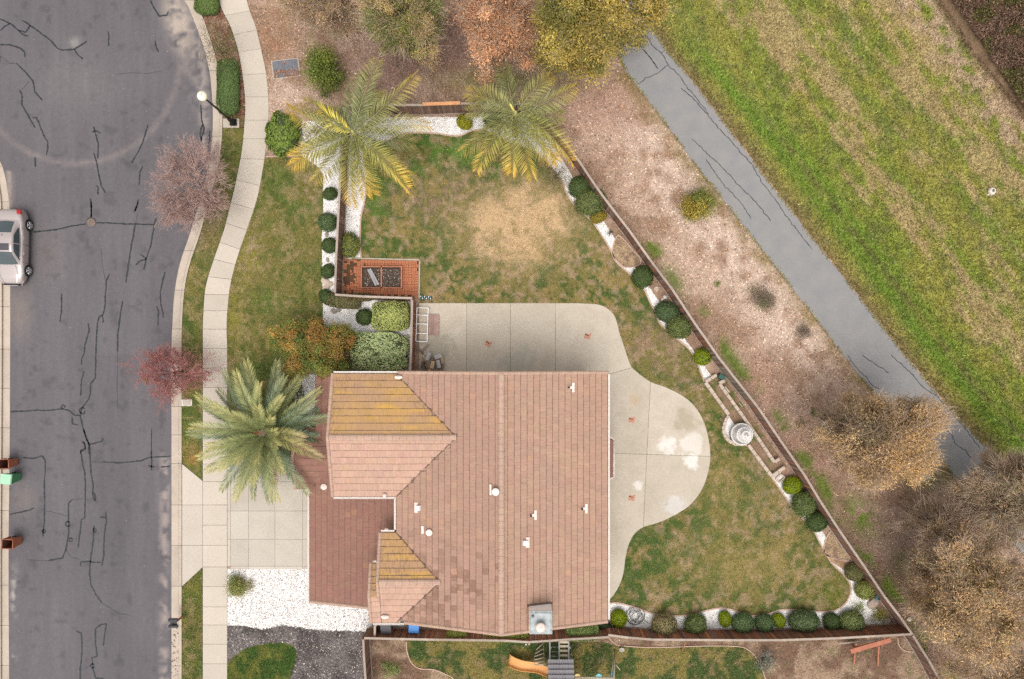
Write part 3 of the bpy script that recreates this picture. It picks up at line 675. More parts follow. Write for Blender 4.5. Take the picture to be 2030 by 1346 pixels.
tar = [Z1([(-60, 95), (20, 120), (70, 145), (110, 180), (150, 190), (180, 150)]), Z1([(0, 182), (30, 155), (60, 138)]), Z1([(110, 180), (130, 200), (155, 212), (170, 210)]), Z1([(130, 120), (150, 130), (220, 180), (300, 240), (340, 285), (375, 298), (440, 292), (515, 243)]), Z1([(440, 292), (462, 325), (492, 350)]),
       Z1([(640, 185), (645, 210), (643, 272)]), Z1([(0, 265), (60, 265), (120, 285), (145, 310), (148, 340)]), Z1([(95, 375), (150, 425), (195, 480), (205, 540), (250, 595)]), Z1([(118, 532), (130, 560), (130, 620), (165, 680), (208, 757)]), Z1([(190, 700), (215, 695), (235, 740), (258, 800), (283, 840), (283, 880), (275, 920)]),
       Z1([(555, 750), (565, 790), (582, 850), (580, 940)]), Z1([(545, 785), (565, 775), (600, 790)]), Z1([(555, 905), (570, 950), (580, 1000), (600, 1100), (625, 1145)]), Z1([(878, 740), (860, 800), (840, 860), (780, 968)]), Z1([(846, 985), (830, 1020), (825, 1100)]), Z1([(818, 1180), (815, 1215), (795, 1257)]),
       Z1([(570, 1100), (582, 1110), (580, 1155)]), Z1([(535, 1175), (542, 1230), (540, 1290)]), Z1([(208, 930), (210, 990)]), Z1([(890, 0), (915, 50), (945, 95), (990, 90), (998, 65)]), Z1([(918, 240), (925, 275), (940, 310)]), Z1([(1190, 620), (1197, 720), (1210, 760), (1190, 840)]), Z1([(1200, 740), (1185, 800), (1195, 835)]), Z1([(1243, 775), (1240, 850), (1230, 900)]),
       Z2([(180, 160), (235, 155), (300, 148), (390, 128), (458, 118)]), Z2([(515, 112), (570, 112), (660, 118), (740, 120), (825, 122)]), Z2([(487, 0), (487, 85)]), Z2([(833, 85), (822, 130), (805, 230), (782, 300), (768, 362)]), Z2([(724, 340), (745, 318), (782, 305), (748, 278)]), Z2([(735, 0), (718, 55)]),
       Z2([(722, 125), (700, 240), (672, 432)]), Z2([(655, 530), (640, 620), (628, 720), (628, 800)]), Z2([(585, 385), (568, 420), (562, 500), (560, 560), (550, 605), (530, 615), (520, 650), (515, 720), (512, 820), (508, 940), (485, 970), (482, 1020), (470, 1060), (438, 1100), (428, 1140), (400, 1140), (370, 1115), (330, 1105), (250, 1115), (200, 1112), (130, 1118), (55, 1120)]),
       Z2([(328, 490), (328, 580), (320, 642)]), Z2([(470, 648), (475, 690), (455, 760), (448, 810), (435, 840), (435, 870)]), Z2([(448, 905), (435, 950), (430, 1035)]), Z2([(880, 372), (865, 440), (855, 480), (858, 540), (870, 590), (872, 620)]), Z2([(835, 555), (845, 580), (843, 660)]), Z2([(545, 605), (552, 640), (545, 642)]),
       Z2([(428, 1140), (445, 1210), (465, 1270), (475, 1300), (475, 1346)]), Z2([(475, 1297), (540, 1280), (552, 1268), (542, 1262)]), Z2([(385, 1150), (388, 1185), (418, 1192)]), Z2([(440, 1280), (452, 1290), (455, 1315), (432, 1330), (430, 1346)]), loop((441 / 2.693, 400 + 1115 / 2.693), 6, 0, 330), loop((337 / 2.693, 400 + 1095 / 2.693), 3.5, 90, 400),
       Z3([(450, 0), (462, 50), (482, 85), (485, 160), (490, 240), (500, 300), (500, 360), (512, 390), (515, 375), (505, 340)]), Z3([(440, 70), (455, 80), (458, 112), (437, 122), (440, 170), (455, 230), (460, 300), (458, 400), (455, 480), (438, 490), (430, 560), (420, 640)]),
       Z3([(125, 155), (180, 160), (225, 145), (242, 170), (243, 220), (238, 300), (240, 400), (238, 500), (230, 580)]), Z3([(50, 462), (110, 448), (160, 438), (185, 425)]), Z3([(390, 382), (370, 400), (368, 470), (370, 560), (355, 650), (335, 695), (260, 710)]), Z3([(552, 178), (640, 183), (760, 172), (800, 155), (860, 150), (920, 147)]),
       Z3([(815, 120), (815, 225)]), Z3([(795, 200), (835, 205)]), Z3([(865, 205), (915, 202)]), Z3([(505, 520), (502, 600), (488, 700), (482, 780), (490, 840), (515, 890), (550, 940)]), Z3([(570, 445), (572, 500), (562, 560), (558, 680), (548, 740)]), Z3([(432, 740), (435, 715), (480, 715), (545, 720)]), Z3([(537, 475), (570, 478)]),
       Z3([(410, 1088), (438, 1100), (442, 1200), (432, 1290), (432, 1420)]), Z3([(555, 1168), (562, 1110), (572, 1050), (540, 1055), (512, 1080), (515, 1160), (522, 1225), (495, 1230), (500, 1290), (515, 1340), (560, 1346)]), loop((365 / 2.7145, 850 + 512 / 2.7145), 5, 0, 340), loop((380 / 2.7145, 850 + 597 / 2.7145), 3.5, 0, 340), loop((510 / 2.7145, 850 + 545 / 2.7145), 3.2, 0, 340), loop((238 / 2.7145, 850 + 550 / 2.7145), 3, 0, 340), loop((498 / 2.7145, 850 + 1275 / 2.7145), 4, 0, 340)]
for i, q in enumerate(tar): crack(q, 2.9, .004, M['tar'], road, i)
faint = [Z1([(85, 0), (85, 0)])][:0] + [Z1([(0, 330), (60, 375), (95, 375)]), Z1([(130, 530), (175, 480)]), Z2([(540, 250), (545, 330), (562, 420)]), Z2([(722, 125), (735, 60)]), Z2([(628, 800), (625, 1000), (625, 1100)]), Z2([(810, 1200), (808, 1346)]), Z3([(242, 440), (300, 452), (365, 472)]), Z3([(260, 710), (140, 706)]), Z3([(390, 382), (450, 375)]), Z3([(488, 180), (552, 180)]), Z3([(550, 940), (640, 995), (700, 1003)]), Z3([(355, 650), (380, 690), (435, 705)]), Z3([(380, 590), (415, 592)]), Z3([(815, 0), (815, 120)]), Z1([(690, 440), (780, 430), (870, 435), (960, 420)]), Z3([(440, 1300), (500, 1265)])]
for i, q in enumerate(faint): crack(q, 1.0, .004, M['tar_faint'], road, 100 + i, 'hairline_crack')
gpath = bpy.data.objects['greenway_path']
Z4 = lambda L_: [(900 + x / 3.364, y / 3.364) for x, y in L_]
Z5 = lambda L_: [(1350 + x / 2.693, y / 2.693) for x, y in L_]
Z6 = lambda L_: [(1550 + x / 2.692, 700 + y / 2.692) for x, y in L_]
crack(Z4([(1210, 262), (1250, 315), (1320, 400), (1362, 460)]), 2.0, .139, M['tar'], gpath, 201)
for i, q in enumerate([Z4([(1275, 225), (1330, 310), (1385, 350), (1425, 430), (1500, 500), (1560, 590), (1620, 660), (1700, 760)]), Z4([(1425, 432), (1360, 485), (1280, 520), (1225, 560)]), Z4([(1380, 352), (1425, 330)]), Z5([(135, 850), (190, 935), (240, 1000), (300, 1060), (340, 1110), (375, 1170)]),
                       Z5([(0, 470), (60, 520), (130, 600), (200, 680), (290, 780), (380, 880), (430, 970), (500, 1060), (560, 1150), (620, 1230), (700, 1330)]), Z5([(60, 740), (150, 830), (230, 900), (300, 980), (400, 1080), (480, 1180)]), Z6([(350, 10), (400, 80), (450, 130), (480, 170), (520, 190)]), Z6([(580, 10), (640, 60), (700, 120), (760, 190), (830, 230), (880, 300)]),
                       Z6([(800, 310), (860, 380), (910, 440), (930, 490), (980, 520), (1010, 560)]), Z6([(430, 10), (500, 60), (570, 105)]), Z6([(880, 300), (960, 380), (1000, 430), (1060, 510)])]):
    crack(q, 1.5, .139, M['tar_faint'], gpath, 210 + i, 'hairline_crack', 1.2)
# ================================================================ HOUSE
def m_tile(name, base, moss=0.0, dark=0.0, ochre=0.03, ax=0):
    t = NT(name); p = t.pos(); rnd = t.math('FRACT', t.math('ADD', t.info(), t.attr('rnd', 'Fac')))
    r2 = t.math('FRACT', t.math('MULTIPLY', rnd, 17.31)); r3 = t.math('FRACT', t.math('MULTIPLY', rnd, 53.7))
    n = t.noise(p, 5, 5, .65); big = t.noise(p, .55, 4, .55); grain = t.noise(p, 45, 3, .7)
    hat = t.mr(t.noise(t.map(p, (2.2, 15, 1) if not ax else (15, 2.2, 1)), 1.0, 3, .75), .3, .7, .88, 1.10)
    v = t.math('MULTIPLY', t.math('MULTIPLY', hat, t.mr(rnd, 0, 1, .95, 1.05)), t.math('MULTIPLY', t.mr(n, .3, .7, .93, 1.07), t.mr(grain, .3, .7, .90, 1.10)))
    c = t.hsv(base, h=t.mr(r2, 0, 1, .494, .508), v=v)
    c = t.mix(t.mr(big, .42, .7, 0, .35), c, tuple(x * y for x, y in zip(base, (.80, .88, .92))))
    # streaks across single tiles: hand-worked grain showing ochre
    st = t.noise(t.map(p, (1, 9, 1)), 3.2, 4, .7)
    c = t.mix(t.math('MULTIPLY', t.mr(st, .58, .75, 0, .5), t.mr(r3, .55, 1, 0, 1)), c, (base[0] * 1.12, base[1] * 1.0, base[2] * .72))
    if ochre: c = t.mix(t.math('MULTIPLY', t.math('GREATER_THAN', r3, 1 - ochre), .16), c, (.50, .27, .12))
    if dark:
        pt = t.noise(t.map(p, (1, 1, 1)), .55, 2, .5); k = t.math('MULTIPLY', t.mr(pt, .44, .56, 0, 1), t.mr(r2, .45, .75, 0, 1))
        blot = t.mr(t.noise(p, 5.0, 2, .5), .30, .50, .35, 1)
        # algae blotches gather on the south-west part of the slope
        sx = t.n.new('ShaderNodeSeparateXYZ'); t.L(p, sx.inputs[0])
        yy = t.mr(sx.outputs['Y'], -8.6, -11.5, .06, .80)
        c = t.mix(t.math('MULTIPLY', t.math('MULTIPLY', k, blot), t.math('MULTIPLY', yy, dark)), c, (.17, .085, .06))
    if moss:
        m1 = t.noise(p, .8, 4, .6); m2 = t.noise(t.map(p, (5, .6, 1)), 2.2, 5, .7); m3 = t.noise(t.map(p, (3.4, .9, 1)), 3.4, 4, .75)
        c = t.mix(t.mr(t.math('ADD', t.math('MULTIPLY', m1, .6), t.math('MULTIPLY', m2, .5)), .42, .66, .12, moss), c, (.45, .27, .075))
        row = t.mr(t.noise(t.map(p, (.35, 2.6, 1)), 1.0, 2, .5), .42, .60, 0, .65); c = t.mix(row, c, (.36, .225, .13))
        warm = t.mr(t.noise(t.map(p, (.5, 2.2, 1)), 1.1, 3, .6), .55, .70, 0, .8); c = t.mix(warm, c, (.52, .30, .06))
        c = t.mix(t.math('MULTIPLY', t.mr(m3, .48, .62, 0, .75), t.mr(t.noise(p, .45, 3, .5), .42, .60, .15, 1)), c, (.20, .125, .085))
        c = t.mix(t.mr(t.noise(p, 1.6, 4, .6), .55, .75, 0, .5), c, (.24, .17, .06))
    # shadow line between courses, painted into the colour along each butt edge
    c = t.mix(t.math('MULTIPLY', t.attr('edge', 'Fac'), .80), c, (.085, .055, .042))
    return t.bsdf(c, .85, 0, .2, t.bump(grain, .4, .01))
M['tile'] = m_tile('roof_tile', (.352, .219, .160), 0, .0)
M['tile_w'] = m_tile('roof_tile_west', (.332, .203, .150), 0, .85)
M['tile_moss'] = m_tile('roof_tile_mossy', (.34, .20, .14), .75, ax=1)
M['tile_s'] = m_tile('roof_tile_south', (.42, .265, .20), 0, 0, ax=1)
M['tile_low'] = m_tile('roof_tile_lower', (.240, .125, .095), 0, 0, .02)
M['cap'] = m_tile('ridge_tile', (.40, .27, .205), 0, 0, .03)
M['gutter'] = m_plain('gutter_paint', (.66, .60, .55), .5, .08)
M['stucco'] = m_plain('stucco', (.50, .42, .33), .9, .06, 20, bump=.3)
M['white'] = m_plain('white_paint', (.72, .68, .64), .5, .06)
M['vent'] = m_plain('vent_paint', (.70, .58, .52), .6, .10)
M['pipe'] = m_plain('vent_pipe', (.09, .08, .08), .6)
M['glass'] = NT('window_glass').bsdf((.03, .04, .05), .08, 0, .6)
M['cap_metal'] = m_plain('galvanised_cap', (.31, .34, .34), .55, .32, 5, metal=.1)
M['valley'] = m_plain('valley_metal', (.12, .075, .055), .7, .4, 6); M['door'] = m_plain('door_paint', (.22, .10, .05), .5)

house = thing('house', 'large two storey house with pinkish brown tiled roofs', 'house', (0, 0, 0))
PITCH = .307; ZE = 5.16
def zpl(z0, d, pitch): return z0 + pitch * d / K      # d in plan units
def tile_proto(w, l, th=.035):
    """flat tile: x across, y up the slope, with a butt edge that takes the painted shadow line"""
    e = .042
    v = [(-w / 2, 0, .010), (w / 2, 0, .010), (w / 2, e, th), (-w / 2, e, th), (w / 2, l, .012), (-w / 2, l, .012), (-w / 2, 0, -.01), (w / 2, 0, -.01), (w / 2, l, -.01), (-w / 2, l, -.01)]
    f = [(0, 1, 2, 3), (3, 2, 4, 5), (6, 7, 1, 0), (7, 8, 4, 2), (7, 2, 1), (9, 6, 3, 5), (6, 0, 3)]
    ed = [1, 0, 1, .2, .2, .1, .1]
    return v, f, ed
def mk_tile(mat, w, l, name='tile'):
    v, f, ed = tile_proto(w, l); me = bpy.data.meshes.new(name); me.from_pydata(v, [], f); me.materials.append(mat)
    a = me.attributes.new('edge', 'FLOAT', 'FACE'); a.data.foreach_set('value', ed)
    return me
TW, TEXP = .335, .355
def tile_field(eave, up, z0, pitch, poly, mat, n_single=0, seed=0, exp=TEXP, prefer=None):
    """eave: (p, q) plan points (survey units) of the eave line seen with the slope rising to the left of p->q"""
    rng = random.Random(seed); p = PL(*eave[0]); q = PL(*eave[1]); ux = (q - p).normalized(); uy = Vector((-ux.y, ux.x, 0))
    if uy.dot(PL(*up) - p) < 0: uy = -uy
    cs = 1 / math.sqrt(1 + pitch * pitch); sl = Vector((uy.x * cs, uy.y * cs, pitch * cs)); nrm = ux.cross(sl)
    if nrm.z < 0: ux = -ux; p, q = q, p; nrm = ux.cross(sl)
    L_ = (q - p).length; D = (PL(*up) - p).dot(uy)
    rows = max(1, round(D / cs / exp)); ex = D / cs / rows; nx = max(1, round(L_ / TW)); tw = L_ / nx
    poly_m = [tuple(PL(*a)[:2]) for a in poly]
    proto_v, proto_f, proto_e = tile_proto(tw - .003, ex + .05)
    cells = []
    for r_ in range(rows):
        for c in range(-1, nx + 1):
            off = (.5 if r_ % 2 else 0)
            o = p + ux * ((c + .5 + off) * tw) + sl * (r_ * ex); m_ = o + sl * ex * .5
            if o.x != o.x: continue
            a = (c + .5 + off) * tw; half = off and (c == -1 or c == nx - 1)
            if half: a = tw * .25 if c == -1 else L_ - tw * .25; o = p + ux * a + sl * (r_ * ex); m_ = o + sl * ex * .5
            elif a < tw * .25 or a > L_ - tw * .25: continue
            if not bool(inside(poly_m, np.array([m_.x]), np.array([m_.y]))[0]): continue
            wx = tw * .5 if half else tw
            cells.append((o, wx / tw))
    if prefer: cells.sort(key=prefer)
    else: cells.sort(key=lambda t: -t[0].z)
    Rm = Matrix((ux, sl, nrm)).transposed()
    vs = []; fs = []; ee = []; rn = []
    proto = None
    for i, (o, sx) in enumerate(cells):
        o = o + Vector((0, 0, z0)); tilt = rng.uniform(-.004, .004)
        if i < n_single and sx > .99:
            if proto is None: proto = mk_tile(mat, tw - .003, ex + .05)
            ob = link('tile', proto, house); ob.matrix_world = Matrix.Translation(o + nrm * tilt) @ Rm.to_4x4()
            continue
        b = len(vs); r0 = rng.random()
        for v in proto_v: vs.append(tuple(o + Rm @ Vector((v[0] * sx, v[1], v[2])) + nrm * tilt))
        for f, e in zip(proto_f, proto_e): fs.append([k + b for k in f]); ee.append(e); rn.append(r0)
    if vs:
        me = bpy.data.meshes.new('tile_field'); me.from_pydata(vs, [], fs); me.materials.append(mat)
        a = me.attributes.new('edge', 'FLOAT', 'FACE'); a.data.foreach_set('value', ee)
        a = me.attributes.new('rnd', 'FLOAT', 'FACE'); a.data.foreach_set('value', rn)
        o = link('roof_tiles', me, house); o['kind'] = 'stuff'
    # deck under the tiles
    def zz(pt): return z0 + pitch * (PL(*pt) - p).dot(uy)
    dv = [(*PL(*a)[:2], zz(a) - .02) for a in poly]; ar = sum(dv[i][0] * dv[(i + 1) % len(dv)][1] - dv[(i + 1) % len(dv)][0] * dv[i][1] for i in range(len(dv)))
    if ar < 0: dv.reverse()
    MB().add(dv, [tuple(range(len(dv)))]).build('roof_deck', mat, house)
XW, XE, XR = -202.4, 167.2, -17.6            # main roof: west eave, east eave, ridge
YN, YS = 28.0, 456.0
zR = zpl(ZE, XR - XW, PITCH)
# wing 1
w1n, w1s, w1r = 26.4, 242.0, 134.2; x1e = XW + 107.8; z1 = zpl(ZE, 107.8, PITCH); x1 = -309.8
# wing 2 with the stepped gable
w2n, w2r, w2s = 303.6, 382.8, 462.0; x2e = XW + 79.2; z2 = zpl(ZE, 79.2, PITCH); x2 = -227.0
n3, r3_, s3 = 357.0, 410.0, 462.0; x3 = -243.0; z3 = zpl(ZE, 53.0, PITCH)
# main east slope, the nearest tiles as single parts
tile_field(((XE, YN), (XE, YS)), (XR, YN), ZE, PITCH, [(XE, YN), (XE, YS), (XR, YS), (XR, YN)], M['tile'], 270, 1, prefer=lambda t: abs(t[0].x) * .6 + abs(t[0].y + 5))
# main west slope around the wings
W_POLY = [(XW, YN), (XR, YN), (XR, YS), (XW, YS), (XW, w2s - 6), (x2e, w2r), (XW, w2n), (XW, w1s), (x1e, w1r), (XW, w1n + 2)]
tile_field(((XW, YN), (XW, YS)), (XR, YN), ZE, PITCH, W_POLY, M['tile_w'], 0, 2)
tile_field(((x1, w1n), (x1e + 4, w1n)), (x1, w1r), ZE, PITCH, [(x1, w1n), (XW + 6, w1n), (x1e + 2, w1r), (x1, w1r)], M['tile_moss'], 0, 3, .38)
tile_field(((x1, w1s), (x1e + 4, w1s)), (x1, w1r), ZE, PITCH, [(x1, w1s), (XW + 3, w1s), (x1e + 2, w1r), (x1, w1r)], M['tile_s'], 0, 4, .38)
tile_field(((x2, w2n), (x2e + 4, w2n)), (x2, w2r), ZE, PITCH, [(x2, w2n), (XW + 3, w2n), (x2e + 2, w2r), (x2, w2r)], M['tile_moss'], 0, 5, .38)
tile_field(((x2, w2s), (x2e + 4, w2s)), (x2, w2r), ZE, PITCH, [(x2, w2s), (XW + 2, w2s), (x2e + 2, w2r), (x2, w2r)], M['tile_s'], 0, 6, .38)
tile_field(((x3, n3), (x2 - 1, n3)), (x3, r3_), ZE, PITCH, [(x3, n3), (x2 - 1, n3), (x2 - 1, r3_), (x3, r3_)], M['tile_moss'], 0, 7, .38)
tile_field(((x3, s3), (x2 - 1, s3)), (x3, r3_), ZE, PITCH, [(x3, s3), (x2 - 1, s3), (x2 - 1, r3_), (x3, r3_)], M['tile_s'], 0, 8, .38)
# lower storey roofs
ZG = 2.62; PG = .27
fG = (H - ZG) / H
xg = (613.5 - CX) * fG; yg0 = (969.6 - CY) * fG; yg1 = (1189 - CY) * fG; xs_ = (631.5 - CX) * fG
GP = [(xg, yg0 - 2), (xg, yg1), (-190, yg1), (-190, YN + 4), (xs_, YN + 4), (xs_, yg0 - 2)]
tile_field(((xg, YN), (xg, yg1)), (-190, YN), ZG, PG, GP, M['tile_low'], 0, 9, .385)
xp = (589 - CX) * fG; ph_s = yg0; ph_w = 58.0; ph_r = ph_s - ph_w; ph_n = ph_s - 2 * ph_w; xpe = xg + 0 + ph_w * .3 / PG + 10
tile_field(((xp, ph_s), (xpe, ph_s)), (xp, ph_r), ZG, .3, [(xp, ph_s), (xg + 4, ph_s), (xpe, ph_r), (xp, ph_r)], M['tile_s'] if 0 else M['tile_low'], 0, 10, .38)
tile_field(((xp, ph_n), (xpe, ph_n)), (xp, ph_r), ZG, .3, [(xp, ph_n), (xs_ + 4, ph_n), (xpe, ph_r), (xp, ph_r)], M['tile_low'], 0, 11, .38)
# bay roof on the east side
bz = 2.7; bzt = 3.25
f0 = (H - bz) / H
bp = [((1200 - CX) * f0, (862 - CY) * f0), ((1217 - CX) * f0, (871 - CY) * f0), ((1217 - CX) * f0, (945 - CY) * f0), ((1200 - CX) * f0, (954 - CY) * f0)]
m_ = MB(); b0 = [PL(*a, bz) for a in bp]; tp = [PL(bp[0][0] - 14, bp[0][1] + 12, bzt), PL(bp[3][0] - 14, bp[3][1] - 12, bzt)]
xin = 150
e0, e3 = PL(xin, bp[0][1] - 2, bz), PL(xin, bp[3][1] + 2, bz)
m_.add([b0[0], b0[1], tp[0]], [(2, 0, 1)][:1] and [(0, 2, 1)]); m_.add([b0[1], b0[2], tp[1], tp[0]], [(0, 3, 2, 1)]); m_.add([b0[2], b0[3], tp[1]], [(0, 2, 1)])
m_.add([b0[0], tp[0], tp[1], b0[3], e3, e0], [(0, 5, 1), (1, 5, 4, 2), (2, 4, 3)])
m_.build('bay_roof', M['tile_low'], house)
g_ = MB()
for a, b in ((0, 1), (1, 2), (2, 3)): g_.tube([b0[a], b0[b]], .045, 5)
g_.build('bay_gutter', M['gutter'], house)
for a, b in ((0, 1), (1, 2), (2, 3)):       # bay walls and windows
    w_ = MB(); pa, pb = b0[a].copy(), b0[b].copy(); ins = Vector((-.12, 0, 0)); pa += ins; pb += ins
    d = (pb - pa); w_.add([(pa.x, pa.y, 0), (pb.x, pb.y, 0), (pb.x, pb.y, bz), (pa.x, pa.y, bz)], [(0, 3, 2, 1)]); w_.build('bay_wall', M['stucco'], house)
    nn = Vector((-d.y, d.x, 0)).normalized();  nn = nn if nn.x > 0 or abs(nn.x) < .1 and (nn.y * (pa.y) > 0) else -nn
    q = (pa + pb) / 2
    wf = MB(); wf.box((q.x, q.y, 1.55), (d.length * .8, .07, 1.3), math.atan2(d.y, d.x)); fo = wf.build('window', M['white'], house)
    gl = MB(); gl.box((q.x, q.y, 1.55), (d.length * .72, .085, 1.2), math.atan2(d.y, d.x)); gl.build('pane', M['glass'], fo)

# ridge and rake caps
cap_me = {}
def cap_row(a, b, n, w=.30, mat=None, h=.09, name='ridge_tile', ov=.02):
    mat = mat or M['cap']; a, b = Vector(a), Vector(b); d = b - a; L_ = d.length / n; key = (round(L_, 3), w, mat.name)
    if key not in cap_me:
        v = []; f = []
        for j, (y, k) in enumerate(((0, 1.04), (.03, 1.10), (.034, 1.0), (L_ + ov, .94))):
            for x, z in ((-.5, -.02), (-.46, .35), (-.2, 1.0), (.2, 1.0), (.46, .35), (.5, -.02)): v.append((x * w * k, y, z * h * k * (.75 if j == 0 else 1)))
        for j in range(3):
            for i in range(5): f.append((j * 6 + i, j * 6 + i + 1, (j + 1) * 6 + i + 1, (j + 1) * 6 + i))
        f.append((5, 4, 3, 2, 1, 0))
        me = bpy.data.meshes.new(name); me.from_pydata(v, [], f); me.materials.append(mat)
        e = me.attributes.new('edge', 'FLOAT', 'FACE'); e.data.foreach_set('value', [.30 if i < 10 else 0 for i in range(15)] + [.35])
        cap_me[key] = me
    me = cap_me[key]; y = d.normalized(); x = y.cross(Vector((0, 0, 1))).normalized(); z = x.cross(y)
    Rm = Matrix((x, y, z)).transposed().to_4x4()
    for i in range(n):
        o = link(name, me, house); o.matrix_world = Matrix.Translation(a + y * L_ * i) @ Rm
cap_row(PL(XR, YS + 2, zR + .03), PL(XR, YN - 1, zR + .03), 37, .33)
cap_row(PL(x1 - 1, w1r, z1 + .03), PL(x1e, w1r, z1 + .03), 18, .33)
cap_row(PL(x2 - 1, w2r, z2 + .03), PL(x2e, w2r, z2 + .03), 8, .33)
def rake(e, r, n):
    cap_row(e, r, n, .20, M['cap'], .07, 'rake_tile')
rake(PL(x1 - 3, w1n, ZE + .02), PL(x1 - 3, w1r, z1 + .02), 10); rake(PL(x1 - 3, w1s, ZE + .02), PL(x1 - 3, w1r, z1 + .02), 10)
rake(PL(x2 - 3, w2n, ZE + .02), PL(x2 - 3, w2r, z2 + .02), 7); rake(PL(x2 - 3, r3_ + 2, zpl(z2, -(r3_ + 2 - w2r), PITCH) + .03), PL(x2 - 3, w2r, z2 + .02), 3)
rake(PL(x3 - 3, n3, ZE + .02), PL(x3 - 3, r3_, z3 + .02), 5); rake(PL(x3 - 3, s3, ZE + .02), PL(x3 - 3, r3_, z3 + .02), 5)
rake(PL(XE, YS + 3, ZE + .02), PL(XR, YS + 3, zR + .02), 17); rake(PL(XW + 15, YS + 3, zpl(ZE, 15, PITCH) + .02), PL(XR, YS + 3, zR + .02), 16)
rake(PL(XE, YN - 3, ZE + .02), PL(XR, YN - 3, zR + .02), 17); rake(PL(XW + 4, YN - 3, ZE + .05), PL(XR, YN - 3, zR + .02), 17)
rake(PL(xg, yg1 + 3, ZG + .02), PL(-243, yg1 + 3, zpl(ZG, -243 - xg, PG) + .02), 11)
rake(PL(xp - 3, ph_s, ZG + .02), PL(xp - 3, ph_r, ZG + .3 * ph_w / K + .02), 5); rake(PL(xp - 3, ph_n, ZG + .02), PL(xp - 3, ph_r, ZG + .3 * ph_w / K + .02), 5)
# valley flashings
def valley(a, b):
    m = MB(); a, b = Vector(a), Vector(b); d = (b - a).normalized(); s = d.cross(Vector((0, 0, 1))).normalized() * .028
    m.add([a - s + Vector((0, 0, .045)), b - s + Vector((0, 0, .045)), b + s + Vector((0, 0, .045)), a + s + Vector((0, 0, .045)), a + Vector((0, 0, .03)), b + Vector((0, 0, .03))], [(0, 4, 5, 1), (4, 3, 2, 5)])
    m.build('valley_flashing', M['valley'], house)
valley(PL(XW, w1n, ZE), PL(x1e, w1r, z1)); valley(PL(XW, w1s, ZE), PL(x1e, w1r, z1)); valley(PL(XW, w2n, ZE), PL(x2e, w2r, z2)); valley(PL(XW, w2s, ZE), PL(x2e, w2r, z2))
# gutters
def gutter(a, b, out):
    a, b = Vector(a), Vector(b); d = (b - a).normalized(); o = Vector(out); w = .095; m = MB(); vs = []
    for p in (a, b):
        for du, dz in ((0.0, .0), (0.0, -.10), (w, -.10), (w, .0), (w - .025, .0), (w - .025, -.05), (.02, -.05), (.02, 0)): vs.append(p + o * du + Vector((0, 0, dz)))
    f = [(i, (i + 1) % 8, 8 + (i + 1) % 8, 8 + i) for i in range(8)] + [(0, 1, 2, 5, 6, 7)[::-1], (8, 9, 10, 13, 14, 15)]
    f += [(2, 3, 4, 5)[::-1], (10, 11, 12, 13)]
    m.add(vs, f); g = m.build('gutter', M['gutter'], house)
    bm = bmesh.new(); bm.from_mesh(g.data); bmesh.ops.recalc_face_normals(bm, faces=bm.faces); bm.to_mesh(g.data); bm.free()
gutter(PL(x1 - 2, w1n - .5, ZE), PL(XW + 14, w1n - .5, ZE), (0, 1, 0)); gutter(PL(x1 - 2, w1s + .5, ZE), PL(XW, w1s + .5, ZE), (0, -1, 0))
gutter(PL(XW - .5, w1s + 4, ZE), PL(XW - .5, w2n - 4, ZE), (-1, 0, 0)); gutter(PL(x2 - 2, w2n - .5, ZE), PL(XW - 3, w2n - .5, ZE), (0, 1, 0)); gutter(PL(x3, s3 + .5, ZE), PL(XW + 14, s3 + .5, ZE), (0, -1, 0))
gutter(PL(x3, n3 - .5, ZE), PL(x2 - 2, n3 - .5, ZE), (0, 1, 0))
gutter(PL(XE + .5, YN, ZE), PL(XE + .5, YS, ZE), (1, 0, 0)); gutter(PL(xg - .5, yg0 + 4, ZG), PL(xg - .5, yg1, ZG), (-1, 0, 0)); gutter(PL(xs_ - .5, YN + 4, ZG), PL(xs_ - .5, ph_n - 4, ZG), (-1, 0, 0)); gutter(PL(xp, ph_s + .5, ZG), PL(xg + 14, ph_s + .5, ZG), (0, -1, 0))
# walls (seen only from lower viewpoints)
o_ = 14
def wall_block(x0, x1_, y0, y1, z):
    m = MB(); a = PL(x0, y0); b = PL(x1_, y1); m.prism([(a.x, b.y), (b.x, b.y), (b.x, a.y), (a.x, a.y)], 0, z); m.build('wall', M['stucco'], house)
wall_block(XW + o_, XE - o_, YN + 10, YS - 12, ZE + .1); wall_block(x1 + o_, XW + o_ + 2, w1n + 12, w1s - 12, ZE + .1); wall_block(x2 + 10, XW + o_ + 1, w2n + 12, YS - 14, ZE + .1)
wall_block(xg + o_, XW + o_ + 3, yg0 - 30, yg1 - 12, ZG + .15); wall_block(xs_ + o_, x1 + o_ + 4, YN + 14, yg0 - 31, ZG + .1)
def gable_wall(x, y0, y1, yr, z0, zr, axis='x'):
    m = MB(); q = [PL(x, y0, z0), PL(x, y1, z0), PL(x, yr, zr)] if axis == 'x' else [PL(y0, x, z0), PL(y1, x, z0), PL(yr, x, zr)]
    m.add(q, [(0, 1, 2)]); m.build('gable_wall', M['stucco'], house)
gable_wall(x1 + 12, w1n + 6, w1s - 6, w1r, ZE, z1 - .06); gable_wall(x2 + 8, w2n + 6, w2s - 6, w2r, ZE, z2 - .06); gable_wall(YN + 8, XW + 8, XE - 8, XR, ZE, zR - .08, 'y'); gable_wall(YS - 10, XW + 8, XE - 8, XR, ZE, zR - .08, 'y')
gable_wall(xp + 8, ph_n, ph_s, ph_r, ZG, ZG + .3 * ph_w / K - .05)
for yy_ in (ph_n + 6, ph_s - 6): MB().box((*PL(xp + 10, yy_)[:2], ZG / 2), (.3, .3, ZG)).build('porch_post', M['stucco'], house)
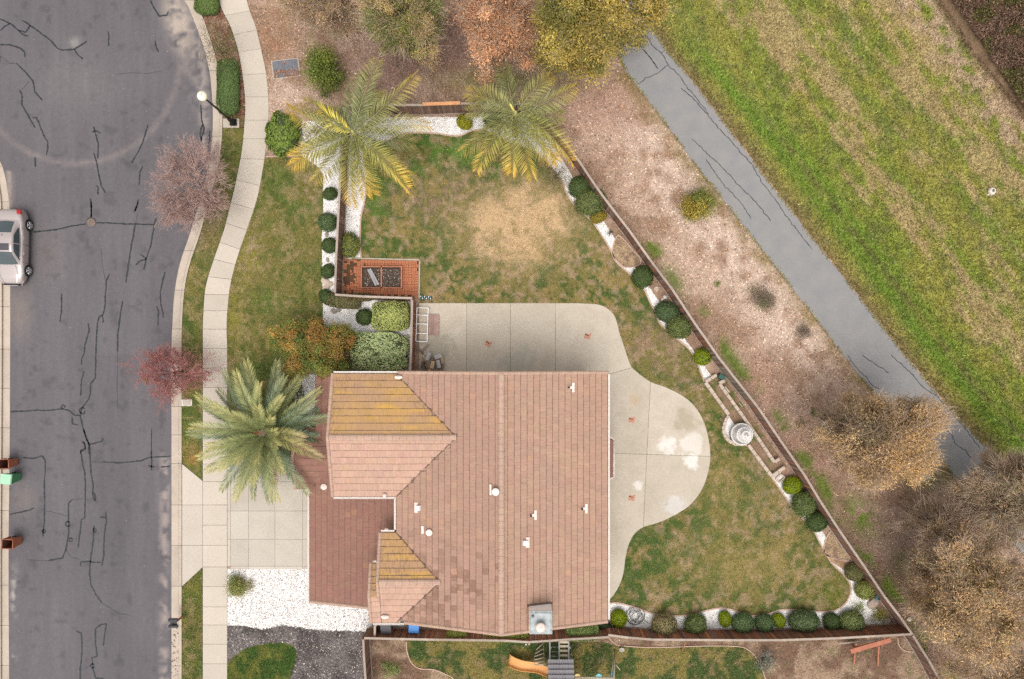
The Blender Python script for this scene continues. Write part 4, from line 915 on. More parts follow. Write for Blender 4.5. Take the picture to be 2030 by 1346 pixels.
def window(x, y, z, w, h, rz):
    f = MB(); f.box((0, 0, 0), (w, .08, h)); fo = f.build('window', M['white'], house, (*PL(x, y)[:2], z), rz)
    g = MB(); g.box((0, 0, 0), (w - .14, .10, h - .14)); g.build('pane', M['glass'], fo)
for y in (80, 200, 300, 400):
    if y > 70: window(XE - o_ + .8, y, 4.0, 1.4, 1.2, R(90))
for y in (80, 380): window(XE - o_ + .8, y, 1.5, 1.8, 1.5, R(90))
for x in (-120, 0, 100): window(x, YN + 9.5, 4.0, 1.3, 1.1, 0); window(x, YS - 11.5, 4.0, 1.0, 1.0, 0)
window(x1 + o_ - .8, w1r, 4.0, 2.2, 1.4, R(90)); window(x2 + 9.3, w2r, 4.2, 1.2, 1.2, R(90))
gd = MB()
for k in range(4): gd.box((0, 0, .28 + k * .54), (4.9, .06, .52))
g_o = gd.build('garage_door', M['white'], house, (*PL(xg + o_ - .8, (yg0 + yg1) / 2)[:2], 0.05), R(90))
fd = MB(); fd.box((0, 0, 1.05), (.95, .07, 2.05)); fo = fd.build('front_door', M['door'], house, (*PL(xs_ + o_ - .9, ph_r)[:2], 0.14), R(90)); MB().lathe([(.03, 0), (.035, .03), (.0, .06)], 8, (.36, -.07, 1.0)).build('handle', M['cap_metal'], fo)
# chimney
M['chim'] = m_plain('chimney_render', (.82, .79, .76), .8, .04)
chx0, chx1, chy = 29.0, 65.5, 416.0; zc = 7.36
a, b = PL(chx0, chy), PL(chx1, chy + 36); ch = MB(); ch.prism([(a.x, b.y), (b.x, b.y), (b.x, a.y), (a.x, a.y)], 0, zc); ch_o = ch.build('chimney', M['chim'], house)
cc = ((a.x + b.x) / 2, (a.y + b.y) / 2); c_ = MB(); c_.box((cc[0], cc[1], zc + .03), (1.19, 1.19, .06)); c_.box((cc[0], cc[1], zc + .085), (1.12, 1.12, .05), taper=.9); c_.build('chimney_cap', M['cap_metal'], ch_o)
c_ = MB(); c_.lathe([(.17, 0), (.17, .22), (.13, .25)], 16, (cc[0] - .02, cc[1] - .12, zc + .10)); c_.build('flue_pipe', M['pipe'], ch_o)
c_ = MB(); c_.lathe([(.25, .0), (.26, .05), (.19, .12), (.08, .15), (.05, .19), (.0, .19)], 18, (cc[0] - .02, cc[1] - .12, zc + .36)); c_.build('flue_cap', M['vent'], ch_o)
c_ = MB(); c_.lathe([(.07, 0), (.07, .05), (0, .06)], 10, (cc[0] - .42, cc[1] + .38, zc + .11)); c_.build('cap_bolt', M['pipe'], ch_o)
MB().box((a.x + .04, a.y + .02, 0), (.02, .02, .02)).mesh('x', M['white'])
fl = MB(); pz = lambda x: zpl(ZE, XE - x, PITCH)
fl.add([PL(chx0 - 3, chy - 2.5, pz(chx0 - 3) + .06), PL(chx1 + 3, chy - 2.5, pz(chx1 + 3) + .06), PL(chx1 + 3, chy + 1, pz(chx1 + 3) + .12), PL(chx0 - 3, chy + 1, pz(chx0 - 3) + .12)], [(3, 2, 1, 0)]); fl.build('chimney_flashing', M['valley'], ch_o)
# roof vents: a base plate up-slope of a short pipe or a hooded box
def vent(px, py, kind, slope):
    x0, d0 = px - CX, 0
    z = 6.2
    for _ in range(4):
        f = (H - z) / H; x, y = (px - CX) * f, (py - CY) * f
        z = zpl(ZE, (x - XW) if slope == 'W' else (XE - x), PITCH) if slope in 'WE' else zpl(ZE, min(y - w1n, w1s - y), PITCH)
    s = 1 if slope == 'W' else -1
    m = MB(); sl = math.atan(PITCH) * (-1 if slope == 'W' else 1)
    Mx = Matrix.Rotation(sl, 3, 'Y'); c = PL(x, y, z + .05)
    if kind == 'pipe':
        m.box((c.x + .10 * -s * -1 * 0 + (.12 if slope == 'E' else -.12), c.y, c.z + (-.037)), (.14, .52, .03), M=Mx); v = m.build('vent_flashing', M['vent'], house)
        MB().lathe([(.075, -.03), (.055, .12), (.055, .22), (.040, .22), (.040, .12)], 12, (c.x - (.12 if slope == 'E' else -.12), c.y, c.z), smooth=True).build('vent_pipe', M['pipe'], v)
        MB().box((c.x, c.y, c.z - .01), (.30, .14, .05), M=Mx).build('vent_collar', M['vent'], v)
    elif kind == 'round':
        m.box((c.x - .17, c.y + .05, c.z + .05), (.10, .56, .03), M=Mx); v = m.build('vent_flashing', M['vent'], house)
        MB().lathe([(.13, -.1), (.14, .22), (.21, .24), (.20, .30), (.0, .34)], 18, (c.x + .10, c.y - .02, c.z)).build('vent_hood', M['white'], v)
    elif kind == 'box':
        m.box((c.x, c.y, c.z - .01), (.20, .55, .03), M=Mx); v = m.build('vent_flashing', M['vent'], house)
        MB().box((c.x + .12 * -s * -1, c.y, c.z + .10), (.30, .30, .20), taper=.85, M=Mx).build('vent_hood', M['white'], v)
    elif kind == 'dish':
        m.box((c.x, c.y, c.z), (.14, .42, .03), M=Mx); v = m.build('vent_flashing', M['vent'], house)
        MB().lathe([(.10, -.05), (.15, .12), (.20, .15), (.17, .22), (0, .24)], 9, (c.x + .38, c.y - .1, c.z + .05), smooth=False).build('vent_hood', M['vent'], v)
    elif kind == 'cone':
        MB().lathe([(.24, -.02), (.22, .04), (.06, .16), (0, .17)], 12, (c.x, c.y, c.z), sx=1.0, sy=.6).build('vent_flashing', M['vent'], house)
for a in ((1132, 768, 'pipe', 'E'), (1158, 1008, 'pipe', 'E'), (1057, 1021, 'pipe', 'E'), (1046, 1075, 'box', 'E'), (979, 972, 'round', 'W'), (825, 1006, 'box', 'W'), (838, 1050, 'dish', 'W'), (790, 748, 'cone', 'N'), (763, 1222, 'cone', 'N')): vent(*a) if a[2] != 'cone' else None
def cone(px, py, z, sx, sy):
    p = G(px, py, z); MB().lathe([(.22, -.03), (.20, .04), (.05, .10), (0, .11)], 10, tuple(p), sx=sx, sy=sy, smooth=False).build('valley_saddle', M['vent'], house)
cone(790, 748, ZE + .22, 1.1, .5); cone(763, 1223, ZE + .3, 1.1, .5); cone(642, 965, ZG + .35, .9, .9); cone(766, 1050, ZE + .12, .5, .35); cone(762, 982, ZE + .2, .5, .5)
# ================================================================ FENCES
M['board'] = None
def m_wood(name, ca, cb, rough=.85, amt=1.0):
    t = NT(name); o = t.obj(); r = t.info(); g = t.noise(t.map(o, (14, 14, 1.2)), 3.0, 5, .65); n = t.noise(o, 3, 4, .6)
    c = t.mix(t.math('FRACT', t.math('MULTIPLY', r, 7.7)), ca, cb); v = t.math('MULTIPLY', t.mr(g, .3, .7, .72, 1.25), t.math('MULTIPLY', t.mr(n, .3, .7, .85, 1.15), t.mr(r, 0, 1, 1 - .28 * amt, 1 + .28 * amt)))
    return t.bsdf(t.hsv(c, v=v), rough, 0, .15, t.bump(g, .4, .006))
M['board'] = m_wood('weathered_board', (.15, .085, .062), (.22, .15, .115))
M['board_red'] = m_wood('reddish_board', (.30, .125, .07), (.20, .09, .06))
M['board_pale'] = m_wood('grey_board', (.26, .21, .175), (.19, .14, .11))
M['capw'] = m_wood('fence_cap_wood', (.36, .30, .25), (.31, .25, .205), amt=.4)
M['cap_new'] = m_wood('new_redwood', (.55, .27, .13), (.48, .25, .12), amt=.3)
M['beam'] = m_wood('stained_beam', (.42, .17, .10), (.34, .14, .09), amt=.4)
M['board_red2'] = m_wood('orange_brown_board', (.42, .19, .10), (.20, .09, .05))
def board_mesh(mat, w=.138, h=1.62):
    m = MB(); m.box((0, 0, h / 2), (w, .018, h)); return m.mesh('fence_board', mat)
def fence(label, pts, mat='board', cap='capw', h=1.72, side=1, group=None, bw=.146, ray=False, base=.10, matfn=None):
    """pts: where the top of the fence is seen; boards on the `side` of the rails"""
    P = [G(x, y, h) for x, y in pts]; root = thing('wooden_fence', label, 'fence', (P[0].x, P[0].y, base), 0, group)
    off = root.location; meshes = {}; rng = random.Random(len(pts) + int(pts[0][0]))
    def bm_(mt):
        if mt not in meshes: meshes[mt] = board_mesh(M[mt], bw - .006, h - .04 - base)
        return meshes[mt]
    pc = MB(); pc.box((0, 0, (h - .02 - base) / 2), (.09, .09, h - .02 - base)); post = pc.mesh('fence_post', M[mat])
    for a, b in zip(P[:-1], P[1:]):
        d = (b - a); d.z = 0; L_ = d.length; u = d.normalized(); n = Vector((-u.y, u.x, 0)) * side; ang = math.atan2(u.y, u.x)
        k = max(1, round(L_ / bw))
        for i in range(k):
            c = a + u * ((i + .5) * L_ / k) + n * .03
            mt = matfn(to_px(c.x, c.y)) if matfn else mat
            o = link('fence_board', bm_(mt), root, (c.x - off.x + n.x * rng.uniform(-.004, .004), c.y - off.y + n.y * rng.uniform(-.004, .004), rng.uniform(-.008, .004)), (rng.uniform(-.006, .006), rng.uniform(-.006, .006), ang + rng.uniform(-.012, .012)))
        nb = max(1, round(L_ / 2.4))
        for i in range(nb):
            c0 = a + u * (i * L_ / nb); c1 = a + u * ((i + 1) * L_ / nb - .006); q = (c0 + c1) / 2
            cp = MB(); cp.box((0, 0, 0), ((c1 - c0).length, .13, .035)); cp.build('fence_cap', M[cap], root, (q.x - off.x, q.y - off.y, h - .005 - base + rng.uniform(-.004, .004)), (0, rng.uniform(-.003, .003), ang))
            for z in (.35, h - .28):
                r_ = MB(); r_.box((0, 0, 0), ((c1 - c0).length, .038, .085)); r_.build('fence_rail', M[mat], root, (q.x - off.x - n.x * .0, q.y - off.y - n.y * .0, z - base), (0, 0, ang))
            link('fence_post', post, root, (c0.x - off.x - n.x * .066, c0.y - off.y - n.y * .066, 0), (0, 0, ang))
        # kick board at the foot
        q = (a + b) / 2 + n * .055; kb = MB(); kb.box((0, 0, .07), (L_, .035, .14)); kb.build('kick_board', M['capw'], root, (q.x - off.x, q.y - off.y, 0), (0, 0, ang))
    return root
EF = [(1058, 208), (1098, 258), (1122, 283), (1151, 324), (1181, 369), (1205, 402), (1246, 455), (1288, 514), (1333, 574), (1380, 645), (1428, 713), (1470, 766), (1503, 808), (1547, 873), (1595, 942), (1627, 995), (1665, 1053), (1712, 1121), (1753, 1182), (1783, 1221), (1809, 1258)]
fence('long weathered brown fence running diagonally between the back garden and the open ground', EF, 'board', side=-1, matfn=lambda p: 'board_pale' if 690 < p[1] < 790 and (int(p[0] * 7.3) % 3) else ('board_red' if (int(p[0] * 3.7 + p[1] * 1.9) % 5 == 0) else 'board'))
fence('dark end of the diagonal fence beside the neighbouring bare earth yard', [(1810, 1260), (1841, 1309), (1859, 1341), (1900, 1420), (1960, 1530), (2010, 1640)], 'board', side=-1)
fence('fence behind the white gravel between the two feathery palms with a new orange top rail', [(690, 208), (836, 208), (913, 205), (1056, 207)], 'board', 'capw', side=-1)
fence('fence with a pale cap along the narrow gravel strip left of the back lawn', [(681, 212), (677, 300), (672, 400), (667, 500), (664, 580)], 'board', side=1)
fence('short fence between the brick patio and the clipped square hedge', [(664, 584), (724, 588), (817, 591)], 'board', side=-1)
fence('short brown fence between the square hedges and the concrete patio', [(817, 594), (815, 690), (813, 738)], 'board_red', side=1)
fence('long reddish plank fence along the bottom of the garden behind the row of round shrubs', [(1206, 1259), (1246, 1264), (1295, 1268), (1450, 1269), (1547, 1269), (1665, 1265), (1807, 1257)], 'board_red', side=1, matfn=lambda p: ('board_red', 'board', 'board_red', 'board_red2')[int(p[0] * 3.31) % 4])
fence('reddish plank fence in the narrow gap beside the chimney', [(722, 1265), (860, 1268), (1000, 1270), (1048, 1273), (1122, 1268), (1206, 1263)], 'board_red', side=1, matfn=lambda p: 'board_red' if int(p[0] * 1.7) % 3 else 'board')
fence('short fence running down from the side gate beside the dark mulch bed', [(720, 1268), (722, 1310), (725, 1350), (730, 1450)], 'board', side=1)
fence('narrow side gate fence at the corner of the white gravel and the mulch', [(743, 1240), (743, 1262)], 'capw', side=-1, h=1.5)

# new orange top rail on the north fence
nr = MB(); a, b = G(838, 206.5, 1.79), G(912, 204, 1.79); q = (a + b) / 2; d = b - a
nr.box((0, 0, 0), (d.length, .20, .05)); tag(nr.build('timber_plank', M['cap_new'], None, tuple(q), math.atan2(d.y, d.x)), 'new orange timber plank lying on top of the fence between the palms', 'plank')

# ================================================================ garden edging
M['edging'] = m_concrete('edging_concrete', (.45, .32, .25), .4, 2.0, (.30, .20, .15))
def edging(name, pts, w=.10, h=.05, z=.11, mat=None, closed=False):
    P = [G(x, y, z) for x, y in pts]; m = MB(); vs = []; fs = []; n = len(P)
    for i, p in enumerate(P):
        a = P[i - 1] if (i or closed) else P[0]; b = P[(i + 1) % n] if (i < n - 1 or closed) else P[-1]; d = (b - a).normalized(); s = Vector((-d.y, d.x, 0)) * w / 2
        for k, zz in ((-1, -.05), (-.9, h), (.9, h), (1, -.05)): vs.append((p.x + s.x * k, p.y + s.y * k, z + zz))
    for i in range(n if closed else n - 1):
        j = (i + 1) % n
        for k in range(3): fs.append((i * 4 + k, j * 4 + k, j * 4 + k + 1, i * 4 + k + 1))
    m.add(vs, fs); o = m.build(name, mat or M['edging'])
    bm = bmesh.new(); bm.from_mesh(o.data); bmesh.ops.recalc_face_normals(bm, faces=bm.faces); bm.to_mesh(o.data); bm.free()
    o['kind'] = 'structure'; return o
edging('garden_edging', EN); edging('garden_edging', ES); edging('garden_edging', BED1, closed=True, w=.07); edging('garden_edging', BED2, closed=True, w=.07)
edging('garden_edging', [(1636, 1100), (1660, 1107), (1692, 1113)], .07)
edging('garden_edging', cr([(1206, 1262), (1218, 1275), (1235, 1280), (1300, 1283), (1400, 1280), (1460, 1281), (1482, 1287), (1500, 1305), (1512, 1330), (1520, 1360), (1530, 1420)], 4), .06)
edging('garden_edging', cr([(806, 1272), (807, 1290), (815, 1312), (832, 1325), (860, 1327), (885, 1337), (900, 1346), (930, 1380)], 4), .06)
edging('garden_edging', cr([(1779, 1264), (1782, 1280), (1795, 1290), (1812, 1292)], 4), .06)
edging('garden_edging', [(528, 311), (596, 309)], .08)

# ================================================================ scattered small stuff
rngN = np.random.default_rng(7)
def pts_in(poly, n):
    P = np.array([(p[0], p[1]) for p in poly]); lo = np.maximum(P.min(0), (-60, -60)); hi = np.minimum(P.max(0), (2110, 1420))
    out = np.zeros((0, 2))
    area = abs(sum(poly[i][0] * poly[(i + 1) % len(poly)][1] - poly[(i + 1) % len(poly)][0] * poly[i][1] for i in range(len(poly)))) / 2
    while len(out) < n:
        q = rngN.uniform(lo, hi, (max(2000, int(n * 1.3)), 2)); k = inside(poly, q[:, 0], q[:, 1])
        if k.sum() == 0: break
        out = np.vstack([out, q[k]])
    return out[:n]
def flakes(name, px, py, z, size, col, parent=None, lift=.02, aspect=.45, tilt=.5, mat=None, kind='stuff', hjit=0):
    """small flat leaves / chips / stones lying about"""
    n = len(px); f = (H - z) / H / K; c = np.column_stack([(px - CX) * f, -(py - CY) * f, z + rngN.uniform(.004, lift, n) + hjit])
    a = rngN.uniform(0, 2 * np.pi, n); s = size * rngN.uniform(.5, 1.5, n); t = rngN.normal(0, tilt, n)
    u = np.column_stack([np.cos(a), np.sin(a), np.sin(t) * .5]) * s[:, None]; w = np.column_stack([-np.sin(a), np.cos(a), rngN.normal(0, tilt, n) * .5]) * (s * aspect)[:, None]
    V = np.stack([c - u, c - w * .9, c + u, c + w], 1).reshape(-1, 3); F = np.arange(4 * n).reshape(n, 4)
    me = np_mesh(name, V, F, mat or M['bits'], col); o = link(name, me, parent); o['kind'] = kind; return o
def blades(name, px, py, z, h, w, col, lean=.5, kind='stuff'):
    """upright grass blades, one triangle each"""
    n = len(px); f = (H - z) / H / K; c = np.column_stack([(px - CX) * f, -(py - CY) * f, np.full(n, z)])
    a = rngN.uniform(0, 2 * np.pi, n); hh = h * rngN.uniform(.5, 1.4, n); ww = w * rngN.uniform(.6, 1.4, n); b = rngN.uniform(0, 2 * np.pi, n); l = lean * rngN.uniform(.3, 1.3, n) * hh
    s = np.column_stack([np.cos(a), np.sin(a), 0 * a]) * (ww / 2)[:, None]; tip = c + np.column_stack([np.cos(b) * l, np.sin(b) * l, hh])
    V = np.stack([c - s, c + s, tip], 1).reshape(-1, 3); F = np.arange(3 * n).reshape(n, 3)
    me = np_mesh(name, V, F, M['grass'], col); o = link(name, me); o['kind'] = kind; return o
def var(c, amp, n, tint=None):
    v = np.exp(rngN.normal(0, amp, (n, 1))); r = c * v
    if tint is not None:
        k = rngN.random(n) < tint[0]; r[k] = np.array(tint[1]) * v[k] * .9
    return r
# leaf litter over the open ground
n = 300000; q = pts_in([(p[0], p[1]) for p in lit_poly], n)
keep = ~inside(mead_poly, q[:, 0], q[:, 1]) & ~inside(PRs + list(reversed(PLs)), q[:, 0], q[:, 1]) & ~inside([(528, 305), (640, 305), (640, 232), (690, 228), (1060, 228), (1125, 300), (1190, 410), (1440, 760), (1812, 1262), (1880, 1400), (450, 1400), (450, 300)], q[:, 0], q[:, 1])
q = q[keep]; cl = c_litter(q[:, 0], q[:, 1]); n = len(q); lum = cl.sum(1, keepdims=True)
isg = (cl[:, 1] > cl[:, 0] * .9)
flakes('fallen_leaves', q[~isg, 0], q[~isg, 1], .100, .056, var(cl[~isg] * 1.08, .37, (~isg).sum(), (.05, (.28, .13, .07))), lift=.03)
n2 = 60000; q = pts_in([(p[0], p[1]) for p in lit_poly], n2 * 3); cl = c_litter(q[:, 0], q[:, 1]); ok = (cl[:, 1] > cl[:, 0] * .80) & ~inside(mead_poly, q[:, 0], q[:, 1]) & ~inside(PRs + list(reversed(PLs)), q[:, 0], q[:, 1]) & ((q[:, 0] > np.interp(q[:, 1], [260, 645, 942, 1258, 1500], [1125, 1385, 1600, 1815, 1960])) | (q[:, 1] < 200) & (q[:, 0] > 600))
q = q[ok][:n2]; cl = c_litter(q[:, 0], q[:, 1]); blades('weeds', q[:, 0], q[:, 1], .10, .10, .035, var(cl, .3, len(q)))
# meadow grass
q = pts_in(mead_poly, 170000); cl = c_meadow(q[:, 0], q[:, 1]); d_, v_ = acr(q[:, 0], q[:, 1]); k = d_ < 480
q = q[k]; cl = cl[k]; blades('meadow_grass', q[:, 0], q[:, 1], .106, .13, .045, var(cl * 1.10, .45, len(q), (.08, (.40, .31, .17))), lean=.8)
# lawns
for poly, fn, n, h in ((back_lawn, c_back, 120000, .05), (front_lawn, c_front, 40000, .05), (st_mid, c_front, 12000, .05), (st_bot, c_front, 8000, .05), (nl0, c_nl0, 12000, .06), (nl1, c_neigh, 22000, .06), (nl2, c_neigh, 26000, .06)):
    q = pts_in(poly, n); cl = fn(q[:, 0], q[:, 1])
    if poly is back_lawn: k = ~inside(patio_all, q[:, 0], q[:, 1]) & ~((q[:, 0] < 1204) & (q[:, 1] > 742)); q = q[k]; cl = cl[k]
    blades('grass', q[:, 0], q[:, 1], .112, h, .03, var(cl * 1.10, .45, len(q)), lean=.9)
    k = rngN.random(len(q)) < (.12 if poly is not nl0 else .02); flakes('dry_grass_litter', q[k, 0], q[k, 1], .112, .035, var(cl[k] * .6 + C3(.15, .10, .06), .3, k.sum()), lift=.05, hjit=.01)
# white pebbles
NOPEB = [BED1, BED2, [(1632, 1098), (1660, 1106), (1690, 1114), (1700, 1130), (1672, 1130), (1650, 1115)], [(680, 512), (834, 512), (834, 592), (680, 586)], [(1398, 757), (1424, 741), (1446, 756), (1562, 925), (1530, 946), (1482, 882), (1458, 884), (1434, 860), (1448, 824)]]
def pebbles(polys, n, z, size, base, dark=.06):
    q = np.vstack([pts_in(p, n) for p in polys])
    for ex_ in NOPEB: q = q[~inside(ex_, q[:, 0], q[:, 1])]
    m = len(q); f = (H - z) / H / K
    c = np.column_stack([(q[:, 0] - CX) * f, -(q[:, 1] - CY) * f, np.full(m, z)]); a = rngN.uniform(0, 2 * np.pi, m); s = size * rngN.uniform(.5, 1.5, m)
    ang = a[:, None] + np.array([0, 2.1, 4.2])[None]; ring = c[:, None, :] + np.stack([np.cos(ang), np.sin(ang), 0 * ang], 2) * (s[:, None, None] * rngN.uniform(.7, 1.2, (m, 3, 1)))
    top = c + np.column_stack([rngN.normal(0, .2, m) * s, rngN.normal(0, .2, m) * s, s * rngN.uniform(.35, .9, m)])
    V = np.concatenate([ring, top[:, None]], 1).reshape(-1, 3); b = np.arange(m)[:, None] * 4
    F = np.stack([b + [0, 1, 3], b + [1, 2, 3], b + [2, 0, 3]], 1).reshape(-1, 3)
    col = base * np.exp(rngN.normal(0, .16, (m, 1))); k = rngN.random(m) < dark; col[k] = np.array((.16, .13, .11)) * rngN.uniform(.6, 2.0, (k.sum(), 1))
    o = link('pebbles', np_mesh('pebbles', V, F, M['bits'], np.repeat(col, 3, 0))); o['kind'] = 'stuff'
pebbles([p for p, z in GRAV['beds'][:1]], 42000, .109, .035, C3(.68, .66, .63)); pebbles([GRAV['beds'][1][0]], 15000, .109, .032, C3(.66, .64, .62)); pebbles([GRAV['beds'][2][0]], 1500, .109, .035, C3(.6, .58, .55), .12)
pebbles([GRAV['beds'][3][0]], 24000, .109, .036, C3(.70, .68, .66), .20); pebbles([GRAV['beds'][4][0]], 4000, .109, .034, C3(.45, .43, .41), .2)
q = pts_in(mul, 16000); q = q[~inside(nl0, q[:, 0], q[:, 1])]; flakes('bark_chips', q[:, 0], q[:, 1], .103, .045, var(c_mulch(q[:, 0], q[:, 1]) * 1.15, .45, len(q), (.12, (.40, .35, .30))), lift=.035)
q = pts_in([(730, 1262), (1205, 1264), (1806, 1252), (1880, 1400), (730, 1400)], 22000); k = ~inside(nl1, q[:, 0], q[:, 1]) & ~inside(nl2, q[:, 0], q[:, 1]); q = q[k]; flakes('fallen_leaves', q[:, 0], q[:, 1], .103, .045, var(c_soil(q[:, 0], q[:, 1]) * 1.1, .35, len(q)), lift=.03)
q = pts_in([p for p in st_top if p[1] > -80], 7000); flakes('fallen_leaves', q[:, 0], q[:, 1], .100, .045, var(c_verge(q[:, 0], q[:, 1]), .45, len(q)), lift=.03)
for b_ in (BED1, BED2):
    q = pts_in(b_, 1800); flakes('earth_crumbs', q[:, 0], q[:, 1], .112, .03, var(c_bed(q[:, 0], q[:, 1]), .3, len(q)), lift=.02)
# fallen leaves on paving, road edges
q = rngN.uniform((345, 0), (358, 1346), (900, 2)); q = q[q[:, 1] > 1230]; q[:, 0] = np.interp(q[:, 1], [0, 1346], [346, 347]) + rngN.normal(0, 4, len(q)); flakes('gutter_leaves', q[:, 0], q[:, 1], .01, .05, var(np.tile(C3(.13, .07, .05), (len(q), 1)), .4, len(q)), lift=.03)
q = rngN.uniform((20, 0), (345, 1346), (500, 2)); flakes('road_grit', q[:, 0], q[:, 1], .003, .018, var(np.tile(C3(.45, .42, .38), (len(q), 1)), .3, len(q)), lift=.008)

for ln_, sd_ in ((PRs, -1), (PLs, 1)):
    P_ = np.array(ln_); i_ = rngN.integers(0, len(P_) - 1, 5200); t_r = rngN.random((5200, 1)); q = P_[i_] * (1 - t_r) + P_[i_ + 1] * t_r; q[:, 0] += sd_ * (np.abs(rngN.normal(0, 3.2, 5200)) - 1.5); k = fbm(q[:, 0], q[:, 1], 22, 141) > .40; q = q[k]
    flakes('path_edge_litter', q[:, 0], q[:, 1], .137, .045, var(np.tile(C3(.20, .155, .075), (len(q), 1)), .4, len(q), (.3, (.13, .15, .04))), lift=.02)
# ================================================================ FOLIAGE
M['leaf'] = m_leaf('foliage'); M['leaf_obj'] = m_leaf('clipped_foliage', useobj=True); M['bark'] = m_plain('bark', (.24, .19, .15), .9, .25, 8, bump=.5)
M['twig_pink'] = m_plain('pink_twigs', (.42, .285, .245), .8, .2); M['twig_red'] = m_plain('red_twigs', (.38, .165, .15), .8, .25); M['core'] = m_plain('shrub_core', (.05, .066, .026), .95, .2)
M['twig_tan'] = m_plain('tan_twigs', (.44, .33, .24), .85, .2)
def leaf_quads(c, nrm, L_, W_, rng, spread=.7):
    """kite leaves at c, roughly facing nrm"""
    n = len(c); nn = nrm + rng.normal(0, spread, (n, 3)); nn /= np.linalg.norm(nn, axis=1, keepdims=True) + 1e-9
    r = rng.normal(0, 1, (n, 3)); u = np.cross(nn, r); u /= np.linalg.norm(u, axis=1, keepdims=True) + 1e-9; w = np.cross(nn, u)
    l = L_ * rng.uniform(.6, 1.4, n)[:, None]; ww = W_ * rng.uniform(.6, 1.4, n)[:, None]
    return np.stack([c - u * l * .5, c - w * ww * .5 + u * l * .05, c + u * l * .5, c + w * ww * .5 + u * l * .05], 1).reshape(-1, 3)
def shrub_mesh(name, n, leaf, seed, flat=.0, bump=.06, boxy=2.0, palette=None):
    """a clipped shrub of unit radius and unit height: dark core + leaf shell. boxy: superellipsoid power"""
    rng = np.random.default_rng(seed)
    d = rng.normal(0, 1, (n, 3)); d[:, 2] = np.abs(d[:, 2]) * 1.0 - .25 * (rng.random(n) < .35); d /= np.linalg.norm(d, axis=1, keepdims=True)
    def rad(v):
        a = np.abs(v) + 1e-9; s = (a[:, 0] ** boxy + a[:, 1] ** boxy) ** (1 / boxy); r = 1 / ((s ** boxy + a[:, 2] ** boxy) ** (1 / boxy)); return r
    r = rad(d) * (1 + bump * (vn(d[:, 0] * 3.1 + 9, d[:, 1] * 3.1 + d[:, 2] * 2.7, seed) - .5) * 2 + bump * .8 * (vn(d[:, 0] * 8 + 3, d[:, 1] * 8 + d[:, 2] * 6, seed + 1) - .5) * 2) * (1 - np.abs(rng.normal(0, .035, n)))
    c = d * r[:, None] * np.array([1, 1, .62]) + np.array([0, 0, .40])
    V1 = leaf_quads(c, d, leaf * 1.1, leaf * .68, rng, .5)
    F1 = np.arange(4 * n).reshape(n, 4)
    # core
    nu, nv = 14, 7; core = []; cf = []
    for j in range(nv + 1):
        ph = -.5 + (math.pi / 2 + .5) * j / nv
        for i in range(nu):
            th = 2 * math.pi * i / nu; v = np.array([[math.cos(ph) * math.cos(th), math.cos(ph) * math.sin(th), math.sin(ph)]]); rr = rad(v)[0] * .93; core.append(v[0] * rr * np.array([1, 1, .62]) + np.array([0, 0, .40]))
    for j in range(nv):
        for i in range(nu): i2 = (i + 1) % nu; cf.append((j * nu + i, j * nu + i2, (j + 1) * nu + i2, (j + 1) * nu + i))
    V = np.vstack([V1, core]); F = np.vstack([F1, np.array(cf) + len(V1)])
    pal = np.array(palette if palette else [(1, 1, 1)]); dn = .72 + .56 * vn(c[:, 0] * 2.3 + seed, c[:, 1] * 2.3, seed + 5); colr = 1.3 * dn[:, None] * pal[rng.integers(0, len(pal), n)] * np.exp(rng.normal(0, .38, (n, 1)))
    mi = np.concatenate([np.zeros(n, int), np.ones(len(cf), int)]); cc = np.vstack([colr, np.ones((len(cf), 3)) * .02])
    return np_mesh(name, V, F, [M['leaf_obj'], M['core']], np.clip(cc, 0, 4), mi=mi)
_np_clip = np.clip
SH = [shrub_mesh('clipped_shrub', 3400, .085, 11 + i, bump=.05 + .02 * (i % 3)) for i in range(6)]
SHF = shrub_mesh('fine_shrub', 4200, .065, 21, bump=.03)
SHL = shrub_mesh('loose_shrub', 2600, .13, 31, bump=.14)
def shrub(px, py, rx, ry, col, label, cat='shrub', me=None, h=None, rot=0.0, group=None, name='clipped_shrub', z=.10):
    hh = h or max(.45, min(1.1, (rx + ry) / 2 / K * 1.25)); p = G(px, py, hh * .45)
    o = link(name, me or SH[(int(px) + int(py)) % 6], None, (p.x, p.y, z - .02), R(rot) if me or rot or abs(rx - ry) > 3 else R((px * 37) % 360)); f = (H - hh * .5) / H
    o.scale = (rx / K * f * .985, ry / K * f * .985, hh); o.color = (*col, 1); return tag(o, label, cat, group)
GR = (.125, .165, .058); DG = (.070, .108, .036); BG = (.105, .155, .068); LIME = (.20, .26, .020); OL = (.19, .21, .06); BR = (.26, .22, .11)
LW = 'round shrubs in the gravel strip left of the fence'; LE = 'clipped shrubs along the diagonal fence'; LS = 'clipped shrubs in a row along the bottom fence'
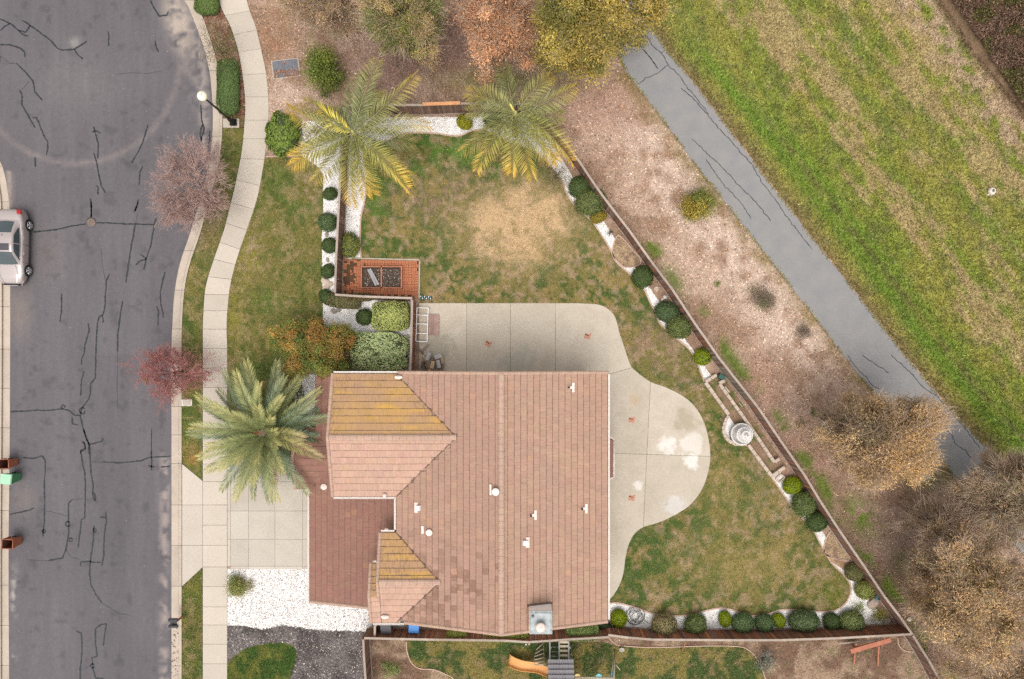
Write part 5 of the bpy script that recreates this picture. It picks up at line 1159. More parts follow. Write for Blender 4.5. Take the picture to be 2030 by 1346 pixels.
for a in [(655, 385, 13, 15, DG, 'small dark shrub half under the left feathery palm, topmost of its gravel strip', 'L'),
          (650, 441, 19, 20, BG, 'largest grey-green ball shrub in the gravel strip left of the fence', 'L'), (654, 487, 16, 17, DG, 'dark ball shrub left of the fence, level with the olive egg-shaped shrub', 'L'),
          (651, 538, 14, 16, DG, 'dark ball shrub left of the fence, level with the brick patio', 'L'), (648, 589, 14, 17, DG, 'dark ball shrub left of the fence, lowest of its strip, touching the brown-green hedge', 'L'),
          (694, 487, 20, 26, OL, 'olive egg-shaped clipped shrub at the corner of the brick patio', None), (921, 243, 15, 17, (.27, .27, .03), 'yellow-green ball shrub in the white gravel between the two feathery palms', None), (976, 236, 18, 18, DG, 'dark shrub under the right feathery palm', None),
          (723, 629, 17, 17, DG, 'dark round shrub left of the pale square hedge', None),
          (1149, 371, 24, 21, DG, 'dark oblong shrub against the fence, behind the biggest oval shrub', 'E', 30), (1170, 401, 32, 28, (.13, .155, .055), 'biggest oval clipped shrub by the top of the diagonal fence', 'E', 20), (1186, 431, 18, 12, (.27, .22, .04), 'low yellowing shrub below the biggest oval shrub', 'E', 25),
          (1273, 549, 23, 22, DG, 'loose dark shrub just below the upper bare earth bed', 'E'), (1321, 618, 25, 21, (.08, .125, .055), 'dark leafy shrub touching the big round shrub by the diagonal fence', 'E', -10), (1346, 647, 27, 25, (.13, .16, .055), 'big round shrub by the diagonal fence, below the dark leafy one', 'E', 10),
          (1392, 707, 19, 18, LIME, 'bright lime ball shrub just above the stone planter', 'E'), (1570, 962, 20, 18, LIME, 'lime square-clipped shrub just below the stone planter', 'E', 20), (1593, 998, 27, 25, GR, 'large green shrub below the lime square-clipped one', 'E'), (1618, 1033, 22, 21, DG, 'dark shrub above the lower bare earth bed', 'E', 30),
          (1693, 1133, 20, 19, (.15, .145, .06), 'brownish ball shrub just below the lower bare earth bed', 'E'), (1713, 1168, 20, 20, (.24, .26, .08), 'pale olive ball shrub beside the teal pot', 'E'),
          (1226, 1225, 17, 19, LIME, 'lime ball shrub at the house corner next to the coiled hose', 'S'), (1316, 1241, 27, 26, BR, 'brown-green dying shrub right of the coiled hose', 'S'), (1378, 1237, 24, 22, GR, 'dark rounded shrub right of the brown one', 'S'), (1436, 1226, 13, 17, LIME, 'lime egg-shaped shrub at the left of the close group of shrubs', 'S'),
          (1472, 1234, 21, 23, BG, 'round green shrub touching the lime egg-shaped one', 'S'), (1515, 1234, 19, 20, BG, 'round bluish green shrub left of the small lime one', 'S'), (1543, 1229, 13, 16, LIME, 'small lime shrub between a round and a wide shrub', 'S'), (1592, 1229, 32, 22, (.11, .15, .07), 'widest flat grey-green shrub in the bottom row', 'S'),
          (1648, 1231, 18, 17, DG, 'dark shrub between the widest shrub and the last big one', 'S'), (1688, 1231, 25, 22, (.17, .205, .08), 'last big pale-topped shrub at the right of the bottom row', 'S')]:
    g = {'L': LW, 'E': LE, 'S': LS}.get(a[6]) if len(a) > 6 else None
    shrub(a[0], a[1], a[2], a[3], a[4], a[5], rot=(a[7] if len(a) > 7 else 0), group=g)
# hedges
HB = shrub_mesh('clipped_hedge', 7500, .075, 41, boxy=6.0, bump=.05)
HV = shrub_mesh('clipped_hedge', 9000, .085, 42, boxy=5.0, bump=.09, palette=[(1, 1, 1), (1.25, 1.2, 1.15), (.35, .5, .4), (.8, .95, .7)])
shrub(776, 627, 36, 29, (.36, .40, .145), 'pale yellow-green hedge clipped square beside the brown fence', 'hedge', HB, 1.15, name='clipped_hedge')
shrub(753, 697, 56, 37, (.42, .455, .25), 'large variegated grey-green hedge clipped square against the house', 'hedge', HV, 1.1, name='clipped_hedge')
shrub(684, 597, 32, 15, (.18, .165, .08), 'low brown and green wedge hedge leaning on the fence corner', 'hedge', HB, 1.0, -6, name='clipped_hedge'); shrub(715, 590, 24, 8, (.22, .175, .09), 'thin brownish hedge end on the short fence', 'hedge', HB, 1.1, 3, name='clipped_hedge')
shrub(454, 175, 21, 54, (.095, .145, .048), 'long clipped green hedge between the kerb and the sidewalk', 'hedge', HB, .7, 0, name='clipped_hedge')
shrub(412, 8, 23, 22, (.11, .165, .05), 'clipped green hedge at the top of the kerb strip', 'hedge', HB, .7, 0, name='clipped_hedge')
shrub(561, 267, 35, 44, (.14, .20, .045), 'big green hedge block beside the sidewalk and left feathery palm', 'hedge', SHL, 1.2, 0, name='leafy_hedge')
shrub(906, 1254, 20, 7, (.34, .40, .12), 'pale green hedge piece in the side passage nearest the blue bin', 'hedge', HB, 1.3, 0, name='clipped_hedge')
shrub(1002, 1257, 44, 8, (.32, .36, .11), 'long low hedge under the gable in the side passage left of the chimney', 'hedge', HB, 1.3, 0, name='clipped_hedge')
shrub(1153, 1248, 32, 15, (.24, .31, .12), 'clipped green hedge beside the chimney', 'hedge', HB, 1.3, 0, name='clipped_hedge'); shrub(1196, 1239, 14, 9, (.06, .10, .05), 'small dark shrub tucked beneath the roof corner', 'shrub', SHL, .6, 0)
# loose shrubs on the open ground
def cloud_mesh(name, n, leaf, seed, pal, clumps=14, tall=.75, sig=.22):
    rng = np.random.default_rng(seed); d = rng.normal(0, 1, (clumps, 3)); d /= np.linalg.norm(d, axis=1, keepdims=True); cc = d * (rng.random((clumps, 1)) ** .5) * np.array([.72, .72, .5]) + np.array([0, 0, .55])
    cc[:, 2] = np.abs(cc[:, 2]); k = rng.integers(0, clumps, n); off = rng.normal(0, sig, (n, 3)) * np.array([1, 1, .7]); c = cc[k] + off; c[:, 2] = np.abs(c[:, 2]) * tall
    nr = off / (np.linalg.norm(off, axis=1, keepdims=True) + 1e-6) + np.array([0, 0, .6]); V = leaf_quads(c, nr, leaf, leaf * .45, rng, .5)
    P_ = np.array(pal); ck = rng.random(clumps); col = P_[np.minimum((ck[k] * len(P_)).astype(int), len(P_) - 1)] * np.exp(rng.normal(0, .30, (n, 1)))
    return np_mesh(name, V, np.arange(4 * n).reshape(n, 4), M['leaf'], col)
def loose(px, py, r, h, n, leaf, pal, label, cat='shrub', seed=0, name='loose_shrub', clumps=14, sy=1.0, group=None, stem=True, sig=.22):
    p = G(px, py, h * .5); t = thing(name, label, cat, (p.x, p.y, .10), 0, group); rng = random.Random(seed); s = r / K
    me = cloud_mesh('foliage', n, leaf / s, seed, pal, clumps, 1.0, sig); o = link('foliage', me, t); o.scale = (s, s * sy, h)
    if stem:
        m = MB()
        for i in range(9):
            a = rng.uniform(0, 6.28); e = rng.uniform(.3, .8) * s; m.tube([(0, 0, -.02), (math.cos(a) * e * .35, math.sin(a) * e * .35, h * .35), (math.cos(a) * e, math.sin(a) * e, h * .75)], [.03, .018, .006], 4)
        m.build('stem', M['bark'], t)
    return t
loose(645, 138, 45, 2.3, 9000, .10, [(0.180, 0.221, 0.042), (0.264, 0.287, 0.058), (0.132, 0.188, 0.038)], 'dense green bush above the left feathery palm', seed=51, clumps=22)
loose(1383, 407, 36, 1.6, 12000, .10, [(0.192, 0.221, 0.042), (0.312, 0.276, 0.058), (0.408, 0.309, 0.058), (0.144, 0.177, 0.038)], 'isolated green bush beside the asphalt path', seed=52, clumps=20)
loose(1592, 655, 24, .4, 1600, .06, [(.19, .14, .10), (.15, .11, .08)], 'dark brown scruff of dead weeds near the path edge', 'weed', seed=67, stem=False)
loose(1512, 590, 34, .6, 4200, .07, [(0.192, 0.144, 0.096), (0.144, 0.144, 0.056), (0.256, 0.192, 0.144)], 'low scruffy brown bush on the dry ground', seed=53)
loose(475, 1164, 28, .7, 6500, .08, [(0.240, 0.265, 0.067), (0.336, 0.287, 0.115), (0.192, 0.221, 0.058)], 'round wispy green shrub in the front white gravel', seed=54)
loose(1105, 345, 40, 1.2, 1500, .07, [(0.224, 0.192, 0.096), (0.176, 0.160, 0.080)], 'thin dry sapling leaning over the lawn corner', seed=55, clumps=8)
loose(1612, 820, 9, .3, 260, .09, [(0.144, 0.208, 0.048)], 'small green weed clump left of the golden tree', 'weed', seed=56, stem=False); loose(1422, 563, 8, .25, 160, .08, [(0.176, 0.240, 0.048)], 'tiny green weed on the bare litter', 'weed', seed=57, stem=False)
loose(1520, 1310, 24, .8, 1500, .08, [(0.224, 0.240, 0.192), (0.160, 0.176, 0.128)], 'grey-green shrub at the edge of the neighbouring lawn', seed=58)
loose(1740, 1218, 27, .35, 2600, .06, [(0.208, 0.200, 0.032), (0.160, 0.184, 0.032), (0.272, 0.224, 0.048)], 'mossy olive ground cover with pale flowers in the garden corner', 'plant', seed=59, stem=False, sy=.7, clumps=20); loose(1700, 1205, 20, .3, 900, .06, [(0.160, 0.208, 0.048), (0.240, 0.240, 0.048)], 'small leafy patch above the last big shrub', 'plant', seed=60, stem=False)
loose(774, 1322, 24, .4, 1200, .08, [(0.160, 0.224, 0.048), (0.208, 0.240, 0.080)], 'weedy green patch beside the side fence in the neighbouring yard', 'plant', seed=61, stem=False); loose(1270, 532, 11, .5, 260, .05, [(0.448, 0.224, 0.176)], 'small reddish twiggy plant at the tip of the upper earth bed', 'plant', seed=62); loose(1209, 463, 8, .3, 240, .05, [(0.048, 0.056, 0.032)], 'tiny dark spiky plant in the white gravel', 'plant', seed=63, stem=False)
loose(430, 90, 36, 2.6, 2400, .06, [(0.272, 0.176, 0.112), (0.208, 0.176, 0.072), (0.352, 0.240, 0.160), (0.144, 0.160, 0.048)], 'scruffy brown twiggy young tree over the kerb', 'tree', seed=64, name='young_tree', clumps=26, sy=1.5)
loose(645, 190, 16, .5, 500, .06, [(0.128, 0.160, 0.048)], 'small weed below the dense green bush', 'weed', seed=65, stem=False); loose(650, 270, 14, .9, 700, .07, [(0.320, 0.272, 0.048), (0.192, 0.192, 0.048)], 'yellowing small shrub under the left feathery palm', 'shrub', seed=66)
for i, (x, y, r_) in enumerate([(1470, 790, 14), (1490, 812, 10), (1500, 860, 9), (1412, 790, 9), (1455, 800, 7)]): pass
# ---- brush beyond the meadow, one mass
q = pts_in([(1850, -60), (2110, -60), (2110, 290), (2035, 215), (1972, 122), (1893, 5)], 44000); n = len(q); zc_ = rngN.uniform(.1, 1.3, n) * fbm(q[:, 0], q[:, 1], 40, 99); p3 = np.column_stack([(q[:, 0] - CX) / K * (H - zc_) / H, -(q[:, 1] - CY) / K * (H - zc_) / H, zc_])
V = leaf_quads(p3, np.tile([0, 0, 1.0], (n, 1)), .16, .05, rngN, .9); cl = lerp(C3(.17, .105, .07), C3(.11, .10, .03), sst(.45, .6, fbm(q[:, 0], q[:, 1], 30, 98)))
tag(link('brush', np_mesh('brush', V, np.arange(4 * n).reshape(n, 4), M['leaf'], var(cl, .35, n, (.12, (.30, .17, .11))))), kind='stuff')

# ================================================================ PALMS
M['frond'] = m_leaf('palm_leaflets', .42, .18, .35); M['trunk'] = m_plain('palm_trunk', (.16, .115, .08), .95, .3, 10, bump=.6); M['rachis'] = m_plain('palm_rachis', (.34, .33, .13), .6, .15)
def frond_mesh(name, L_, width, droop, npair, seed, cola, colb, plum=0.0, leaflet_w=.032, tipcol=None, rise=.0, vang=.35, sway=.10):
    """frond lying along +x, arching in z; local colour runs from cola (base) to colb, tipcol at the end"""
    rng = np.random.default_rng(seed); V = []; F = []; col = []; ts = np.linspace(.0, 1, 22)
    def P(t):
        a = rise - droop * t ** 1.6 * 1.0
        return None
    # integrate the arch
    pts = [np.array([0., 0., 0.])]; ang = []
    for i in range(60):
        t = i / 60; a = rise - droop * t ** 1.35; ang.append(a); pts.append(pts[-1] + np.array([math.cos(a), 0, math.sin(a)]) * L_ / 60)
    side_sway = rng.uniform(-sway, sway)
    pts = np.array(pts); pts[:, 1] += side_sway * (pts[:, 0] / L_) ** 2 * L_; ang.append(ang[-1])
    def at(t):
        k = min(t * 60, 59.999); i = int(k); return pts[i] + (pts[i + 1] - pts[i]) * (k - i), ang[i]
    for i in range(npair):
        t = .10 + .90 * (i + .5) / npair; p, a = at(t); T = np.array([math.cos(a), 0, math.sin(a)]); N = np.array([-math.sin(a), 0, math.cos(a)])
        w = width * (min(1, (t - .06) / .30) ** .7) * (1 - max(0, (t - .62) / .44) ** 1.8 * .62); fwd = (.50 if plum else .72) + .42 * t
        for s in (-1, 1):
            ll = w * rng.uniform(.88, 1.1); up = vang + rng.normal(0, .06) + plum * rng.uniform(-1, 1); yv = s * math.cos(fwd); xv = math.sin(fwd) if fwd < 1.5 else 1
            d = T * xv + np.array([0, 1, 0]) * yv * math.cos(up) + N * abs(yv) * math.sin(up); d = d + rng.normal(0, .05, 3); d /= np.linalg.norm(d)
            tip = p + d * ll + np.array([0, 0, -1]) * ll * (.10 + plum * .28 * rng.uniform(.4, 1.3)); mid = p + d * ll * .5 + np.array([0, 0, .02]) * ll; wv = np.cross(d, N); wv = T * leaflet_w * .5 * (1 + .0)
            b = len(V); V += [p - wv * .6, mid - wv, tip, mid + wv]; F.append((b, b + 1, b + 2, b + 3))
            base = np.array(cola) * (1 - t) + np.array(colb) * t
            if tipcol is not None: base = base * (1 - max(0, (t - .55) / .45) ** 1.3) + np.array(tipcol) * max(0, (t - .55) / .45) ** 1.3
            col.append(base * math.exp(rng.normal(0, .16)))
    # rachis: a thin three-sided rod
    rc = []
    for j in range(13):
        p, a = at(min(j / 12, .999)); r_ = .028 * (1 - j / 12 * .85); N = np.array([-math.sin(a), 0, math.cos(a)]); b = len(V)
        V += [p + N * r_, p + np.array([0, r_, 0]) - N * r_ * .5, p - np.array([0, r_, 0]) - N * r_ * .5]; rc.append(b)
    for j in range(12):
        for k in range(3): F.append((rc[j] + k, rc[j] + (k + 1) % 3, rc[j + 1] + (k + 1) % 3, rc[j + 1] + k)); col.append(np.array((.34, .34, .13)) * (1.1 if k != 1 else .8))
    return np_mesh(name, np.array(V), np.array(F), M['frond'], np.array(col))
def palm_trunk(m, base, top, r0, r1):
    base, top = Vector(base), Vector(top); n = 26; pts = []; rs = []
    for i in range(n + 1): t = i / n; pts.append(base.lerp(top, t)); rs.append((r0 + (r1 - r0) * t) * (1.06 if i % 2 else .97))
    m.tube(pts, rs, 12)
# date palm
hc = 3.1; pc = G(523, 858, hc); dp = thing('date_palm', 'huge grey-green date palm with a dense star of stiff fronds', 'palm tree', (pc.x, pc.y, .10))
m = MB(); palm_trunk(m, (0, 0, -.05), (0, 0, hc - .2), .42, .36); m.lathe([(.36, hc - .9), (.46, hc - .5), (.40, hc - .1), (.2, hc + .12), (0, hc + .15)], 14); m.build('trunk', M['trunk'], dp)
ga, gb_ = (.070, .105, .052), (.10, .135, .062)
var_f = {}
def dfrond(L_, rise, droop, tone):
    key = (round(L_, 1), round(rise, 1), tone)
    if key not in var_f:
        ca, cb, tc = [((.13, .18, .10), (.17, .215, .115), (.30, .30, .13)), ((.21, .245, .10), (.31, .325, .125), (.45, .40, .16)), ((.33, .31, .12), (.42, .38, .15), (.46, .36, .19))][tone]
        var_f[key] = frond_mesh('frond', L_, .70, droop, 92, len(var_f) + 3, ca, cb, 0, .072, tc, rise, .36)
    return var_f[key]
rg = random.Random(4); GA = 137.508
nF = 46
for i in range(nF):
    t = i / nF; az = R(i * GA + rg.uniform(-9, 9)); rise = [1.05, .8, .55, .32, .12, -.06][min(5, int((1 - t) * 6))] + rg.uniform(-.08, .08)
    Lf = (3.0 + 1.35 * min(1, (t if False else (1 - abs(.15 - (1 - t)) * .3)) * 1.0)); Lf = 2.9 + 1.35 * (1 - (1 - t) ** 1.6 if t > 0 else 1); k = min(5, int(t * 6))
    rise = [-.10, .08, .28, .52, .80, 1.08][k] + rg.uniform(-.07, .07); Lf = [4.1, 4.25, 4.2, 3.8, 3.1, 2.2][k] * rg.uniform(.93, 1.04); droop = [.35, .45, .55, .62, .6, .5][k]
    tone = [0, 0, 0, 1, 1, 1][k] if rg.random() < .72 else rg.choice([0, 1, 1]); tone = 2 if rg.random() < .05 and k > 2 else tone
    o = link('frond', dfrond(Lf, rise, droop, tone), dp, (math.cos(az) * .14, math.sin(az) * .14, hc - .12 + k * .035), (rg.uniform(-.35, .35), 0, az))
dead = frond_mesh('frond', 3.7, .55, .5, 60, 91, (.20, .13, .06), (.30, .19, .08), .3, .06, (.42, .22, .07), -.30, .1)
for az_ in (-112, -84, -60, 205, 150): link('frond', dead, dp, (0, 0, hc - .3), (rg.uniform(-.4, .4), rg.uniform(-.05, .1), R(az_)))
m = MB()
for i in range(26):
    a = rg.uniform(-.9, .2) + math.pi; m.tube([(math.cos(a) * .1, math.sin(a) * .1, hc), (math.cos(a) * .5, math.sin(a) * .5, hc + .25), (math.cos(a) * .95, math.sin(a) * .95, hc + .15)], [.014, .010, .004], 4)
m.build('flower_stalks', m_plain('orange_stalks', (.34, .13, .05), .7), dp)
# the two feathery palms
def fpalm(px, py, h, angs, label, tones, seed):
    p = G(px, py, h); t_ = thing('feather_palm', label, 'palm tree', (p.x, p.y, .10)); rg = random.Random(seed)
    m = MB(); palm_trunk(m, (0, 0, -.05), (0, 0, h - .5), .19, .15); m.build('trunk', M['trunk'], t_); m = MB(); m.lathe([(.17, h - .7), (.16, h - .35), (.10, h), (.05, h + .2), (0, h + .2)], 10); m.build('crownshaft', M['rachis'], t_)
    for i, a in enumerate(angs):
        ang, L_ = a[0], a[1] / K * (H - h) / H; low = a[2] if len(a) > 2 else 0; rise = .62 - .35 * low + rg.uniform(-.06, .06); droop = 1.15 + rg.uniform(-.1, .15)
        tn_ = rg.uniform(.72, 1.12); ca, cb, tc = [tuple(q_ * tn_ for q_ in c_) for c_ in tones[min(len(tones) - 1, a[3] if len(a) > 3 else 0)]]
        me = frond_mesh('frond', L_ * 1.06, .90, droop, 66, seed * 31 + i, ca, cb, .55, .062, tc, rise, .05, .34)
        link('frond', me, t_, (0, 0, h - .3), (rg.uniform(-.3, .3), 0, R(-ang)))
    return t_
T1 = [((.215, .215, .075), (.33, .30, .09), (.54, .38, .085)), ((.22, .24, .08), (.42, .36, .07), (.66, .40, .05)), ((.17, .19, .075), (.26, .26, .09), (.38, .32, .105)), ((.62, .54, .10), (.68, .55, .09), (.6, .46, .08))]
# angles: clockwise in the picture from the right
fp1 = fpalm(700, 262, 4.2, [(-78, 150, 0, 2), (-92, 118, .3, 2), (-62, 95, .2, 2), (-24, 160, 0, 0), (-40, 90, .3, 2), (-2, 150, .3, 0), (8, 120, .8, 2), (30, 150, 0, 1), (48, 135, .2, 1), (62, 120, .5, 1), (78, 130, .2, 1), (97, 142, .1, 1), (118, 120, .4, 0), (142, 135, .1, 1), (158, 130, .5, 1), (178, 105, .5, 2), (188, 130, .1, 1), (203, 125, .3, 0), (202, 80, 0, 3), (230, 70, .2, 2)],
    'taller feathery palm with yellow-tipped plumes at the fence corner by the green hedge block', T1, 5)
fp2 = fpalm(1022, 224, 3.9, [(-118, 95, .2, 2), (-135, 80, 0, 0), (-158, 105, .2, 0), (-40, 100, 0, 0), (-15, 125, .1, 0), (5, 95, .5, 2), (24, 140, .1, 1), (48, 125, .2, 1), (62, 118, .4, 1), (84, 135, .1, 1), (104, 110, .5, 1), (118, 138, .1, 1), (135, 125, .4, 0), (150, 80, .4, 2), (190, 95, .5, 2)],
    'shorter feathery palm with yellow crown stalk at the top corner of the diagonal fence', T1, 9)
m = MB(); m.tube([(.0, 0, 3.7), (-.25, .35, 4.0), (-.55, .75, 3.95)], [.09, .07, .03], 6); m.build('yellow_leaf_stalk', m_plain('yellow_stalk', (.52, .45, .12), .5), fp2)
m = MB(); m.tube([(.05, -.1, 3.9), (.15, -.9, 4.0), (.35, -1.7, 3.7)], [.05, .11, .03], 6); m.build('dry_sheath', m_plain('dry_sheath', (.46, .34, .22), .8), fp1)
# ================================================================ TREES
def twig_tree(label, px, py, hbase, rx, mat, seed, h=4.5, n0=7, levels=(6, 6, 5, 4), cat='tree', name='bare_tree', base_px=None, sy=1.0, thick=.011):
    """leafless tree: limbs splitting into a haze of fine twigs"""
    rg = random.Random(seed); top = G(px, py, h * .72); bs = G(*base_px, 0) if base_px else Vector((top.x, top.y, 0)); root = thing(name, label, cat, (bs.x, bs.y, .10))
    ctr = Vector((top.x - bs.x, top.y - bs.y, h * .55)); s = rx / K * (H - h * .6) / H
    tr = MB(); fork = Vector((ctr.x * .25, ctr.y * .25, h * .28)); tr.tube([(0, 0, -.1), fork * .5, fork], [.13, .11, .10], 8)
    segs = []
    def grow(p, d, L_, r, lv):
        q = p + d * L_ * .5 + Vector((rg.gauss(0, .05), rg.gauss(0, .05), rg.gauss(0, .05))) * L_; e = q + (d + Vector((rg.gauss(0, .16), rg.gauss(0, .16), .10 * rg.random()))).normalized() * L_ * .5
        segs.append((p, q, e, r, lv))
        if lv >= len(levels): return
        for _ in range(levels[lv]):
            t = rg.uniform(.35, 1.0); st = p.lerp(q, t * 2) if t < .5 else q.lerp(e, t * 2 - 1); nd = (d + Vector((rg.gauss(0, .62), rg.gauss(0, .62), rg.gauss(.02, .40)))).normalized()
            rel = e - ctr; nd = (nd + Vector((rel.x, rel.y, 0)) * .10).normalized(); grow(st, nd, L_ * rg.uniform(.52, .78), r * .5, lv + 1)
    for i in range(n0):
        a = 2 * math.pi * (i + rg.uniform(-.3, .3)) / n0; el = rg.uniform(.25, 1.0); tgt = ctr + Vector((math.cos(a) * s * .42, math.sin(a) * s * .42 * sy, h * .10 * rg.uniform(-.5, 1.5))); d = (tgt - fork); grow(fork, d.normalized(), max(d.length, s * .45), .05, 0)
    lim = MB(); vs = []; fs = []
    V = []; F = []
    for p, q, e, r, lv in segs:
        if lv <= 1: lim.tube([p, q, e], [r, r * .8, r * .5], 5, caps=False)
        else:
            for a, b, r0, r1 in ((p, q, thick * (1.5 - .3 * lv if lv < 4 else .5), thick * .6), (q, e, thick * .7, thick * .25)):
                d = (b - a).normalized(); x = d.orthogonal().normalized(); y = d.cross(x); k = len(V)
                for c, rr in ((a, max(r0, thick * .5)), (b, max(r1, .003))):
                    for j in range(3): th = 2.094 * j; V.append(tuple(c + (x * math.cos(th) + y * math.sin(th)) * rr))
                for j in range(3): F.append((k + j, k + (j + 1) % 3, k + 3 + (j + 1) % 3, k + 3 + j))
    tr.build('trunk', M['bark'], root); lim.build('limb', mat, root); link('twigs', np_mesh('twigs', np.array(V), np.array(F), mat), root)['kind'] = 'stuff'
    return root
twig_tree('bare tree with a pinkish haze of twigs arching over the road and kerb', 372, 372, 0, 82, M['twig_pink'], 3, 4.2, 9, (6, 6, 5, 4), base_px=(432, 395), thick=.013)
rt_ = twig_tree('smaller bare tree with dark red twigs over the kerb', 336, 738, 0, 60, M['twig_red'], 8, 3.4, 9, (6, 6, 4, 3), base_px=(362, 738), thick=.013)
_p = G(291, 753, 2.6); q = cloud_mesh('mistletoe', 260, .2, 77, [(.30, .26, .02), (.20, .18, .02)], 5); o = link('yellow_leaf_clump', q, rt_, tuple(_p - rt_.location)); o.scale = (.28, .25, .25)
def leafy_tree(label, px, py, rx, ry, h, pal, seed, n=26000, clumps=120, leaf=.12, base_px=None, flat=.55, twigs=0, name='leafy_tree', sig=.30, sub=None, twigmat=None, wlf=.45, cz=.68, patch=None):
    rng = np.random.default_rng(seed); rg = random.Random(seed); ctr = G(px, py, h * cz); bs = G(*base_px, 0) if base_px else Vector((ctr.x, ctr.y, 0)); root = thing(name, label, 'tree', (bs.x, bs.y, .10)); off = np.array([ctr.x - bs.x, ctr.y - bs.y, 0])
    f = (H - h * cz) / H; sx, sy_ = rx / K * f, ry / K * f; sz = h * (1 - cz) * 1.0
    th = rng.uniform(0, 2 * np.pi, clumps); rr = np.sqrt(rng.random(clumps)); lobe = 1 + .20 * np.sin(th * 3 + seed) + .14 * np.sin(th * 5 + seed * 2.3) + .10 * np.sin(th * 9 + seed); lobe = lobe / 1.16
    cx, cy = rr * np.cos(th) * lobe, rr * np.sin(th) * lobe; dome = np.sqrt(np.clip(1 - (rr * .92) ** 2, 0.02, 1)); cz_ = h * cz + sz * dome * rng.uniform(.2, 1.0, clumps); lowk = rng.random(clumps) < .42; cz_ = np.where(lowk, h * (.30 + .45 * rng.random(clumps)), cz_)
    cc = np.column_stack([cx * sx, cy * sy_, cz_]) + off
    k = rng.integers(0, clumps, n); size = rng.uniform(.6, 1.35, clumps); o_ = rng.normal(0, sig, (n, 3)) * np.array([1, 1, flat]) * size[k][:, None]; o_ *= max(sx, sy_) / 3.0 * 1.0
    c = cc[k] + o_; nr = o_ / (np.linalg.norm(o_, axis=1, keepdims=True) + 1e-6) * .6 + np.array([0, 0, .8]); V = leaf_quads(c, nr, leaf, leaf * wlf, rng, .55)
    P_ = np.array(pal); w = vn(cc[:, 0] * .9 + seed, cc[:, 1] * .9, seed); w = (w - w.min()) / (w.max() - w.min() + 1e-6); w = .55 * w + .45 * rng.random(clumps); wk = np.clip(w[k] + rng.normal(0, .08, n), 0, .999); ci = (wk * len(P_)).astype(int); col = P_[ci] * np.exp(rng.normal(0, .15, (n, 1))) * np.exp(rng.normal(0, .24, clumps))[k][:, None]
    if patch:
        for (x_, y_, r_, pc_) in patch:
            q_ = G(x_, y_, h * cz); dd = np.hypot(c[:, 0] + bs.x - q_.x, c[:, 1] + bs.y - q_.y); kk = (dd < r_ / K) & (rng.random(n) < .85); col[kk] = np.array(pc_) * np.exp(rng.normal(0, .26, (kk.sum(), 1)))
    link('crown', np_mesh('crown', V, np.arange(4 * n).reshape(n, 4), M['leaf'], col), root)
    m = MB(); mid = Vector((off[0] * .3, off[1] * .3, h * .35)); m.tube([(0, 0, -.1), tuple(mid * .5), tuple(mid)], [.17, .14, .11], 9); m.build('trunk', M['bark'], root)
    lb = MB(); sel = rng.choice(clumps, min(clumps, 46), replace=False)
    for i in sel:
        e = Vector(cc[i]); q1 = mid.lerp(e, .5) + Vector((0, 0, h * .05)); lb.tube([mid, q1, e], [.05, .03, .01], 5, caps=False)
    lb.build('limb', twigmat or M['bark'], root)
    if twigs:
        kk = rng.integers(0, clumps, twigs); a = cc[kk] + rng.normal(0, sig * .6, (twigs, 3)) * np.array([1, 1, .5]); d = a - (np.array([0, 0, h * .5]) + off * .6); d /= np.linalg.norm(d, axis=1, keepdims=True); d = d + rng.normal(0, .45, (twigs, 3)); d /= np.linalg.norm(d, axis=1, keepdims=True); L_ = rng.uniform(.35, 1.1, twigs)[:, None]
        b = a + d * L_; s = np.cross(d, rng.normal(0, 1, (twigs, 3))); s /= np.linalg.norm(s, axis=1, keepdims=True); s *= .013
        V = np.stack([a - s, a + s, b], 1).reshape(-1, 3); link('twigs', np_mesh('twigs', V, np.arange(3 * twigs).reshape(twigs, 3), twigmat or M['twig_tan']), root)['kind'] = 'stuff'
    return root
leafy_tree('red and green leaved tree beside the variegated hedge at the house front', 622, 686, 76, 52, 3.0, [(0.110, 0.164, 0.034), (0.140, 0.185, 0.037), (0.192, 0.201, 0.040), (0.294, 0.176, 0.043), (0.398, 0.185, 0.050), (0.162, 0.192, 0.037), (0.104, 0.167, 0.031)], 101, 70200, 130, .115, sig=.24, flat=.6, name='red_leaved_tree')
leafy_tree('rounded green part-red bush hanging over the front roof corner', 655, 728, 30, 22, 3.2, [(0.124, 0.155, 0.031), (0.186, 0.186, 0.039), (0.279, 0.171, 0.046)], 109, 9450, 30, .10, sig=.55, base_px=(640, 722), name='red_leaved_tree')
leafy_tree('big yellow-green conifer overhanging the top end of the path', 1166, 22, 120, 112, 8.5, [(0.186, 0.189, 0.046), (0.271, 0.241, 0.054), (0.385, 0.300, 0.070), (0.471, 0.339, 0.078), (0.143, 0.163, 0.043)], 102, 108000, 240, .14, sig=.27, twigs=2500, name='conifer_tree', base_px=(1138, 120))
leafy_tree('rusty orange-brown thinning tree at the top edge', 990, 25, 68, 102, 7.0, [(0.512, 0.256, 0.132), (0.620, 0.341, 0.186), (0.449, 0.217, 0.109), (0.558, 0.310, 0.171)], 103, 56700, 150, .15, twigs=7000, name='rusty_tree', base_px=(995, 120), sig=.30, wlf=.26)
leafy_tree('mixed green and tan tree at the top edge left of the rusty tree', 800, 20, 84, 86, 6.5, [(0.388, 0.287, 0.124), (0.465, 0.326, 0.139), (0.202, 0.209, 0.046), (0.124, 0.171, 0.034), (0.403, 0.310, 0.139)], 104, 62100, 160, .12, twigs=4000, base_px=(833, 112), sig=.28, wlf=.26)
leafy_tree('sparse brown tree at the top edge over the leaf litter', 655, -5, 92, 52, 5.0, [(0.388, 0.248, 0.147), (0.295, 0.209, 0.093), (0.465, 0.295, 0.186)], 105, 18900, 110, .15, twigs=6000, base_px=(690, 70), sig=.32, name='sparse_tree', wlf=.26)
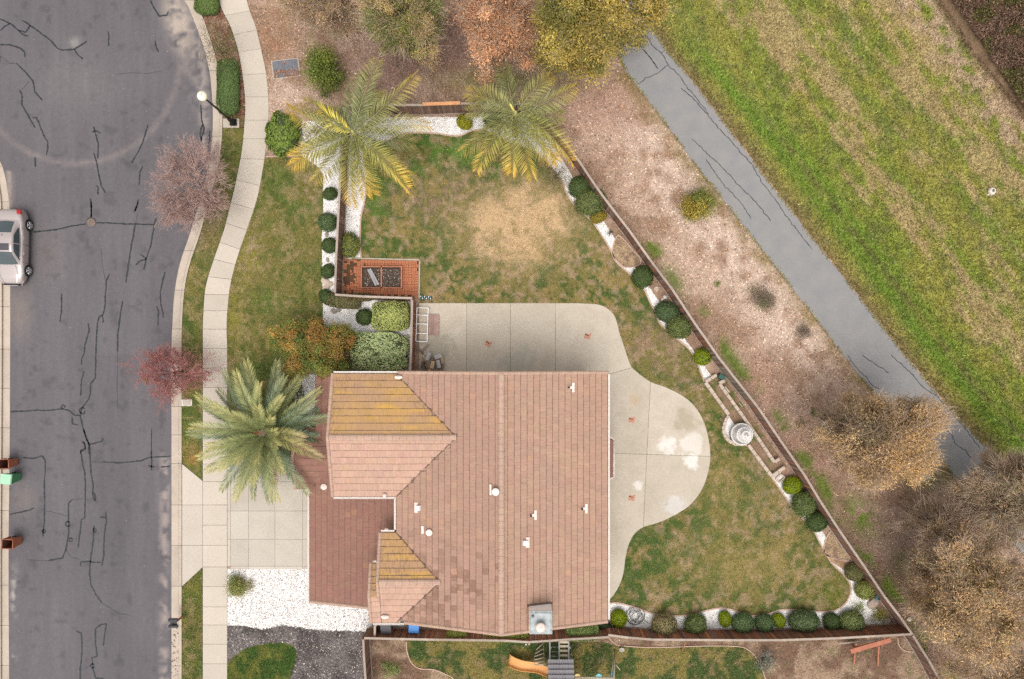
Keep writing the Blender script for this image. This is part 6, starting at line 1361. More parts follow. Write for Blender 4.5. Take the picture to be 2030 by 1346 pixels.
leafy_tree('golden tan feathery tree reaching over the path on the right', 1742, 868, 112, 84, 7.5, [(0.330, 0.215, 0.129), (0.420, 0.280, 0.152), (0.534, 0.358, 0.160), (0.483, 0.312, 0.152), (0.280, 0.195, 0.114)], 106, 81000, 240, .15, twigs=11000, base_px=(1660, 860), sig=.28, name='golden_tree', patch=[(1640, 815, 36, (0.216, 0.156, 0.099)), (1690, 850, 24, (0.190, 0.144, 0.076)), (1790, 905, 60, (0.597, 0.377, 0.152))], wlf=.26)
leafy_tree('grey-green twiggy tree at the right edge below the path end', 2005, 985, 92, 95, 7.0, [(0.346, 0.251, 0.144), (0.425, 0.299, 0.176), (0.280, 0.242, 0.132), (0.491, 0.318, 0.194)], 107, 32400, 150, .17, twigs=14000, base_px=(1940, 960), sig=.30, name='twiggy_tree', wlf=.22)
leafy_tree('broad tan and olive tree filling the lower right corner', 1940, 1190, 118, 118, 8.0, [(0.470, 0.318, 0.158), (0.603, 0.396, 0.194), (0.334, 0.260, 0.114), (0.691, 0.435, 0.211), (0.401, 0.270, 0.140)], 108, 59400, 230, .17, twigs=16000, base_px=(1830, 1140), sig=.28, name='tan_tree', wlf=.22)
leafy_tree('brown tree behind the end of the diagonal fence at the bottom edge', 2010, 1345, 100, 60, 6.5, [(0.425, 0.270, 0.140), (0.536, 0.347, 0.176), (0.313, 0.232, 0.096)], 110, 16000, 90, .17, twigs=7000, base_px=(1920, 1280), name='brown_tree', wlf=.22)
leafy_tree('half-bare brown tree between the golden tree and the broad tan tree', 1872, 1055, 60, 50, 5.5, [(0.425, 0.270, 0.150), (0.334, 0.232, 0.106), (0.491, 0.289, 0.158)], 111, 7000, 60, .17, twigs=6000, base_px=(1800, 1010), name='half_bare_tree', patch=[(1822, 955, 26, (0.201, 0.251, 0.044))], wlf=.22)
# ================================================================ PROPS
M['brick'] = m_tile('patio_brick', (.42, .155, .08), 0, 0, 0); M['soil'] = m_ground('x_soil', 20); M['black'] = m_plain('black_paint', (.012, .012, .013), .4, .1); M['alum'] = m_plain('aluminium', (.62, .62, .62), .45, .08, metal=.3)
M['darkmetal'] = m_plain('dark_metal', (.045, .042, .04), .5, .2); M['stone'] = m_plain('cast_stone', (.60, .58, .55), .85, .12, 8, bump=.3)
M['block'] = m_concrete('planter_block', (.47, .385, .31), .5, 3.0, (.30, .22, .16)); M['rock'] = m_plain('rock', (.27, .235, .20), .9, .25, 5, bump=.6)
M['teal'] = m_plain('teal_glaze', (.05, .17, .18), .35, .2); M['orange'] = m_plain('orange_plastic', (.66, .33, .12), .5, .06); M['blueb'] = m_plain('blue_plastic', (.06, .22, .56), .5, .08)
M['greyb'] = m_plain('grey_plastic', (.06, .06, .065), .5, .15); M['brownb'] = m_plain('brown_plastic', (.30, .10, .055), .6, .15); M['inside'] = m_plain('bin_inside', (.10, .035, .022), .8, .2); M['greenb'] = m_plain('green_plastic', (.055, .20, .085), .5, .1); M['lidg'] = m_plain('faded_green_lid', (.30, .52, .36), .6, .08)
M['shingle'] = m_tile('grey_shingle', (.19, .18, .19), 0, 0, 0); M['playwood'] = m_wood('pale_play_timber', (.44, .38, .28), (.38, .33, .25), amt=.3); M['playgrey'] = m_wood('grey_play_timber', (.34, .33, .34), (.28, .27, .28), amt=.3)
M['rope'] = m_plain('rope', (.55, .48, .36), .9, .1); M['log_end'] = m_plain('split_wood', (.46, .32, .20), .9, .2, 8, bump=.4); M['log_bark'] = m_plain('log_bark', (.19, .135, .10), .95, .3, 8, bump=.7); M['log_grey'] = m_plain('weathered_log', (.40, .37, .36), .9, .2, 8, bump=.5)

# ---- brick patio: bricks laid in a basket weave
M['inlay'] = m_tile('inlay_brick', (.47, .215, .145), 0, 0, 0)
bp_ = thing('brick_patio', None, None); bp_['kind'] = 'structure'
BP = [(681, 514), (700, 513), (830, 517), (829, 590), (681, 584)]
sheet('brick_bedding', BP, .112, 5, M['litter'], lambda x, y: lerp(C3(.10, .055, .035), C3(.09, .095, .03), sst(.5, .7, fbm(x, y, 14, 121))))
BL, BW = .215, .105; proto = MB(); proto.box((0, 0, 0), (BL - .012, BW - .012, .05), taper=.97); pme = proto.mesh('brick', M['brick']); rgb = random.Random(2); cells = []
P0 = G(681, 514, .13); rot = R(-1.2)
for i in range(-1, 27):
    for j in range(-1, 13):
        for k in range(2):
            lx, ly = (i * BL + BL / 2, -(j * BL + BW * (k + .5)))
            hz = (i + j) % 2 == 0
            if not hz: lx, ly = i * BL + BW * (k + .5), -(j * BL + BL / 2)
            x = P0.x + lx * math.cos(rot) - ly * math.sin(rot); y = P0.y + lx * math.sin(rot) + ly * math.cos(rot); px, py = to_px(x, y)
            if not bool(inside([(682, 515), (829, 518), (828, 589), (682, 583)], np.array([px]), np.array([py]))[0]): continue
            loose_ = blob(np.array([px]), np.array([py]), 692, 545, 11, 26)[0] + .8 * blob(np.array([px]), np.array([py]), 705, 525, 10, 8)[0]
            if rgb.random() < loose_ * 1.1: continue
            cells.append((x, y, (0 if hz else math.pi / 2) + rot + rgb.gauss(0, .02 + loose_ * .3)))
rgb.shuffle(cells); cells.sort(key=lambda c: (c[0] - P0.x) < 0)
ms = MB(); rn = []
for i, (x, y, a) in enumerate(cells):
    z = .137 + rgb.uniform(-.004, .004)
    if i < 290: link('brick', pme, bp_, (x, y, z), (rgb.gauss(0, .012), rgb.gauss(0, .012), a))
    else: ms.box((x, y, z), (BL - .012, BW - .012, .05), a, taper=.97); rn += [rgb.random()] * 6
me = ms.mesh('bricks', M['brick']); at_ = me.attributes.new('rnd', 'FLOAT', 'FACE'); at_.data.foreach_set('value', rn); o = link('bricks', me, bp_); o['kind'] = 'stuff'
for pts in ([(700, 512), (832, 515.5)], [(832, 515.5), (831, 592)]): edging('timber_edging', pts, .10, .07, .12, M['playwood'])
# raised bed
rb = thing('raised_bed', 'reddish timber planter frame with two soil cells on the brick patio', 'planter', tuple(G(757.6, 550.5, .14))); fw_, fh_ = (798.4 - 716.8) / K, (572.3 - 528.8) / K
for sx in (-1, 0, 1): MB().box((sx * (fw_ / 2 - .04), 0, .14), (.075, fh_ - (.16 if sx == 0 else 0), .28)).build('side_board', M['beam'], rb)
for sy in (-1, 1):
    for sx in (-1, 1): MB().box((sx * fw_ / 4, sy * (fh_ / 2 - .03), .14), (fw_ / 2 - .118, .06, .274)).build('side_board', M['beam'], rb)
so = MB(); so.box((0, 0, .07), (fw_ - .1, fh_ - .1, .14)); so.build('soil', m_plain('dark_soil', (.055, .04, .03), .95, .5, 14, bump=.8), rb)
q = pts_in([(722, 534), (794, 534), (794, 568), (722, 568)], 1500); fo = flakes('soil_chips', q[:, 0], q[:, 1], .30, .03, var(np.tile(C3(.11, .08, .06), (1500, 1)), .6, 1500, (.08, (.45, .42, .38)))); fo.parent = rb; fo.location = -rb.location
for i, (dx, a) in enumerate(((0, 0), (7, .04))):
    a0, a1 = G(730 + dx * .6, 534 - dx * .2, .36), G(746 + dx * .6, 566 - dx * .2, .36); q = (a0 + a1) / 2; d = a1 - a0
    pk = MB(); pk.box((0, 0, 0), (d.length, .13, .035)); tag(pk.build('timber_plank', M['playgrey'], None, (q.x, q.y, .42 + .0 * i), math.atan2(d.y, d.x) + a), ['lower left of two grey planks lying across the left soil cell', 'upper right of two grey planks lying across the left soil cell'][i], 'plank')

# ---- brick inlays in the patio slab
for i, (x, y, a) in enumerate(((968, 681, 32), (1165, 666, 20), (1252.5, 832, 12), (1252.5, 986.5, 14))):
    c = G(x, y, .139); root = thing('brick_inlay', None, None, tuple(c), R(-a)); root['kind'] = 'structure'; s = .20
    for k, (dx, dy, w, h) in enumerate(((-.5, .5, 1.9, .9), (.9, .55, .9, 1.9), (.45, -.9, 1.9, .9), (-.95, -.45, .9, 1.9), (0, 0, .9, .9))):
        MB().box((dx * .135, dy * .135, .004), (w * .135 - .010, h * .135 - .010, .014)).build('brick', M['inlay'], root)

# ---- street lamp
lp = thing('street_lamp', 'black street lamp post with a white globe leaning over the road edge', 'street lamp', tuple(G(463, 243, .14)))
m = MB(); m.tube([(0, 0, 0), (0, 0, 1.2), (0, 0, 3.95)], [.085, .062, .048], 12); m.build('pole', M['black'], lp); m = MB(); m.box((0, 0, .05), (.42, .42, .10), R(0)); m.lathe([(.19, .1), (.17, .3), (.12, .45), (.13, .7), (.09, .8), (.07, .85)], 12); m.build('base', M['black'], lp)
m = MB(); m.lathe([(.06, 3.9), (.13, 4.0), (.14, 4.08), (.08, 4.1)], 12); m.build('neck', M['black'], lp); m = MB(); m.lathe([(.10, 4.08), (.22, 4.16), (.285, 4.32), (.27, 4.42), (.17, 4.55), (.06, 4.60), (0, 4.61)], 20); m.build('globe', m_plain('globe_glass', (.80, .77, .60), .3, .03), lp)
m = MB(); m.lathe([(.10, 4.585), (.07, 4.63), (0, 4.65)], 12); m.build('finial', M['white'], lp)
pd = thing('lamp_pad', None, None); pd['kind'] = 'structure'; panel([(442, 235), (474, 235), (474, 253), (442, 253)], 0, .136, M['walk'], pd)
# ---- manhole, valve box, survey stone
mh = thing('manhole_cover', 'round rusty manhole cover with concrete collar at the crossing tar lines', 'manhole cover', tuple(G(180.5, 441, .004)))
MB().lathe([(.34, -.01), (.34, .004), (0, .004)], 24).build('collar', m_plain('manhole_collar', (.10, .09, .088), .8), mh); m = MB(); m.lathe([(.25, .0), (.25, .012), (.21, .014), (0, .014)], 22); m.build('cover', m_plain('rusty_iron', (.20, .145, .12), .8, .3), mh)
for i in range(8): a = i * math.pi / 4; MB().box((math.cos(a) * .14, math.sin(a) * .14, .016), (.16, .03, .008), a).build('rib', M['darkmetal'], mh)
def box_thing(name, label, cat, px, py, sx, sy, h, mat, rz=0, lid=None, z=.11):
    r = thing(name, label, cat, tuple(G(px, py, z)), R(rz)); MB().box((0, 0, h / 2 - .01), (sx, sy, h)).build('body', mat, r)
    MB().box((0, 0, h + .004), (sx * .84, sy * .84, .012)).build('lid', lid or mat, r); return r
r = box_thing('meter_box', 'small pale concrete meter box lid in the grass by the red tree', 'utility box', 371, 798.5, .64, .40, .05, M['white'], lid=M['walk'])
up = thing('utility_vault', 'dark blue-grey utility vault lid half covered by litter', 'utility box', tuple(G(567, 136.5, .10)), R(7)); MB().box((0, 0, .02), (1.72, 1.16, .06)).build('frame', M['kerb'], up)
for s in (-1, 1): MB().box((s * .40, 0, .055), (.785, 1.06, .03)).build('lid', m_plain('vault_lid', (.13, .135, .155), .7, .25, 3), up)
q = pts_in([(541, 124), (592, 118), (594, 150), (544, 155)], 900); q = q[fbm(q[:, 0], q[:, 1], 16, 133) > .55][:300]; flakes('fallen_leaves', q[:, 0], q[:, 1], .175, .05, var(np.tile(C3(.24, .13, .08), (len(q), 1)), .4, len(q)), lift=.02)
sm = thing('survey_marker', 'pale concrete marker with a dark hole in the green meadow', 'marker', tuple(G(1964, 380, .106)), R(20)); MB().lathe([(.22, 0), (.25, .12), (.20, .22), (.10, .26), (.07, .20), (0, .20)], 9, smooth=False).build('body', m_plain('marker_concrete', (.55, .50, .42), .9), sm); MB().lathe([(.07, 0), (.07, .275), (0, .276)], 10, (.0, .03, 0)).build('hole', M['pipe'], sm); MB().box((-.24, -.12, .05), (.16, .12, .08)).build('foot', m_plain('marker_foot', (.5, .46, .4), .9), sm)
# ---- mailboxes
mb = thing('mailbox', 'pair of black letterboxes on one timber post at the kerb', 'mailbox', tuple(G(362, 1222, .12)))
MB().box((0, 0, .5), (.10, .10, 1.0)).build('post', M['beam'], mb); MB().box((-.06, 0, 1.0), (.40, .56, .035)).build('shelf', M['darkmetal'], mb)
for s in (-1, 1):
    m = MB(); n = 8; vs = []
    for x in (-.27, .27):
        vs += [(x, -.09, 0)] + [(x, -.09 * math.cos(math.pi * k / n), .10 + .09 * math.sin(math.pi * k / n)) for k in range(n + 1)] + [(x, .09, 0)]
    k = n + 3; m.add([(a - .04, b + s * .19, c + 1.02) for a, b, c in vs], [tuple(range(k)), tuple(reversed(range(k, 2 * k)))] + [(i, k + i, k + (i + 1) % k, (i + 1) % k) for i in range(k)]); m.build('letterbox', m_plain('letterbox_paint', (.05, .055, .06), .35, .1), mb); MB().box((-.12, s * .19 + .10, 1.14), (.10, .012, .04)).build('flag', M['brownb'], mb)

# ---- wheeled bins
def bin_(label, px, py, body, lid, open_=False, rz=0, h=1.0, lidm=None, group=None, z=.02, w=.56, d=.66):
    c = G(px, py, z); r = thing('wheeled_bin', label, 'bin', tuple(c), R(rz), group); m = MB(); k = .72; t = .03
    o = [(-w / 2, -d / 2), (w / 2, -d / 2), (w / 2, d / 2), (-w / 2, d / 2)]; vs = [(x * k, y * k, .05) for x, y in o] + [(x, y, h) for x, y in o]; m.add(vs, [(3, 2, 1, 0), (0, 1, 5, 4), (1, 2, 6, 5), (2, 3, 7, 6), (3, 0, 4, 7)])
    if open_:
        i_ = [(x * (1 - 2.4 * t), y * (1 - 2.4 * t), h) for x, y in o]; b_ = [(x * k * .9, y * k * .9, .12) for x, y in o]; m.add([(x, y, h) for x, y in o] + i_, [(i, (i + 1) % 4, 4 + (i + 1) % 4, 4 + i) for i in range(4)]); m.add(i_ + b_, [(i, (i + 1) % 4, 4 + (i + 1) % 4, 4 + i) for i in range(4)] + [(4, 5, 6, 7)], 1)
        m.build('body', [body, M['inside']], r)
        rm = MB()
        for i in range(4): a, b = o[i], o[(i + 1) % 4]; rm.tube([(a[0] * 1.02, a[1] * 1.02, h - .01), (b[0] * 1.02, b[1] * 1.02, h - .01)], .025, 6)
        rm.build('rim', body, r); l_ = MB(); l_.box((0, d / 2 + .07, h * .58), (w * .96, .04, h * .78)); l_.build('lid', body, r)
    else:
        m.build('body', body, r); l_ = MB(); l_.box((0, 0, h + .03), (w * 1.10, d * 1.12, .07), taper=.92); l_.build('lid', lidm or body, r)
    MB().tube([(-w * .42, d / 2 + .06, h - .06), (w * .42, d / 2 + .06, h - .06)], .02, 6).build('handle', M['black'], r)
    for s in (-1, 1): MB().tube([(s * w * .36, d * .36, .11), (s * w * .44, d * .36, .11)], .11, 12).build('wheel', M['black'], r)
    ax = MB(); ax.box((0, -d * .40, .30), (w * .3, .02, .03)); ax.build('grip_bar', body, r)
    return r
bins = 'wheeled bins at the far kerb'
bin_('brown open-topped wheeled bin standing directly above the green one', 30, 915, M['brownb'], None, True, 92, 1.02, group=bins); bin_('green wheeled bin with a faded lid at the far kerb', 36, 944, M['greenb'], None, False, 84, 1.02, M['lidg'], bins, w=.60, d=.62); bin_('brown open-topped wheeled bin standing alone lower down the far kerb', 38, 1070, M['brownb'], None, True, 88, 1.02, group=bins)
bin_('dark grey wheeled bin half under the roof eave by the side gate', 771, 1232, M['greyb'], None, False, 6, 1.05, group='bins in the side passage', z=.11, w=.62, d=.72); bin_('bright blue wheeled bin half under the roof eave in the side passage', 825, 1232, M['blueb'], None, False, -3, 1.0, group='bins in the side passage', z=.11, w=.6, d=.6)

# ---- fountain
fo = thing('garden_fountain', 'white three tiered stone fountain in the round bay of the stone planter', 'fountain', tuple(G(1466, 859, .13)))
m = MB(); m.lathe([(.58, 0), (.66, .05), (.68, .42), (.70, .47), (.66, .50), (.60, .46), (.56, .18), (0, .16)], 36); m.build('basin', M['stone'], fo)
m = MB(); m.lathe([(.12, .16), (.17, .3), (.10, .5), (.12, .68), (.2, .74)], 20); m.lathe([(.2, .74), (.40, .80), (.47, .88), (.49, .90), (.44, .90), (.34, .84), (0, .82)], 30); m.build('bowl', M['stone'], fo)
for i in range(18): a = i * 2 * math.pi / 18; MB().box((math.cos(a) * .40, math.sin(a) * .40, .875), (.11, .018, .03), a).build('flute', M['playgrey'], fo)
m = MB(); m.lathe([(.07, .82), (.09, .95), (.06, 1.05), (.1, 1.12)], 16); m.lathe([(.1, 1.12), (.24, 1.17), (.29, 1.25), (.30, 1.27), (.26, 1.26), (.18, 1.2), (0, 1.19)], 26); m.build('bowl', M['stone'], fo)
m = MB(); m.lathe([(.05, 1.19), (.05, 1.36), (.10, 1.42), (.14, 1.46), (.12, 1.5), (.05, 1.49), (.06, 1.56), (.03, 1.62), (0, 1.63)], 16); m.build('finial', M['stone'], fo)
# ---- stone planter walls: every block its own piece
sp_ = thing('stone_planter', 'long low planter of cream stone blocks curving round the fountain', 'planter', tuple(G(1466, 840, .11)))
def block_row(pts, h=.26, w=.20, L0=.40, z=.11, seed=0):
    rg = random.Random(seed); P = [G(x, y, z + h) for x, y in pts]; off = sp_.location
    for a, b in zip(P[:-1], P[1:]):
        d = b - a; d.z = 0; n = max(1, round(d.length / L0)); ang = math.atan2(d.y, d.x); l = d.length / n
        for i in range(n):
            q = a + d * ((i + .5) / n); bx = MB(); bx.box((0, 0, h / 2), (l - .012, w * rg.uniform(.94, 1.06), h), taper=.97); bx.build('block', M['block'], sp_, (q.x - off.x, q.y - off.y, rg.uniform(-.01, .01)), ang + rg.gauss(0, .02))
arc = cr([(1445, 824), (1438, 836), (1435, 852), (1440, 868), (1452, 878), (1466, 881), (1481, 880)], 2)
block_row([(1421, 743), (1399, 757)], seed=1); block_row([(1399, 758), (1445, 822)], seed=2); block_row(arc, w=.2, L0=.5, seed=3); block_row([(1484, 882), (1531, 945)], seed=4); block_row([(1531, 944), (1556, 926)], seed=5); block_row([(1426, 760), (1437, 754)], .32, seed=6); block_row([(1427, 761), (1488, 846), (1536, 917)], .32, .19, seed=7); block_row([(1536, 916), (1546, 909)], .32, seed=8)
block_row([(1538, 949), (1549, 940), (1556, 947), (1545, 957), (1538, 949)], .12, .09, .3, seed=9); block_row([(1437, 766), (1446, 778)], .2, .1, .3, seed=10); block_row([(1465, 798), (1472, 807)], .12, .05, .3, seed=11)
# ---- rocks, pots, small statues
def rock(px, py, r, label, mat=None, seed=0, sx=1.0, name='boulder', cat='rock', h=.5):
    rg = np.random.default_rng(seed); bm = bmesh.new(); bmesh.ops.create_icosphere(bm, subdivisions=2, radius=1)
    for v in bm.verts: k = 1 + rg.normal(0, .07); v.co = Vector((v.co.x * k * r * sx, v.co.y * k * r, v.co.z * r * h * k + r * h * .4))
    me = bpy.data.meshes.new(name); bm.to_mesh(me); bm.free(); me.materials.append(mat or M['rock']); return tag(link(name, me, None, tuple(G(px, py, .10)), R(seed * 33)), label, cat)
rock(1729, 1196, .30, 'round brown boulder below the pale olive ball shrub', m_plain('rock_brown', (.36, .29, .24), .9, .2, 5, bump=.5), 1, 1.3, h=.6); rock(1757, 1233, .26, 'dark mossy boulder near the fence corner', None, 2, 1.2); rock(1802, 1227, .16, 'pale rounded stone outside the fence corner', m_plain('rock_pale', (.55, .50, .38), .9), 3)
rock(1318, 589, .14, 'small white stone ornament above the dark leafy shrub', M['stone'], 4, name='ornament', cat='ornament', h=1.1); rock(1313, 594, .10, 'smaller white stone ornament beside the first one', M['stone'], 6, name='ornament', cat='ornament', h=.9)
for i, (x, y, r_) in enumerate(((645, 557, .22), (654, 563, .18), (647, 569, .2), (648, 465, .13), (650, 515, .12), (662, 617, .17), (671, 615, .14))): rock(x, y, r_, ['largest tan stone left of the fence below a dark ball shrub', 'tan stone touching the fence below the largest tan stone', 'lower tan stone of the three left of the fence', 'small stone between the two upper ball shrubs left of the fence', 'small stone between the two middle ball shrubs left of the fence', 'dark ornament stone at the left end of the lower white gravel', 'dark ornament stone right of its twin in the lower white gravel'][i], M['block'] if i < 3 else None, 10 + i, 1.3, 'garden_stone', 'rock', .4)
pt = thing('plant_pot', 'small teal glazed pot by the pale olive ball shrub and fence', 'plant pot', tuple(G(1738, 1181, .10))); MB().lathe([(.14, 0), (.20, .15), (.19, .34), (.15, .34), (.14, .22), (0, .2)], 16).build('pot', M['teal'], pt)
sd = thing('stepping_stone', 'round ringed stepping stone in the gravel between two shrubs', 'stepping stone', tuple(G(1301, 573, .11))); MB().lathe([(.17, 0), (.17, .04), (.14, .05), (.12, .03), (.05, .035), (0, .04)], 18).build('stone_disc', M['block'], sd)
hb = thing('hose_reel', 'dark green hose box at the top of the stone planter', 'hose box', tuple(G(1428, 747, .11)), R(-35)); MB().box((0, 0, .18), (.42, .30, .34), taper=.9).build('body', m_plain('hose_green', (.03, .09, .07), .5), hb); MB().tube([(-.26, 0, .2), (.26, 0, .2)], .09, 10).build('drum', M['greyb'], hb)
# coiled hose
rg = random.Random(12); pts = []
for k in range(150): a = k * .43; r_ = .38 + .16 * math.sin(k * .31) + rg.uniform(-.03, .03); pts.append((math.cos(a) * r_ * 1.05 + .10 * math.sin(k * .05), math.sin(a) * r_ * 1.05, .02 + k * .0006))
pts += [(.6 + .25 * i / 8, -.25 - .22 * i / 8, .03) for i in range(1, 9)]
m = MB(); m.tube(cr(pts, 2), .010, 4); tag(m.build('garden_hose', m_plain('hose_dark', (.09, .10, .10), .5), None, tuple(G(1258, 1220, .12))), 'dark garden hose lying in loose coils on the white gravel', 'hose')
# ---- patio clutter
fr = thing('aluminium_frame', 'white aluminium window screen frame with four bays leaning by the brown fence', 'frame', tuple(G(838, 644, .14)), R(-2)); fw_, fl = 22 / K, 66 / K
for s in (-1, 1): MB().box((s * fw_ / 2, 0, .30), (.045, fl, .04)).build('side_rail', M['alum'], fr)
for k in (-.5, -.26, 0.02, .28, .5): MB().box((0, k * fl, .30), (fw_ - .05, .04, .036)).build('cross_rail', M['alum'], fr)
for sx in (-1, 1):
    for sy in (-1, 1): MB().box((sx * fw_ * .48, sy * fl * .47, .145), (.035, .035, .27)).build('leg', M['alum'], fr)
pn = thing('paver_stack', 'reddish grey weathered board lying beside the aluminium frame', 'board', tuple(G(860, 644, .14)), R(-1))
for k in range(4): MB().box(((k - 1.5) * .165, 0, .08), (.16, 1.28, .16)).build('slat', m_wood('pinkish_slat', (.36, .24, .20), (.30, .20, .175), amt=.3) if k == 0 else bpy.data.materials['pinkish_slat'], pn)
def log(px, py, z, L_, r, az, tilt, label, kind):
    n = 9; rg = random.Random(int(px * 13 + py * 7)); prof = [(r * rg.uniform(.82, 1.1)) for _ in range(n)]; split = rg.random() < .6; m = MB(); vs = []
    for x in (-L_ / 2, L_ / 2):
        for i in range(n): t = 2 * math.pi * i / n; zz = math.sin(t) * prof[i]; zz = min(zz, r * .28) if split else zz; vs.append((x, math.cos(t) * prof[i], zz))
    m.add(vs, [tuple(reversed(range(n))), tuple(range(n, 2 * n))], 1); m.add(vs, [(i, (i + 1) % n, n + (i + 1) % n, n + i) for i in range(n)], 0)
    tp = [i for i in range(len(m.f)) if len(m.f[i]) == 4]
    if split:
        for i in tp:
            if min(vs[j % (2 * n)][2] for j in [k_ - 2 * n for k_ in m.f[i]]) > r * .2: m.m[i] = 1
    o = m.build('firewood_log', [M[kind], M['log_end'] if kind != 'log_grey' else M['log_grey']], None, tuple(G(px, py, z)), (0, R(tilt), R(az)))
    return tag(o, label, 'log', 'split firewood heaped on the patio by the house')
LG = [(849, 706, .42, .5, .14, 70, 0, 'log_grey', 'pale grey log at the top left of the firewood heap'), (868, 706, .42, .45, .15, 20, 8, 'log_grey', 'round pale log at the top right of the firewood heap'), (848, 722, .48, .42, .16, 95, -5, 'log_bark', 'broad tan split log at the left middle of the heap'), (857, 723, .50, .45, .13, 80, 4, 'log_bark', 'tan split log in the middle of the heap'), (869, 722, .46, .5, .12, 105, 10, 'log_grey', 'long grey split log at the right of the heap'),
      (840, 734, .25, .5, .12, 88, 0, 'log_bark', 'dark log at the bottom left of the heap'), (852, 737, .30, .5, .12, 92, 0, 'log_bark', 'dark log at the bottom middle of the heap by the roof'), (866, 736, .28, .5, .13, 85, 0, 'log_bark', 'dark log at the bottom right of the heap'), (877, 728, .22, .5, .10, 80, 0, 'log_bark', 'slim bark log at the far right of the heap'), (843, 712, .2, .45, .12, 120, 0, 'log_bark', 'bark log under the pale grey one at the heap left edge'), (860, 712, .22, .5, .13, 60, 0, 'log_bark', 'bark log showing between the two top pale logs'), (876, 715, .18, .45, .11, 100, 0, 'log_bark', 'bark log at the upper right edge of the heap'), (838, 723, .14, .45, .10, 75, 0, 'log_bark', 'low bark log at the left edge of the heap')]
for (x, y, z, l, r_, az, ti, kd, lb) in LG: log(x, y, z + .14, l, r_, az, ti, lb, kd)
for i, (x, y, L_, az, lb) in enumerate(((831, 693, .75, -48, 'dark plank leaning left of the firewood heap, pointing down right'), (843, 690, .60, 45, 'brown plank leaning above the firewood heap, pointing up right'))): m = MB(); m.box((0, 0, 0), (L_, .12, .04)); tag(m.build('timber_plank', M['board_pale'], None, tuple(G(x, y, .28 + .06 * i)), (0, R(6), R(az))), lb, 'plank')
# striped block mat at the lawn corner
cm = thing('boot_scraper', 'small pale and dark chequered block tray at the lawn corner', 'tray', tuple(G(844, 590, .12)), R(-3))
for i in range(6):
    for j in range(2): MB().box((-.32 + i * .125, (j - .5) * .11, .03), (.06, .08, .05)).build('block', M['white'] if (i + j) % 2 else M['teal'], cm)
MB().box((0, 0, .005), (.80, .24, .012)).build('tray', M['black'], cm)

# ---- neighbour's play tower
pl = thing('play_tower', 'wooden play tower with grey shingle roof, rope ladder, monkey deck and orange slide', 'playset', tuple(G(1111, 1345, .10)))
ox, oy = pl.location.x, pl.location.y
def LP(px, py, z): v = G(px, py, z); return (v.x - ox, v.y - oy, z - .10)
zr_ = 2.9; ze_ = 2.5
# roof: west-east ridge below the picture edge
A, B, Cc, D = LP(1086, 1307, ze_), LP(1137, 1307, ze_), LP(1137, 1392, ze_), LP(1086, 1392, ze_)
rw = (B[0] - A[0]); rl = A[1] - D[1]; rows = 9
for s, (y0, sg) in enumerate(((A[1], -1), (D[1], 1))):
    for r_ in range(rows // 2 + 1):
        t0 = r_ / (rows // 2 + 1); yy = y0 + sg * rl / 2 * (t0 + .5 / (rows // 2 + 1)); z = ze_ - .10 + .55 * (t0 + .1)
        for c in range(9):
            bx = MB(); bx.box((A[0] + rw * (c + .5) / 9, yy, z), (rw / 9 - .012, rl / 2 / (rows // 2 + 1) + .03, .025), M=None); bx.build('shingle', M['shingle'], pl)
for x in (1091, 1133):
    for y in (1312, 1386): p = LP(x, y, 1.3); MB().box((p[0], p[1], 1.2), (.10, .10, 2.4)).build('post', M['playgrey'], pl)
a, b = LP(1089, 1310, ze_ - .1), LP(1135, 1310, ze_ - .1); MB().box(((a[0] + b[0]) / 2, a[1], ze_ - .16), (b[0] - a[0] + .1, .05, .12)).build('beam', M['playgrey'], pl)
dz = 1.5; p = LP(1111, 1350, dz); MB().box((p[0], p[1], dz - .1), (rw * .9, rl * .8, .05)).build('deck', M['playgrey'], pl)
for x, mt in ((1090, 'playgrey'), (1108.5, 'playgrey'), (1127.5, 'playgrey')):
    q0, q1 = LP(x, 1271, 1.75), LP(x, 1309, 1.75); MB().box((q0[0], (q0[1] + q1[1]) / 2, 1.62), (.07, abs(q0[1] - q1[1]), .09)).build('side_rail', M[mt], pl)
for y in (1273, 1281, 1290, 1299): p = LP(1118, y, 1.7); MB().box((p[0], p[1], 1.6), (.50, .13, .035)).build('step', M['playwood'], pl)
for y in (1282, 1291, 1300): p = LP(1099, y, 1.5); MB().tube([(p[0] - .27, p[1], 1.45), (p[0] + .27, p[1], 1.45)], .018, 5).build('rung', M['playgrey'], pl)
for x in (1090, 1127): p = LP(x, 1272, .8); MB().box((p[0], p[1], .8), (.09, .09, 1.6)).build('post', M['playgrey'], pl)
rts = [((1063, 1288), (1077, 1275)), ((1061, 1295.5), (1078, 1286)), ((1059, 1301.5), (1078.5, 1295)), ((1059, 1308), (1079, 1303)), ((1060, 1313), (1079, 1311)), ((1059, 1318), (1080, 1316))]
for i, (a, b) in enumerate(rts): z = .35 + i * .26; MB().tube([LP(*a, z), LP(*b, z)], .035, 6).build('rung', M['playwood'], pl)
for k in (0, 1): m = MB(); m.tube([LP(*rt[k], .35 + i * .26) for i, rt in enumerate(rts)] + [LP(1086, 1322, 1.9)], .016, 5); m.build('rope', M['rope'], pl)
m = MB(); vs = []; fs = []; n = 16; c0, c1 = (1008, 1308), (1086, 1330)
for i in range(n + 1):
    t = i / n; x = 1008 + 78 * t; ym = 1309 + 25 * t + 3.0 * math.sin(t * 6.0); z = .32 + 1.05 * t + .10 * math.sin(t * 7); hw = 10.5 - 2.0 * t + (1.5 if i == 0 else 0)
    for k, lz in ((-1, .16), (-.86, .0), (-.4, -.05), (.4, -.05), (.86, .0), (1, .16)): vs.append(LP(x - k * 2.2, ym + k * hw, z + lz))
